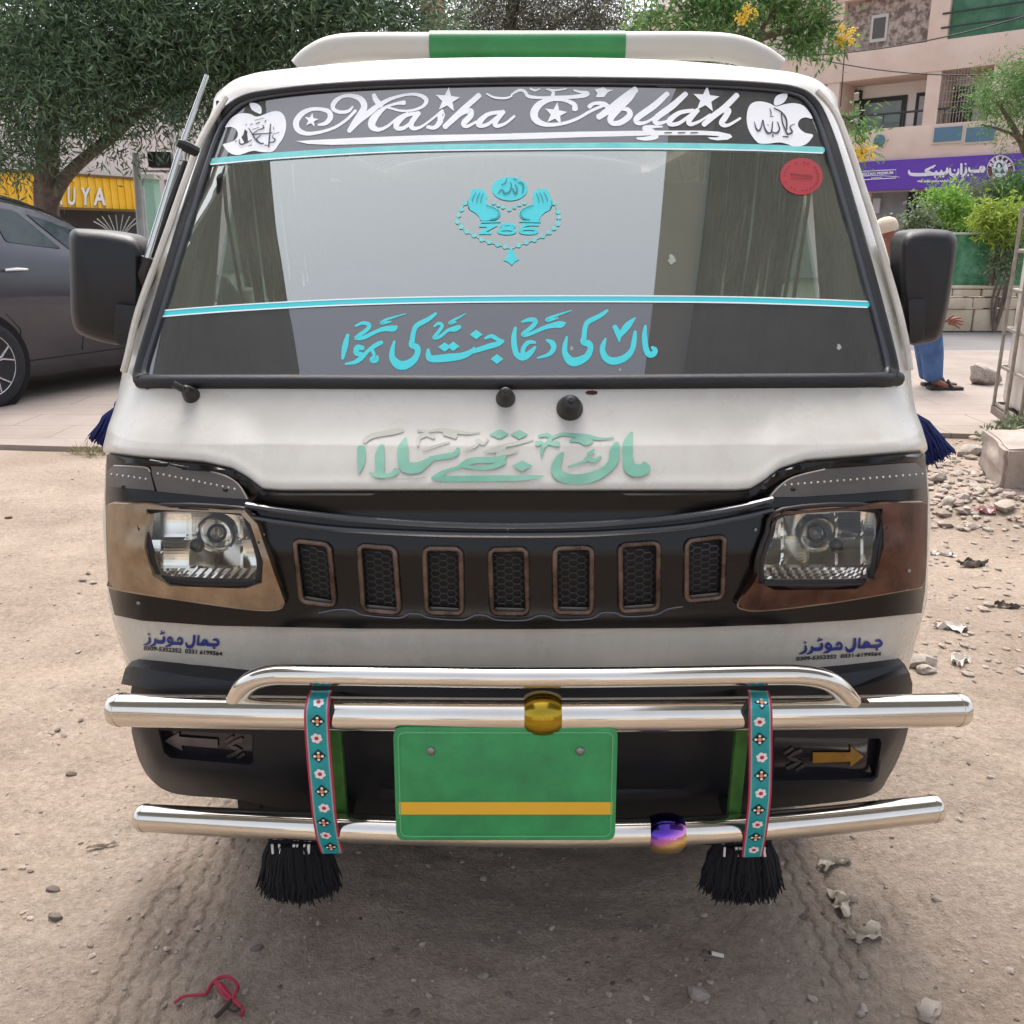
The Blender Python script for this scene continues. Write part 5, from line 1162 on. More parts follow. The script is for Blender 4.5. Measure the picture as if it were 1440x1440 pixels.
tree("shade_tree", "large dark shade tree with a forked brown trunk behind the parked car", "tree", tuple(base),
     [([base, A(66, 300, Y), A(67, 230, Y), A(70, 150, Y), A(80, 60, Y), A(95, -30, Y)], .155, .10), ([A(72, 285, Y), A(92, 250, Y), A(120, 222, Y), A(160, 190, Y), A(215, 145, Y), A(270, 128, Y)], .085, .05),
      ([A(70, 150, Y), A(30, 90, Y), A(-30, 40, Y)], .09, .04), ([A(160, 190, Y), A(190, 100, Y), A(265, 40, Y), A(330, 10, Y)], .08, .03), ([A(215, 145, Y), A(300, 110, Y), A(420, 60, Y + .5)], .05, .02)],
     [(A(15, 130, Y), 1.0), (A(20, 60, Y), 1.1), (A(95, 40, Y - .6), 1.0), (A(110, 120, Y - .8), .7), (A(180, 50, Y), 1.1), (A(190, 120, Y + .3), .7), (A(260, 70, Y - .3), 1.0), (A(255, 150, Y), .55, .6), (A(335, 45, Y), 1.1), (A(330, 110, Y), .7), (A(420, 35, Y), 1.1), (A(500, 30, Y), 1.0), (A(560, 40, Y + .3), .75), (A(15, 215, Y), .45), (A(60, 195, Y - .5), .4), (A(130, 190, Y), .4, .5), (A(190, 205, Y), .35, .4), (A(100, -60, Y), 1.6), (A(280, -60, Y), 1.6), (A(450, -50, Y), 1.4)],
     90000, .115, .021, LG, 21, clump=.30)
Y = 19.0; base = Vector((A(720, 340, Y).x, Y, .02))
tree("shade_tree", "grey green fine leaved tree showing above the middle of the van roof", "tree", tuple(base), [([base, A(720, 200, Y), A(715, 60, Y), A(730, -30, Y)], .2, .1), ([A(716, 100, Y), A(640, 20, Y)], .08, .03), ([A(716, 80, Y), A(820, 10, Y)], .08, .03)],
     [(A(650, 50, Y), .9), (A(700, 30, Y), 1.2), (A(770, 40, Y), 1.2), (A(835, 45, Y), 1.0), (A(875, 50, Y), .6), (A(720, -40, Y), 1.6), (A(840, -40, Y), 1.3, .6)], 48000, .10, .018, LG2, 22, clump=.34)
Y = 15.0; base = Vector((A(1010, 340, Y).x, Y, .02))
fl = tree("flowering_tree", "light green tree with yellow blossom rising above the right side of the van roof", "tree", tuple(base),
     [([base, A(1010, 250, Y), A(1020, 130, Y), A(1060, 60, Y), A(1130, 40, Y), A(1180, 30, Y)], .12, .02), ([A(1020, 130, Y), A(980, 50, Y), A(950, 0, Y)], .05, .015), ([A(1060, 60, Y), A(1090, 10, Y), A(1120, -40, Y)], .04, .015), ([A(1015, 200, Y), A(1120, 170, Y), A(1190, 165, Y), A(1215, 200, Y)], .05, .01)],
     [(A(970, 30, Y), .42), (A(1000, 15, Y), .42), (A(1050, 25, Y), .42), (A(1030, 60, Y), .35), (A(1105, 15, Y), .40), (A(1145, 25, Y), .42), (A(1160, 60, Y), .33), (A(1125, 60, Y), .3), (A(910, 40, Y), .35), (A(1195, 175, Y), .22), (A(1207, 200, Y), .24), (A(1000, -40, Y), .7), (A(1130, -40, Y), .7)], 9000, .13, .034, LB2, 23, clump=.22)
leaves("blossom", [(A(1044, 28, Y - .6), .14), (A(1052, 14, Y - .6), .11), (A(1186, 45, Y - .2), .15), (A(1188, 58, Y - .2), .12), (A(1213, 212, Y - .2), .18), (A(1208, 222, Y - .2), .13), (A(1105, 2, Y), .06)], 900, .045, .030, leaf_mat("yellow_petal", '#e8c038', '#f6dc70', .3), fl, 24, clump=.07)
Y = 16.5; base = Vector((A(1452, 340, Y).x, Y, .02))
tree("roadside_tree", "feathery bright green tree at the right edge in front of the apartment balconies", "tree", tuple(base),
     [([base, A(1450, 260, Y), A(1440, 210, Y), A(1420, 170, Y), A(1400, 140, Y)], .09, .02), ([A(1444, 220, Y), A(1425, 190, Y), A(1380, 175, Y)], .04, .012), ([A(1440, 200, Y), A(1450, 130, Y), A(1440, 90, Y)], .05, .015)],
     [(A(1400, 125, Y), .42), (A(1432, 140, Y), .5), (A(1385, 160, Y), .3, .6), (A(1440, 105, Y), .4), (A(1420, 185, Y), .3, .4), (A(1470, 150, Y), .6), (A(1465, 200, Y), .35, .5), (A(1375, 135, Y), .22, .5)], 9000, .08, .016, LB2, 25, clump=.24)
def shrub(x, y, Y, r_, n, ln, wd, mat, label, seed, spread=1., squash=.9, extra=()):
    p = A(x, y, Y); base = Vector((p.x, Y, .02)); rr = random.Random(seed)
    limbs = [([base, Vector((p.x + rr.uniform(-.1, .1), Y, p.z * .5)), p + Vector((rr.uniform(-r_, r_) * .5, 0, r_ * .2))], .025, .008) for _ in range(4)]
    return tree("shrub", label, "shrub", tuple(base), limbs, [(p, r_)] + [(A(a, b_, Y), c_) for a, b_, c_ in extra], n, ln, wd, mat, seed, "shrubs behind the green fence", clump=.16, squash=squash)
shrub(1332, 285, 15.4, .30, 2600, .075, .032, LB, "round bright green shrub below the purple bank sign", 31, extra=((1350, 300, .2),))
shrub(1292, 310, 15.0, .20, 1300, .07, .03, LGY, "small pale flowering shrub left of the bright round shrub", 32)
shrub(1375, 275, 16.2, .38, 2600, .08, .016, LGY, "wispy grey green shrub just right of the bright round shrub", 33)
shrub(1420, 270, 16.0, .34, 2400, .08, .03, LB2, "bushy mid green shrub under the round bank emblem", 34)
shrub(1405, 312, 14.3, .30, 2400, .12, .026, LY, "yellow green weeping shrub hanging over the fence top", 35, extra=((1412, 345, .16), (1390, 305, .2), (1430, 305, .25)))
shrub(1412, 372, 14.2, .22, 1500, .05, .025, LGY, "scrubby dull shrub in front of the fence beside the caged tank", 36, extra=((1425, 350, .2),))
shrub(1215, 330, 15.5, .2, 600, .07, .03, LGY, "small shrub behind the white skullcap of the man", 37)
p = at_z(1425, 628, .03)
g = empty("weed_clump", tuple(p)); tag(g, "leafy grey green weed clump growing under the caged tank", "weed")
leaves("foliage", [(p + Vector((-.02, 0, .06)), .12), (p + Vector((.10, .05, .10)), .14), (p + Vector((.22, .08, .09)), .14)], 900, .055, .016, LGY, g, 41, clump=.07, droop=-.3)
mb = MB()
for i in range(12): mb.tube([p + Vector((-.05 + i * .03, .02, 0)), p + Vector((-.08 + i * .035, .03, .12 + .05 * (i % 3)))], .003, 4)
mb.build("stem", M("weed_stem", '#6d7457', rough=.8), g)
p = at_z(128, 640, .0)
g = empty("grass_tuft", tuple(p)); tag(g, "dry grass tuft at the pavement edge below the blue left tassel", "grass tuft")
leaves("blades", [(p + Vector((0, 0, .015)), .07), (p + Vector((.09, .02, .015)), .06), (p + Vector((-.10, .0, .01)), .05)], 420, .06, .005, leaf_mat("dry_blade", '#6f6a4d', '#a39a78', .2), g, 42, clump=.05, droop=-.5, squash=.3)
# ------------------------------------------------------------------ apartment block with the bank at street level
class Facade:
    """vertical wall plane: s along the wall, z up, n out towards the street"""
    def __init__(s, px, py, Y, t):
        s.O = at_y(px, py, Y); s.t = Vector(t).normalized(); s.n = Vector((s.t.y, -s.t.x, 0))
        if s.n.y > 0: s.n = -s.n
    def sz(s, px, py, n=0.):
        d = Vector(ray(px, py)); o = Vector((0, 0, CH)); k = ((s.O + s.n * n) - o).dot(s.n) / d.dot(s.n); p = o + d * k
        return (p - s.O).dot(s.t), p.z
    def P(s, a, z, n=0.): v = s.O + s.t * a + s.n * n; return Vector((v.x, v.y, z))
    def box(s, mb, a0, a1, z0, z1, n0, n1):
        vs = [s.P(a, z, n) for a in (a0, a1) for z in (z0, z1) for n in (n0, n1)]
        mb.add(vs, [(0, 1, 3, 2), (4, 6, 7, 5), (0, 4, 5, 1), (2, 3, 7, 6), (0, 2, 6, 4), (1, 5, 7, 3)]); return mb
    def quad(s, mb, x0, y0, x1, y1, n0, n1, nref=None):      # from two picture corners
        nref = n1 if nref is None else nref
        a0, z1 = s.sz(x0, y0, nref); a1, z0 = s.sz(x1, y1, nref); return s.box(mb, a0, a1, z0, z1, n0, n1)
B = Facade(1223, 268, 33.0, (.742, -.670, 0))
PINK = M("pink_render", '#ccb3a4', '#dac7ba', scale=.9, rough=.9, spread=.2); CREAM = M("cream_wall", '#ebe7e2', '#f0ede8', scale=.7, rough=.9); BROWN = M("vine_screen", '#6e605a', '#b0a196', scale=5, rough=.95, spread=.08, bump=.5, bscale=8)
DKF = M("dark_frame", '#2b2527', rough=.5); GLZ = M("pane_grey_green", '#7c8a86', '#6d7b78', scale=1.5, rough=.12, coat=.4); DOORM = M("brown_door", '#4b3733', '#5a433d', scale=2, rough=.6); NET = M("green_shade_net", '#3d6a52', '#507f63', scale=3, rough=.8, bump=.2); SIGNP = M("purple_sign", '#57319c', '#5f36a6', scale=1, rough=.4)
apt = empty("apartment_building", tuple(B.P(0, 0))); tag(apt, "pink and cream apartment block with balconies and round window above the purple bank sign", "apartment building")
S0, S1 = B.sz(880, 300)[0], B.sz(1560, 300)[0]
z_sb = B.sz(1223, 268)[1]; z_st = B.sz(1223, 227)[1]; z_p1 = B.sz(1227, 181)[1]; z_o1 = B.sz(1310, 100)[1]; z_p2 = B.sz(1310, 57)[1]; z_o2 = z_p2 + (z_o1 - z_p1) ; z_p3 = z_o2 + (z_p2 - z_o1)
mb = MB(); B.box(mb, S0, S1, -.1, z_p3 + 4, -9, -1.6); mb.build("wall", CREAM, apt)
mb = MB(); B.box(mb, S0, S1, z_st, z_p1, -1.6, -.12); B.box(mb, S0, S1, z_o1, z_p2, -1.6, -.12); B.box(mb, S0, S1, z_o2, z_p3, -1.6, -.12); mb.build("balcony_parapet", PINK, apt, bevel=.02)
for x, y, h_, za, zb_ in ((1172, 130, .22, z_p1, z_o1), (1312, 130, .22, z_p1, z_o1), (1405, 130, .22, z_p1, z_o1), (1175, 30, .3, z_p2, z_o2), (1321, 30, .3, z_p2, z_o2), (1470, 30, .3, z_p2, z_o2), (1080, 60, .3, z_p1, z_o1), (980, 60, .3, z_p1, z_o1)):
    mb = MB(); a = B.sz(x, y, -.2)[0]; B.box(mb, a - h_, a + h_, za, zb_, -1.6, -.16); mb.build("pillar", PINK, apt)
mb = MB(); a0, a1 = B.sz(1180, 30, -.4)[0], B.sz(1313, 30, -.4)[0]; B.box(mb, a0, a1, z_p2, z_o2, -.7, -.4); mb.build("vine_screen", BROWN, apt)
mb = MB(); a2 = B.sz(1236, 40, -.36)[0]; B.box(mb, a2 - .28, a2 + .28, z_p2 + .25, z_o2 - .5, -.42, -.36); fr = mb.build("window", M("white_frame", '#b9b5b2', rough=.6), apt)
mb = MB(); B.box(mb, a2 - .2, a2 + .2, z_p2 + .35, z_o2 - .6, -.37, -.35); mb.build("pane", M("dark_pane", '#4c4844', rough=.2), fr)
mb = MB(); a0, a1 = B.sz(1327, 30, -.3)[0], B.sz(1500, 30, -.3)[0]; B.box(mb, a0, a1, z_p2, z_o2, -.45, -.3); mb.build("shade_net", NET, apt)
mb = MB(); 
for z in (z_p2 + .35, z_p2 + .75): mb.tube([B.P(a0, z, -.15), B.P(a1, z, -.15)], .03, 6)
mb.build("railing", M("dark_rail", '#33363a', rough=.5), apt)
def window(x0, y0, x1, y1, pane, n=-1.6, fr_=.16):
    m1 = MB(); a0, zt = B.sz(x0, y0, n); a1, zb = B.sz(x1, y1, n); B.box(m1, a0, a1, zb, zt, n - .1, n + .06); f = m1.build("window", DKF, apt)
    m1 = MB(); B.box(m1, a0 + fr_, a1 - fr_, zb + fr_ * .4, zt - fr_, n, n + .075); m1.build("pane", pane, f)
window(1211, 140, 1271, 188, GLZ); window(1290, 131, 1308, 185, M("pale_pane", '#aeb0b0', rough=.3), fr_=.12)
window(960, 60, 1000, 110, GLZ); window(1090, 95, 1150, 150, GLZ)
mb = MB(); B.quad(mb, 1332, 124, 1363, 182, -1.6, -1.5); mb.build("door", DOORM, apt, bevel=.02)
mb = MB(); B.quad(mb, 1198, 128, 1209, 144, -1.6, -1.42); f = mb.build("exhaust_fan", DKF, apt); mb = MB(); B.quad(mb, 1200, 131, 1207, 141, -1.45, -1.40); mb.build("fan_guard", CREAM, f)
mb = MB(); a0, a1 = B.sz(1315, 130, -.2)[0], B.sz(1366, 130, -.2)[0]
for i in range(13): a = a0 + (a1 - a0) * i / 12; mb.tube([B.P(a, z_p1, -.2), B.P(a, z_o1, -.2)], .012, 4)
for i in range(6): z = z_p1 + (z_o1 - z_p1) * i / 5; mb.tube([B.P(a0, z, -.2), B.P(a1, z, -.2)], .010, 4)
mb.build("window_grille", M("grille_iron", '#8d8884', rough=.6), apt)
mb = MB(); a0 = B.sz(1190, 160, -.2)[0]; a1 = B.sz(1420, 160, -.2)[0]; mb.tube([B.P(a0, z_p1 + .45, -.2), B.P(a1, z_p1 + .45, -.2)], .035, 6)
for i in range(9): a = a0 + (a1 - a0) * i / 8; mb.tube([B.P(a, z_p1, -.2), B.P(a, z_p1 + .45, -.2)], .02, 4)
mb.build("railing", M("dark_rail", '#33363a'), apt)
mb = MB(); a, z = B.sz(1237, 198, -.1); 
ps = [(a + .24 * math.cos(i * math.pi / 12), z + .24 * math.sin(i * math.pi / 12)) for i in range(24)]
mb.prism(ps, lambda p: B.P(p[0], p[1], -.09), lambda p: B.P(p[0], p[1], -.3)); f = mb.build("round_window", M("pale_surround", '#c6b8ae', rough=.8), apt)
mb = MB(); ps = [(a + .19 * math.cos(i * math.pi / 12), z + .19 * math.sin(i * math.pi / 12)) for i in range(24)]; mb.prism(ps, lambda p: B.P(p[0], p[1], -.07), lambda p: B.P(p[0], p[1], -.2)); mb.build("pane", M("blue_pane", '#4c6f86', rough=.1, coat=.5), f)
for (x0, x1) in ((1315, 1354), (1360, 1400)):
    mb = MB(); a0, zt = B.sz(x0, 180, -.1); a1 = B.sz(x1, 180, -.1)[0]; zb = B.sz(x0, 200, -.1)[1]; B.box(mb, a0 - .06, a1 + .06, zb - .06, zt + .06, -.3, -.08); f = mb.build("window", M("pale_surround", '#c6b8ae'), apt)
    mb = MB(); B.box(mb, a0, a1, zb, zt, -.2, -.06); mb.build("pane", M("blue_pane", '#4c6f86'), f)
# ground floor: bank front, its shaded recess painted dark behind the sign
mb = MB(); B.box(mb, S0, S1, z_sb - .02, z_st, -1.6, -.5); mb.build("lintel", PINK, apt)
mb = MB(); B.quad(mb, 1226, 270, 1268, 345, -1.6, -1.3); mb.build("shutter", M("grey_shutter", '#8b8d92', '#7d8086', scale=2, rough=.5), apt)
mb = MB(); B.quad(mb, 1268, 262, 1440, 345, -1.6, -1.45); mb.build("bank_front", M("dark_bank_recess", '#15172a', '#1d2034', scale=.6, rough=.2), apt)  # dark colour stands in for the shaded recess below the sign
mb = MB(); B.quad(mb, 1228, 279, 1236, 300, -1.3, -1.2); f = mb.build("notice", M("notice_white", '#c9c9c9', rough=.6), apt)
# purple bank sign, a thing of its own on the wall
mb = MB(); B.box(mb, B.sz(1190, 250)[0], B.sz(1520, 250)[0], z_sb, z_st, -.5, 0)
sign = mb.build("bank_sign", SIGNP, origin=tuple(B.P(0, z_sb))); tag(sign, "long purple bank sign with white lettering and a round emblem below the balconies", "sign")
SW = M("sign_white", '#dfdde6', rough=.4); SGN = M("sign_green", '#1c6a55', rough=.4); SMR = M("sign_maroon", '#5a1a44', rough=.4)
ts = lambda x, y: (1200 + x / 6, 200 + y / 6)
def put_s(n): 
    def f(px, py, k=0):
        a, z = B.sz(px, py, .01); return B.P(a, z, n + .0004 * k)
    return f
d = Decal(ts, put_s(.01))
for s_ in ([(690, 195, 12), (640, 222, 20), (612, 242, 24), (650, 262, 30), (600, 272, 28), (500, 272, 28), (472, 258, 22), (470, 236, 12)], [(640, 268, 28), (760, 264, 28), (790, 250, 28), (792, 220, 18)], [(742, 238, 16), (745, 262, 22)], [(700, 244, 16), (702, 264, 22)],
           [(818, 222, 14), (818, 262, 24), (850, 280, 26), (882, 265, 22), (888, 226, 14)], [(912, 182, 18), (912, 270, 20)], [(948, 215, 14), (950, 255, 22), (915, 290, 10)], [(978, 215, 14), (985, 242, 24), (1040, 244, 26), (1095, 240, 30), (1100, 212, 24), (1075, 212, 20), (1070, 235, 20)]): d.stroke(s_)
for (x, y) in ((855, 236), (948, 184), (672, 212), (735, 290), (690, 292), (1000, 275), (970, 278), (760, 290)): d.dia(x, y, 11, 11)
rr = random.Random(9)
x = 545
d.stroke([(545, 330, 8), (620, 334, 9), (700, 330, 8)])
while x < 900:
    w_ = rr.uniform(10, 26); d.stroke([(x, 328 + rr.uniform(-4, 4), 8), (x + w_ * .5, 332 + rr.uniform(-4, 4), 9), (x + w_, 322 + rr.uniform(-8, 4), 6)]); x += w_ + 5
d.stroke([(60, 246, 7), (362, 232, 7), (362, 302, 7), (60, 318, 7)], 1)
d.text("MEEZAN PREMIUM", (62, 284), (340, 268), 24, 0, .03); d.text("BANKING", (155, 308), (245, 302), 12, 0, .02)
d.stroke([(60, 290, 3), (200, 282, 4), (350, 290, 5), (395, 296, 3)])
d.ell(1247, 230, 118, 120, 36); d.build("sign_lettering", SW, sign)
d = Decal(ts, put_s(.10)); d.ell(1247, 230, 108, 110, 36); d.build("emblem_ring", SMR, sign)
d = Decal(ts, put_s(.13)); d.ell(1247, 228, 68, 70, 30)
for word, a0, a1 in (("MEEZAN", -155, -25), ("BANK", 128, 52)):
    for i, chh in enumerate(word):
        a = math.radians(a0 + (a1 - a0) * i / (len(word) - 1)); cx, cy = 1247 + 88 * math.cos(a), 230 + 90 * math.sin(a)
        up = (math.cos(a), math.sin(a)) if a0 < 0 else (-math.cos(a), -math.sin(a)); rt = (-up[1], up[0]); h_ = 34; hw_ = 13
        p0 = (cx - up[0] * h_ / 2 - rt[0] * hw_, cy - up[1] * h_ / 2 - rt[1] * hw_); p1 = (cx - up[0] * h_ / 2 + rt[0] * hw_, cy - up[1] * h_ / 2 + rt[1] * hw_)
        d.text(chh, p0, p1, h_, 0, .04)
d.build("emblem_lettering", SW, sign)
d = Decal(ts, put_s(.20)); d.poly([(1247, 170), (1270, 185), (1278, 215), (1216, 215), (1224, 185)]); d.poly([(1218, 222), (1245, 262), (1196, 262)]); d.poly([(1274, 222), (1298, 262), (1250, 262)]); d.build("emblem_mark", SGN, sign)
d = Decal(ts, put_s(.24)); d.dia(1247, 205, 14, 20); d.build("emblem_gap", SW, sign)

# ------------------------------------------------------------------ fence, stone wall
FY = 14.55
mb = MB(); x0, x1 = A(1200, 360, FY).x, A(1560, 360, FY).x; zt, zb = A(1300, 329, FY).z, A(1300, 404, FY).z
fence = empty("mesh_fence", ((x0 + x1) / 2, FY, 0)); tag(fence, "green shade mesh fence standing on the low stone wall", "fence")
mb.box(((x0 + x1) / 2, FY, (zt + zb) / 2), (x1 - x0, .02, zt - zb)); mb.build("mesh_panel", M("green_fence_mesh", '#3d7854', '#74a582', scale=3.5, rough=.85, spread=.1, bump=.3), fence)
mb = MB(); mb.tube([(x0, FY - .02, zt), (x1, FY - .02, zt)], .018, 6); mb.build("top_rail", M("pale_rail", '#a5a8a0', rough=.5), fence)
for i in range(4):
    x = x0 + (x1 - x0) * (i + .3) / 4; mb = MB(); mb.tube([(x, FY + .04, .0), (x, FY + .04, zt)], .025, 6); mb.build("post", M("post_green", '#3a5a44', rough=.6), fence)
WY = 14.25; wall = MB(); rr = random.Random(12); STN = M("yellow_stone", '#b8a78f', '#d0c2ab', scale=2.2, rough=.95, bump=.5, bscale=14)
zt, zb = A(1380, 402, WY).z, 0.02; rows = [(zb, zb + .33), (zb + .345, zb + .50), (zb + .515, zt - .05), (zt - .045, zt)]
for ri, (z0, z1) in enumerate(rows):
    x = A(1180, 430, WY).x
    while x < A(1560, 430, WY).x:
        L = rr.uniform(.38, .75) * (1.3 if ri == 3 else 1)
        wall.box((x + L / 2, WY + rr.uniform(-.02, .02) + .12, (z0 + z1) / 2), (L - .022, .26, z1 - z0 - .004 * (ri < 3))); x += L
w_o = wall.build("stone_wall", STN, bevel=.02, origin=(A(1380, 430, WY).x, WY, 0)); tag(w_o, "low wall of yellowish stone blocks across the road at right", "wall")

# ------------------------------------------------------------------ shop with the yellow fascia, poles, far buildings at left
Sh = Facade(140, 293, 26.0, (.508, .861, 0))
shop = empty("shop_building", tuple(Sh.P(0, 0))); tag(shop, "cream shop building with a yellow corrugated fascia behind the shade tree", "shop")
a0, a1 = Sh.sz(-120, 280)[0], Sh.sz(214, 280)[0]; zb = Sh.sz(140, 293)[1]; zt = Sh.sz(140, 250)[1]
mb = MB(); Sh.box(mb, a0 - 3, a1 + 1, zt + .1, zt + 3.4, -6, -.35); mb.build("wall", M("pale_upper_wall", '#d9cec9', '#e2d9d5', scale=.8, rough=.9), shop)
mb = MB(); Sh.box(mb, a0 - 3, a1 + 1, -.1, zb - .01, -6, -1.2); mb.build("shopfront", M("dark_shopfront", '#26282c', '#3a3c40', scale=.5, rough=.4), shop)
mb = MB(); n = int((a1 - a0) / .11)
for i in range(n): a = a0 + (a1 - a0) * i / n; Sh.box(mb, a, a + (a1 - a0) / n, zb, zt, -.35, (.0 if i % 2 else .03))
fas = mb.build("fascia", M("yellow_corrugated", '#ecb624', '#f0c13a', scale=1, rough=.45), shop)
mb = MB(); Sh.box(mb, a0, a1, zt, zt + .06, -.3, .08); Sh.box(mb, a0, a1, zb - .06, zb, -.3, .08); mb.build("fascia_trim", M("fascia_trim_dark", '#6b5324', rough=.6), fas)
def put_y(px, py, k=0): a, z = Sh.sz(px, py, .05); return Sh.P(a, z, .05 + .001 * k)
d = Decal(idt, lambda px, py, k=0: Sh.P(*Sh.sz(px, py, .05), .045)); 
for chh, x0_, x1_ in (("L", 64, 72), ("A", 76, 88), ("U", 95, 106), ("Y", 113, 127), ("A", 131, 149)): d.text(chh, (x0_ + 1, 287.5 + x0_ * .01), (x1_ + 1, 287.5 + x1_ * .01), 24, 0, .035)
d.build("fascia_letter_edge", M("letter_edge_grey", '#6a6a68', rough=.6), fas)
d = Decal(idt, put_y)
for chh, x0_, x1_ in (("L", 64, 72), ("A", 76, 88), ("U", 95, 106), ("Y", 113, 127), ("A", 131, 149)): d.text(chh, (x0_, 286.5 + x0_ * .01), (x1_, 286.5 + x1_ * .01), 24, 0, .03)
d.build("fascia_letter", M("letter_white", '#e3e3df', rough=.5), fas)
PY_ = 13.0
def pole(x0, x1, yt, Y, r_, label, name="utility_pole"):
    mb = MB(); b0 = A(x0, 340, Y); t0 = A(x1, yt, Y); mb.tube([(b0.x, Y, .02), (t0.x, Y, t0.z)], [r_, r_ * .85], 10)
    o = mb.build(name, M("pale_pole", '#a3a6a6', '#b4b6b4', scale=8, rough=.7), smooth=True, origin=(b0.x, Y, 0)); tag(o, label, "pole"); return o
pl_ = pole(193, 191, 215, PY_, .055, "thin pale grey pole in front of the yellow fascia")
pole(200, 197, 262, PY_ + .5, .06, "leaning pale post just right of the thin pole")
mb = MB(); c = A(226, 225, 13.2); mb.box(c, (.30, .22, .20), rz=.2); fl_ = mb.build("flood_lamp", M("lamp_black", '#20232b', rough=.5), bevel=.02, origin=tuple(c)); tag(fl_, "black boxy flood lamp on the bracket by the thin pale pole", "lamp")
mb = MB(); mb.box(c + Vector((-.10, .02, -.14)), (.5, .03, .03)); mb.build("bracket", M("pale_pole", '#a3a6a6'), fl_)
mb = MB(); mb.box(c + Vector((0, -.112, 0)), (.24, .012, .15)); mb.build("lens", M("lamp_lens_grey", '#4b505a', rough=.2), fl_)
mb = MB(); k = A(214, 285, 17.0); mb.box((k.x - .02, 17.0, 1.18), (.26, .3, 2.36)); ks = mb.build("green_kiosk", M("pale_green_wall", '#8fb3a2', rough=.8), origin=(k.x, 17, 0)); tag(ks, "narrow pale green kiosk wall between the yellow fascia and the van", "kiosk")
mb = MB(); mb.box((k.x - .02, 17.0, 2.40), (.36, .45, .08)); mb.build("roof", M("pale_rail", '#a5a8a0'), ks)
# rack of bare white branches behind the car
p = A(165, 322, 13.5); br = MB(); rr = random.Random(3)
for a in range(9):
    an = -1.2 + a * .3; br.tube([Vector((p.x, 13.5, p.z - .15)), p + Vector((.22 * math.sin(an), 0, .02 + .05 * math.cos(an))), p + Vector((.34 * math.sin(an), 0, .14 * math.cos(an) + .05))], .008, 5)
br.tube([(p.x, 13.5, .02), (p.x, 13.5, p.z - .1)], .02, 6)
o = br.build("bare_shrub", M("bare_twig", '#a9aba4', rough=.8), smooth=True, origin=(p.x, 13.5, 0)); tag(o, "bare pale twiggy shrub seen between the car and the thin pole", "shrub")
rt = empty("red_building", (A(603, 300, 34).x, 36, 0)); tag(rt, "orange red rendered building strip showing between the tree crowns above the roof", "building")
mb = MB(); mb.box((A(603, 20, 34).x, 36, 6), (.55, 4, 12.5)); mb.build("wall", M("orange_red_render", '#b0533f', '#bd6650', scale=.7, rough=.9), rt)
mb = MB(); mb.box((A(603, 20, 34).x, 36, 12.3), (.75, 4.2, .3)); mb.build("parapet", M("orange_trim", '#a04a38', rough=.9), rt)
pk = empty("pale_building", (A(500, 300, 44).x, 47, 0)); tag(pk, "pale rendered building far behind the dark tree crowns", "building")
mb = MB(); mb.box((A(430, 20, 44).x, 48, 5), (17, 6, 10)); mb.build("wall", M("pale_far_wall", '#c9c2bd', '#d6d1cc', scale=.5, rough=.9), pk)
for i in range(5):
    for j in range(2):
        mb = MB(); mb.box((A(430, 20, 44).x - 6.5 + i * 3.2, 44.98, 4 + j * 3.2), (1.2, .1, 1.4)); mb.build("window", M("far_pane", '#5e666a', rough=.3), pk)
# overhead wires across the apartments
for (pa, pb, nm) in (((1020, 75, 20), (1450, 20, 17), "upper"), ((1090, 66, 22), (1470, 100, 18), "lower")):
    p0, p1 = A(*pa), A(*pb); mb = MB(); q = [p0.lerp(p1, i / 16) - Vector((0, 0, .25 * (1 - (2 * i / 16 - 1) ** 2))) for i in range(17)]
    mb.tube(q, .012, 4); o = mb.build("overhead_wire", M("wire_black", '#1c1c1e', rough=.7), origin=tuple(p0))
    tag(o, "black overhead wire climbing to the right across the brown balcony screen" if nm == "upper" else "black overhead wire sagging downward to the right across the pink parapet", "wire")
# wire from the tall building hanging down
mb = MB(); p0, p1 = A(1190, 40, 28), A(1182, 150, 28); mb.tube([p0, p1], .015, 4); o = mb.build("hanging_cable", M("wire_black", '#1c1c1e'), origin=tuple(p0)); tag(o, "thin dark cable hanging down in front of the apartment corner", "cable")

# ------------------------------------------------------------------ caged water tank at the right edge
far = at_y(1409, 500, 6.9); tdir = Vector((.25, .968, 0)).normalized(); acr = Vector((tdir.y, -tdir.x, 0))
near = Vector((far.x, far.y, 0)) - tdir * 1.15
zB, zT = A(1405, 570, 6.9).z, A(1427, 292, 6.9).z
tank = empty("caged_tank", tuple(near + tdir * .5 + acr * .5)); tag(tank, "grimy white plastic tank in a steel bar cage at the right edge", "tank")
def TP(s_, a, z): v = near + tdir * s_ + acr * a; return Vector((v.x, v.y, z))
mb = MB(); vs = [TP(s_, a, z) for s_ in (.03, 1.12) for a in (.03, 1.0) for z in (zB + .03, zT - .04)]
mb.add(vs, [(0, 1, 3, 2), (4, 6, 7, 5), (0, 4, 5, 1), (2, 3, 7, 6), (0, 2, 6, 4), (1, 5, 7, 3)]); mb.build("plastic_body", M("grimy_white_plastic", '#bdb5ad', '#93857a', scale=3, rough=.5, mid=.62, spread=.08), tank, bevel=.05)
mb = MB(); STL = M("galvanised_tube", '#8d8880', '#a39c92', scale=14, rough=.4, metal=.6)
for i in range(6):
    z = zB + .02 + (zT - zB - .04) * i / 5
    q = [TP(0, 0, z), TP(1.15, 0, z), TP(1.15, 1.03, z), TP(0, 1.03, z)]; mb.tube(q, .014, 8, closed=True)
for s_ in (.02, .38, .76, 1.13): mb.tube([TP(s_, -.012, zB), TP(s_, -.012, zT)], .013, 8)
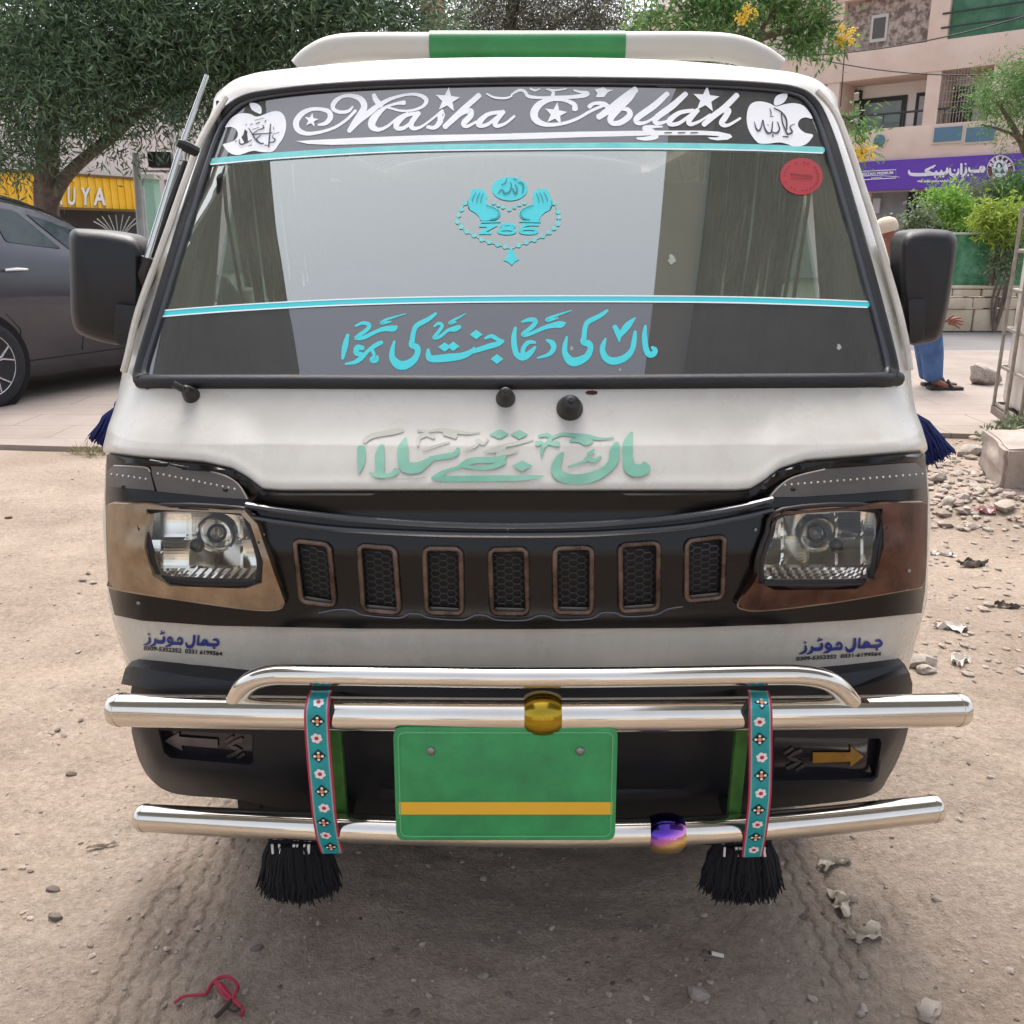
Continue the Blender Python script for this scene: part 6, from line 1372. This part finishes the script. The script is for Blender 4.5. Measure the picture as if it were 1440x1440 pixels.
for a in (.25, .5, .75, 1.0): mb.tube([TP(1.16, a, zB), TP(1.16, a, zT)], .013, 8); mb.tube([TP(-.01, a, zB), TP(-.01, a, zT)], .013, 8)
mb.build("cage", STL, tank, smooth=True)
mb = MB()
def bx(s0, s1, a0, a1, z0, z1):
    vs = [TP(s_, a, z) for s_ in (s0, s1) for a in (a0, a1) for z in (z0, z1)]; mb.add(vs, [(0, 1, 3, 2), (4, 6, 7, 5), (0, 4, 5, 1), (2, 3, 7, 6), (0, 2, 6, 4), (1, 5, 7, 3)])
bx(-.02, 1.17, -.02, .10, zB - .06, zB); bx(-.02, 1.17, .93, 1.05, zB - .06, zB); bx(1.05, 1.17, .1, .93, zB - .06, zB); bx(-.02, .1, .1, .93, zB - .06, zB)
mb.build("base_frame", M("rusty_frame", '#5d5049', '#6f6057', scale=9, rough=.7), tank, bevel=.006)
for s_ in (.08, 1.08):
    for a in (.06, .98):
        mb = MB(); mb.tube([TP(s_, a, zB - .06), TP(s_ + (.12 if s_ < .5 else -.14), a, .02)], .026, 8); mb.build("leg", M("rusty_frame", '#5d5049'), tank, smooth=True)
for a in (.2, .8):
    pass

# ------------------------------------------------------------------ the man on the pavement
def skin(name, J, bones, mats, parent, sub=2, root=0):
    me = bpy.data.meshes.new(name); me.from_pydata([tuple(j[0]) for j in J], bones, []); o = bpy.data.objects.new(name, me); COL.objects.link(o)
    o.modifiers.new("s", 'SKIN'); 
    for i, j in enumerate(J):
        sv = me.skin_vertices[0].data[i]; r_ = j[1]; sv.radius = r_ if isinstance(r_, tuple) else (r_, r_); sv.use_root = (i == root)
    ss = o.modifiers.new("u", 'SUBSURF'); ss.levels = sub; ss.render_levels = sub
    bpy.context.view_layer.update(); dg = bpy.context.evaluated_depsgraph_get(); m2 = bpy.data.meshes.new_from_object(o.evaluated_get(dg)); m2.name = name
    bpy.data.objects.remove(o); m2.polygons.foreach_set("use_smooth", [True] * len(m2.polygons)); return m2
YM = 8.5; H = lambda x, y, dy=0.: at_y(x, y, YM + dy)
man = empty("person", tuple(at_z(1322, 551, .035))); tag(man, "person in a white skullcap, dark top and blue trousers standing behind the right mirror", "person")
SKIN = M("brown_skin", '#7b4d3e', '#8a5a49', scale=12, rough=.5); CAPM = M("cream_skullcap", '#cbb9a6', '#bfae9b', scale=40, rough=.9); TROU = M("blue_cotton", '#3a5580', '#4a6894', scale=7, rough=.9, bump=.2, bscale=20); TOP = M("dark_navy_top", '#161b2b', '#222a40', scale=6, rough=.9); SAND = M("dark_sandal", '#2a2220', rough=.6)
J = [(H(1300, 442), .13), (H(1287, 415), .125), (H(1272, 385), .14), (H(1261, 363), .06), (H(1252, 345), .055), (H(1247, 330), .085), (H(1246, 317), .080),
     (H(1275, 378, -.17), .055), (H(1292, 425, -.20), .045), (H(1322, 452, -.16), .034), (H(1330, 453, -.16), .030),
     (H(1275, 380, .17), .055), (H(1285, 428, .24), .045), (H(1265, 400, .10), .034), (H(1262, 385, .02), .032),
     (H(1303, 455, -.09), .095), (H(1310, 497, -.10), .062), (H(1314, 536, -.10), .042), (H(1330, 545, -.10), .038), (H(1350, 547, -.10), .028),
     (H(1299, 455, .09), .095), (H(1303, 497, .12), .062), (H(1306, 532, .14), .042), (H(1322, 540, .14), .038), (H(1342, 542, .14), .028)]
bones = [(0, 1), (1, 2), (2, 3), (3, 4), (4, 5), (5, 6), (2, 7), (7, 8), (8, 9), (9, 10), (2, 11), (11, 12), (12, 13), (13, 14), (0, 15), (15, 16), (16, 17), (17, 18), (18, 19), (0, 20), (20, 21), (21, 22), (22, 23), (23, 24)]
me = skin("body", J, bones, None, man)
bm = bmesh.new(); bm.from_mesh(me)
def add_skin(J_, b_):
    m3 = skin("tmp", J_, b_, None, None, 2); bm.from_mesh(m3); bpy.data.meshes.remove(m3)
w0 = H(1330, 453, -.16)
for (tx, ty, dy, l) in ((1352, 447, -.03, 1), (1355, 452, -.01, 1.05), (1354, 457, .01, 1), (1350, 462, .03, .8)):   # four fingers, curled
    t_ = H(tx, ty, -.16 + dy); m_ = w0.lerp(t_, .6) + Vector((0, 0, .012)); add_skin([(w0.lerp(t_, .15), .014), (m_, .0115), (t_, .0085)], [(0, 1), (1, 2)])
th_ = H(1341, 443, -.2); add_skin([(w0, .015), (w0.lerp(th_, .6) + Vector((0, -.01, .006)), .012), (th_, .009)], [(0, 1), (1, 2)])
add_skin([(H(1254, 334), .020), (H(1259.5, 337), .012), (H(1260, 340), .012)], [(0, 1), (1, 2)])        # nose
add_skin([(H(1253, 346), .030), (H(1257, 348), .022)], [(0, 1)])                                      # chin
add_skin([(H(1245, 335, -.085), .016), (H(1244, 340, -.085), .012)], [(0, 1)])                          # ear
bm.to_mesh(me); bm.free(); me.polygons.foreach_set("use_smooth", [True] * len(me.polygons)); body_m = link("body", me, SKIN, man)
mb = MB(); mb.ball(H(1256, 331, -.035), .009, 8); mb.ball(H(1256, 331, .035), .009, 8); mb.build("eyes", M("eye_dark", '#171210', rough=.2), body_m, smooth=True)
cc = H(1246, 320); mb = MB(); mb.lathe([(.098, -.035), (.103, 0), (.098, .035), (.08, .065), (.045, .085), (.005, .092)], cc, 'Z', 24, rot=Matrix.Rotation(R(-16), 3, 'Y')); mb.build("skullcap", CAPM, man, smooth=True)
me = skin("shirt", [(H(1302, 450), (.17, .15)), (H(1288, 415), (.165, .14)), (H(1273, 386), (.18, .15)), (H(1265, 370), .09), (H(1276, 378, -.17), .078), (H(1292, 422, -.20), .062), (H(1304, 436, -.185), .06), (H(1276, 380, .17), .078), (H(1286, 424, .24), .062)], [(0, 1), (1, 2), (2, 3), (2, 4), (4, 5), (5, 6), (2, 7), (7, 8)], None, None); link("shirt", me, TOP, man)
me = skin("trousers", [(H(1301, 450), .125), (H(1304, 458, -.09), .125), (H(1311, 497, -.10), .105), (H(1312, 528, -.10), .088), (H(1313, 537, -.10), .085), (H(1299, 458, .09), .125), (H(1303, 497, .12), .105), (H(1305, 525, .14), .088), (H(1306, 533, .14), .085)], [(0, 1), (1, 2), (2, 3), (3, 4), (0, 5), (5, 6), (6, 7), (7, 8)], None, None); link("trousers", me, TROU, man)
for dy, yo, xo in ((-.10, 551, 0), (.14, 546, -9)):
    mb = MB(); a = at_z(1300 + xo, yo, .045); c = H(1328 + xo, yo, dy); mb.box((c.x, YM + dy, .05), (.30, .105, .03)); mb.tube([(c.x + .04, YM + dy - .055, .06), (c.x + .02, YM + dy, .12), (c.x + .04, YM + dy + .055, .06)], .014, 6); mb.build("sandal", SAND, man, bevel=.008)
mb = MB(); mb.box(H(1259, 366, -.05), (.09, .03, .15), ry=R(25)); o = mb.build("phone", M("phone_black", '#101216', rough=.3), bevel=.008, origin=tuple(H(1259, 366, -.05))); tag(o, "dark handset held near the man's chin beside the white van", "phone")

# ------------------------------------------------------------------ stones, rubble and litter
def rock_mesh(seed, sub=2, sc=(1, 1, .6), rough=.25, chunk=False):
    bm = bmesh.new(); bmesh.ops.create_icosphere(bm, subdivisions=sub, radius=1); rr = random.Random(seed); ph = [rr.uniform(0, 9) for _ in range(9)]
    cuts = [Vector((rr.uniform(-1, 1), rr.uniform(-1, 1), rr.uniform(-1, 1))).normalized() for _ in range(7)]
    for v in bm.verts:
        p = v.co.copy(); d_ = 1 + rough * (math.sin(p.x * 2.3 + ph[0]) * math.sin(p.y * 2.7 + ph[1]) + .5 * math.sin(p.z * 4.1 + ph[2] + p.x * 3.3) + .25 * math.sin(p.y * 8 + ph[3]))
        p = p * d_
        if chunk:
            for c_ in cuts:
                e = p.dot(c_) - .72
                if e > 0: p -= c_ * e
        v.co = Vector((p.x * sc[0], p.y * sc[1], p.z * sc[2]))
    me = bpy.data.meshes.new("stone"); bm.to_mesh(me); bm.free(); me.polygons.foreach_set("use_smooth", [True] * len(me.polygons)); me.set_sharp_from_angle(angle=R(35)); return me
STONE = M("grey_tan_stone", '#9b8f83', '#b3a89c', scale=14, rough=.9, bump=.4, bscale=40); STONE2 = M("pale_rock", '#b5aaa0', '#8f857c', scale=10, rough=.95, bump=.6, bscale=25); STONED = M("dark_pebble", '#5e544d', '#786c63', scale=20, rough=.9)
def place(me, name, px, py, size, label, cat, group, seed, z=None, rz=None, mat=None, sink=.25):
    p = ong(px, py) if z is None else at_z(px, py, z)
    o = bpy.data.objects.new(name, me); COL.objects.link(o); rr = random.Random(seed); o.location = (p.x, p.y, p.z + size * sink); o.scale = (size, size, size); o.rotation_euler = (rr.uniform(-.2, .2), rr.uniform(-.2, .2), rr.uniform(0, 6.28) if rz is None else rz)
    tag(o, label, cat, group); return o
def mk(seed, mat, **kw): me = rock_mesh(seed, **kw); me.materials.append(mat); return me
place(mk(1, STONE2, sub=3, sc=(1.25, .8, .72), chunk=True), "boulder", 1383, 540, .155, "pale rough boulder lying on the pavement left of the caged tank", "boulder", None, 1, .035, rz=.2, sink=.5)
# concrete block
c = at_z(1432, 702, .04); bmq = bmesh.new(); bmesh.ops.create_cube(bmq, size=1); bmesh.ops.bevel(bmq, geom=bmq.edges[:], offset=.035, segments=2, affect='EDGES'); bmesh.ops.subdivide_edges(bmq, edges=bmq.edges[:], cuts=6, use_grid_fill=True)
RB = Matrix.Rotation(-.2, 3, 'Z') @ Matrix.Rotation(R(4), 3, 'X') @ Matrix.Rotation(R(-3), 3, 'Y'); vs = []
for v in bmq.verts:
    p = v.co; q = 1 + .035 * math.sin(p.x * 9 + p.y * 5) * math.sin(p.z * 11 + 1) + .02 * math.sin(p.x * 23 + p.z * 17) + .015 * math.sin(p.y * 31 + p.x * 13)
    if p.x < -.3 and p.z > .25: q -= .10 * max(0, math.sin(p.y * 6 + 1))
    vs.append(Vector((c.x + .24, c.y + .26, c.z + .15)) + RB @ Vector((p.x * .50 * q, p.y * .42 * q, p.z * .24 * q)))
bmq.verts.index_update(); blk = MB(); blk.add(vs, [tuple(v.index for v in f.verts) for f in bmq.faces]); bmq.free()
o = blk.build("concrete_block", M("broken_concrete", '#a89b92', '#8f847c', scale=5, rough=.95, bump=.5, bscale=22), smooth=True, angle=50, origin=(c.x + .24, c.y + .26, .03)); tag(o, "large squared concrete block on the rubble under the tank", "block")
P_ = [mk(s_, m_, sub=2, sc=(1.2, .85, .55), chunk=c_) for s_, m_, c_ in ((11, STONE, 0), (12, STONE2, 1), (13, STONE, 1), (14, STONE2, 0))]
big = [(1336, 709, .052, "rounded grey stone beside the van's brown right lamp bezel"), (1352, 703, .05, "flat pale stone between the round grey stone and the concrete block"), (1411, 715, .062, "bluish rounded stone at the foot of the concrete block"), (1290, 935, .045, "pale oval stone beside the van's lower right corner"), (1302, 945, .03, "small oval stone in front of the pale oval stone"), (1318, 676, .06, "flat slab of broken stone by the blue right tassel"),
       (1400, 655, .07, "angular stone leaning on the concrete block's left side"), (1368, 640, .09, "long dark stone behind the concrete block"), (1305, 1424, .026, "flat grey stone flake at the bottom right corner"), (981, 1399, .021, "oval pale pebble lying alone below the right tassel")]
for i, (x, y, s_, l) in enumerate(big): place(P_[i % 4], "stone", x, y, s_, l, "stone", None, 50 + i)
dark = [(78, 1290, .013, "small dark oblong pebble on the dirt at far left"), (75, 1252, .012, "thin dark pebble just above the oblong one at far left")]
PD = mk(20, STONED, sub=2, sc=(1.3, .7, .5))
for i, (x, y, s_, l) in enumerate(dark): place(PD, "stone", x, y, s_, l, "stone", None, 70 + i)
rr = random.Random(77)
for i in range(150):
    x, y = rr.uniform(0, 1440), rr.uniform(660, 1440)
    if 150 < x < 1290 and y < 1190: continue
    place(P_[i % 4] if i % 3 else PD, "pebble", x, y, rr.uniform(.004, .011) * (1.0 if y > 900 else 1.5), "tiny loose pebble lying on the bare dirt", "pebble", "tiny pebbles on the dirt", 200 + i)
mb = MB()
def stones(n, fx, fy, s0, s1, seed):
    rg = random.Random(seed); bases = [rock_mesh(900 + i, 1, (1.2, .9, .55), .25, True) for i in range(6)]
    for i in range(n):
        p = ong(fx(rg), fy(rg)); b_ = bases[i % 6]; s_ = rg.uniform(s0, s1) * (1 if rg.random() < .85 else 1.7); a = rg.uniform(0, 6.28); ca, sa = math.cos(a), math.sin(a); mb.cur = i % 3
        mb.add([(p.x + s_ * (v.co.x * ca - v.co.y * sa), p.y + s_ * (v.co.x * sa + v.co.y * ca), p.z + s_ * (v.co.z + .2)) for v in b_.vertices], [tuple(f.vertices) for f in b_.polygons])
    for b_ in bases: bpy.data.meshes.remove(b_)
stones(420, lambda r: 1290 + r.random() ** .8 * 170, lambda r: r.triangular(612, 760, 660), .007, .030, 1)
stones(160, lambda r: 1270 + r.random() * 190, lambda r: r.uniform(740, 960), .004, .015, 2)
stones(1100, lambda r: r.uniform(0, 1440), lambda r: r.uniform(690, 1440), .0014, .005, 3)
o = mb.build("rubble", [M("brown_rubble", '#8a7d70', '#a0948a', scale=14, rough=.95, bump=.4, bscale=40), M("grey_rubble", '#94897f', '#aba095', scale=10, rough=.95, bump=.4, bscale=40), M("pinkish_rubble", '#9a8a80', '#a8988d', scale=8, rough=.95)]); tag(o, "scattered gravel and broken rubble on the dirt, thickest beside the van at right", "rubble", kind="stuff")
def crumple(px, py, L, W_, seed, mat, name, label, cat, rz=0., h=.02, fold=3.):
    p = ong(px, py); rg = random.Random(seed); ph = [rg.uniform(0, 6) for _ in range(6)]; nu, nv = 18, 9; vs = []
    for i in range(nu):
        for j in range(nv):
            u, v = i / (nu - 1) - .5, j / (nv - 1) - .5
            x = L * (u + .10 * math.sin(v * 7 + ph[0])); y = W_ * (v * (1 + .35 * math.sin(u * 6 + ph[1])) + .25 * math.sin(u * 5 + ph[2])); z = h * (.35 + .5 * math.sin(v * fold * 3 + u * 4 + ph[3]) * math.cos(u * 5 + ph[4]) + .3 * math.sin(u * 17 + v * 13 + ph[5])) + .004
            c_, s_ = math.cos(rz), math.sin(rz); vs.append((x * c_ - y * s_, x * s_ + y * c_, max(z, .001)))
    m_ = MB(); m_.add(vs, [(i * nv + j, (i + 1) * nv + j, (i + 1) * nv + j + 1, i * nv + j + 1) for i in range(nu - 1) for j in range(nv - 1)])
    o = m_.build(name, mat, smooth=True, angle=60); o.location = p; tag(o, label, cat); return o
BAG = M("dusty_bag_plastic", '#a39885', '#b7ac9b', scale=15, rough=.45); BAGW = M("white_bag_plastic", '#c9c0b8', '#d9d2cc', scale=12, rough=.4); PINKP = M("pink_wrapper", '#b98f8f', '#cfa9a8', scale=20, rough=.5); DKR = M("dark_rag", '#4d443d', '#5d534a', scale=20, rough=.9)
crumple(1215, 1316, .075, .035, 1, BAG, "plastic_bag", "folded dusty plastic bag strip lying in the right tyre track", "plastic bag", .15, .018)
crumple(1182, 1272, .055, .045, 2, BAG, "plastic_bag", "crumpled greyish plastic scrap above the folded bag strip", "plastic bag", .8, .016)
crumple(1175, 1216, .07, .022, 3, BAG, "paper_scrap", "thin beige scrap near the black right tassel", "scrap", .4, .012)
crumple(1385, 721, .085, .05, 4, PINKP, "wrapper", "pink crumpled wrapper in the rubble below the concrete block", "wrapper", .1, .03)
crumple(1373, 743, .085, .02, 5, BAGW, "paper_scrap", "white curled paper strip below the pink wrapper", "scrap", .1, .018)
crumple(1325, 781, .09, .03, 6, BAGW, "plastic_bag", "white torn plastic strip beside the van's brown lamp bezel", "plastic bag", -.2, .016)
crumple(1367, 796, .12, .03, 7, DKR, "rag", "dark twisted rag lying right of the white plastic strip", "rag", .1, .03)
crumple(1335, 885, .10, .035, 8, BAGW, "plastic_bag", "white crushed plastic lying right of the dealer lettering", "plastic bag", -.5, .02)
crumple(1350, 932, .065, .045, 9, BAGW, "tissue", "crumpled white tissue beside the pale oval stone", "tissue", .3, .022)
crumple(1416, 855, .08, .02, 10, DKR, "rag", "short dark rag scrap near the right edge of the dirt", "rag", -.4, .02)
crumple(145, 1192, .06, .008, 12, BAG, "dry_leaf", "curled dry leaf strip left of the lower chrome tube", "leaf", .35, .008)
mb = MB(); RS = M("red_thread", '#8f2238', '#a32f45', scale=40, rough=.8)
def gpath(pts, dz=.006): return [Vector(q) for q in spline([tuple(ong(x, y) + Vector((0, 0, dz + z))) for x, y, z in pts], 6)]
mb.tube(gpath([(246, 1414, 0), (258, 1408, .004), (275, 1403, 0), (290, 1402, 0)]), .0028, 6); mb.tube(gpath([(290, 1402, 0), (300, 1388, .004), (312, 1384, .01), (325, 1386, .012), (335, 1396, .01), (332, 1408, .012), (322, 1414, .006), (310, 1400, .01), (304, 1390, .01), (316, 1398, .012), (328, 1412, .008), (342, 1424, 0), (338, 1432, 0)]), .0034, 6); mb.tube(gpath([(303, 1386, .0), (309, 1394, .012), (318, 1406, .012), (334, 1418, .004)]), .004, 6)
o = mb.build("tangled_thread", RS, smooth=True, origin=tuple(ong(315, 1405))); tag(o, "tangled red cord on the dirt at the bottom left", "cord")
mb = MB(); mb.tube(gpath([(304, 1436, .003), (318, 1424, .006), (330, 1410, .008)]), .004, 6); mb.tube(gpath([(318, 1424, .006), (330, 1428, .003), (342, 1420, .002)]), .0025, 5); o = mb.build("twig", M("dark_twig", '#3b322c', rough=.9), smooth=True, origin=tuple(ong(318, 1424))); tag(o, "dark twig caught in the tangled red cord", "twig")
mb = MB(); q = [ong(1000, 1344) + Vector((0, 0, .006)), ong(1017, 1348) + Vector((0, 0, .006))]; mb.tube(q, .0042, 10); o = mb.build("cigarette_butt", M("butt_white", '#d2cabd', rough=.8), smooth=True, origin=tuple(q[0])); tag(o, "cigarette butt lying on the shaded dirt right of centre", "cigarette butt")
mb = MB(); mb.tube([q[0] - Vector((.006, 0, 0)), q[0]], .0043, 10); mb.build("burnt_tip", M("ash_dark", '#3a302b', rough=.9), o)

# ------------------------------------------------------------------ added out of view for the glass and chrome to reflect
def reflection_awning(x0, x1, z, y0, y1, label, slope=0.):  # added overhead out of view: gives the windscreen its dark reflected sides
    root = empty("reflection_awning", ((x0 + x1) / 2, (y0 + y1) / 2, 0)); tag(root, label, "reflection_awning")
    mb = MB(); n = 120; prof = [(x0 + (x1 - x0) * i / n, z + .018 * math.sin(i * 1.3)) for i in range(n + 1)]
    for zz in (0, .015): mb.add([(x, y, q + zz) for y in (y0, y1) for x, q in prof], [(i, i + 1, n + 2 + i, n + 1 + i) for i in range(n)])
    mb.build("roof_sheet", M("dark_roof_sheet", '#818f96', '#8f9da4', scale=1.5, rough=.8), root)
    if x0 > 0:
        mb = MB(); mb.box((x0 - .16, (y0 + y1) / 2, z + .05), (.36, y1 - y0, .01)); mb.build("reflection_strip", M("pale_reflection_strip", '#b3c2ca', rough=.6), root)  # pale strip added to give the windscreen reflection a mid-grey step
    for (x, y) in ((x0 if abs(x0) > abs(x1) else x1, y0 + .2), (x0 if abs(x0) > abs(x1) else x1, y1 - .2)):
        mb = MB(); mb.tube([(x, y, 0), (x, y, z)], .05, 8); mb.build("post", M("awning_post", '#55534f', rough=.7), root)
reflection_awning(1.50, 8.5, 4.9, -1.6, 2.2, "unseen corrugated roof sheet on posts, added at right to darken the windscreen reflection")
reflection_awning(-8.5, -1.88, 4.9, -1.6, 2.2, "unseen corrugated roof sheet on posts, added at left to darken the windscreen reflection")
lw = empty("added_lane_house", (0, -20, 0)); tag(lw, "plain beige house added behind the photographer, unseen but for reflections and bounced light", "house")
mb = MB(); mb.box((0, -21, 1.7), (26, 2, 3.4)); mb.build("wall", M("lane_house_wall", '#b5ab9c', '#bfb5a6', scale=.6, rough=.9), lw)  # unseen house, added for reflections and bounced light
for x in (-7, -2.5, 2.5, 7):
    mb = MB(); mb.box((x, -19.98, 1.5), (1.3, .08, 2.2)); mb.build("window", M("far_pane", '#5e666a'), lw)
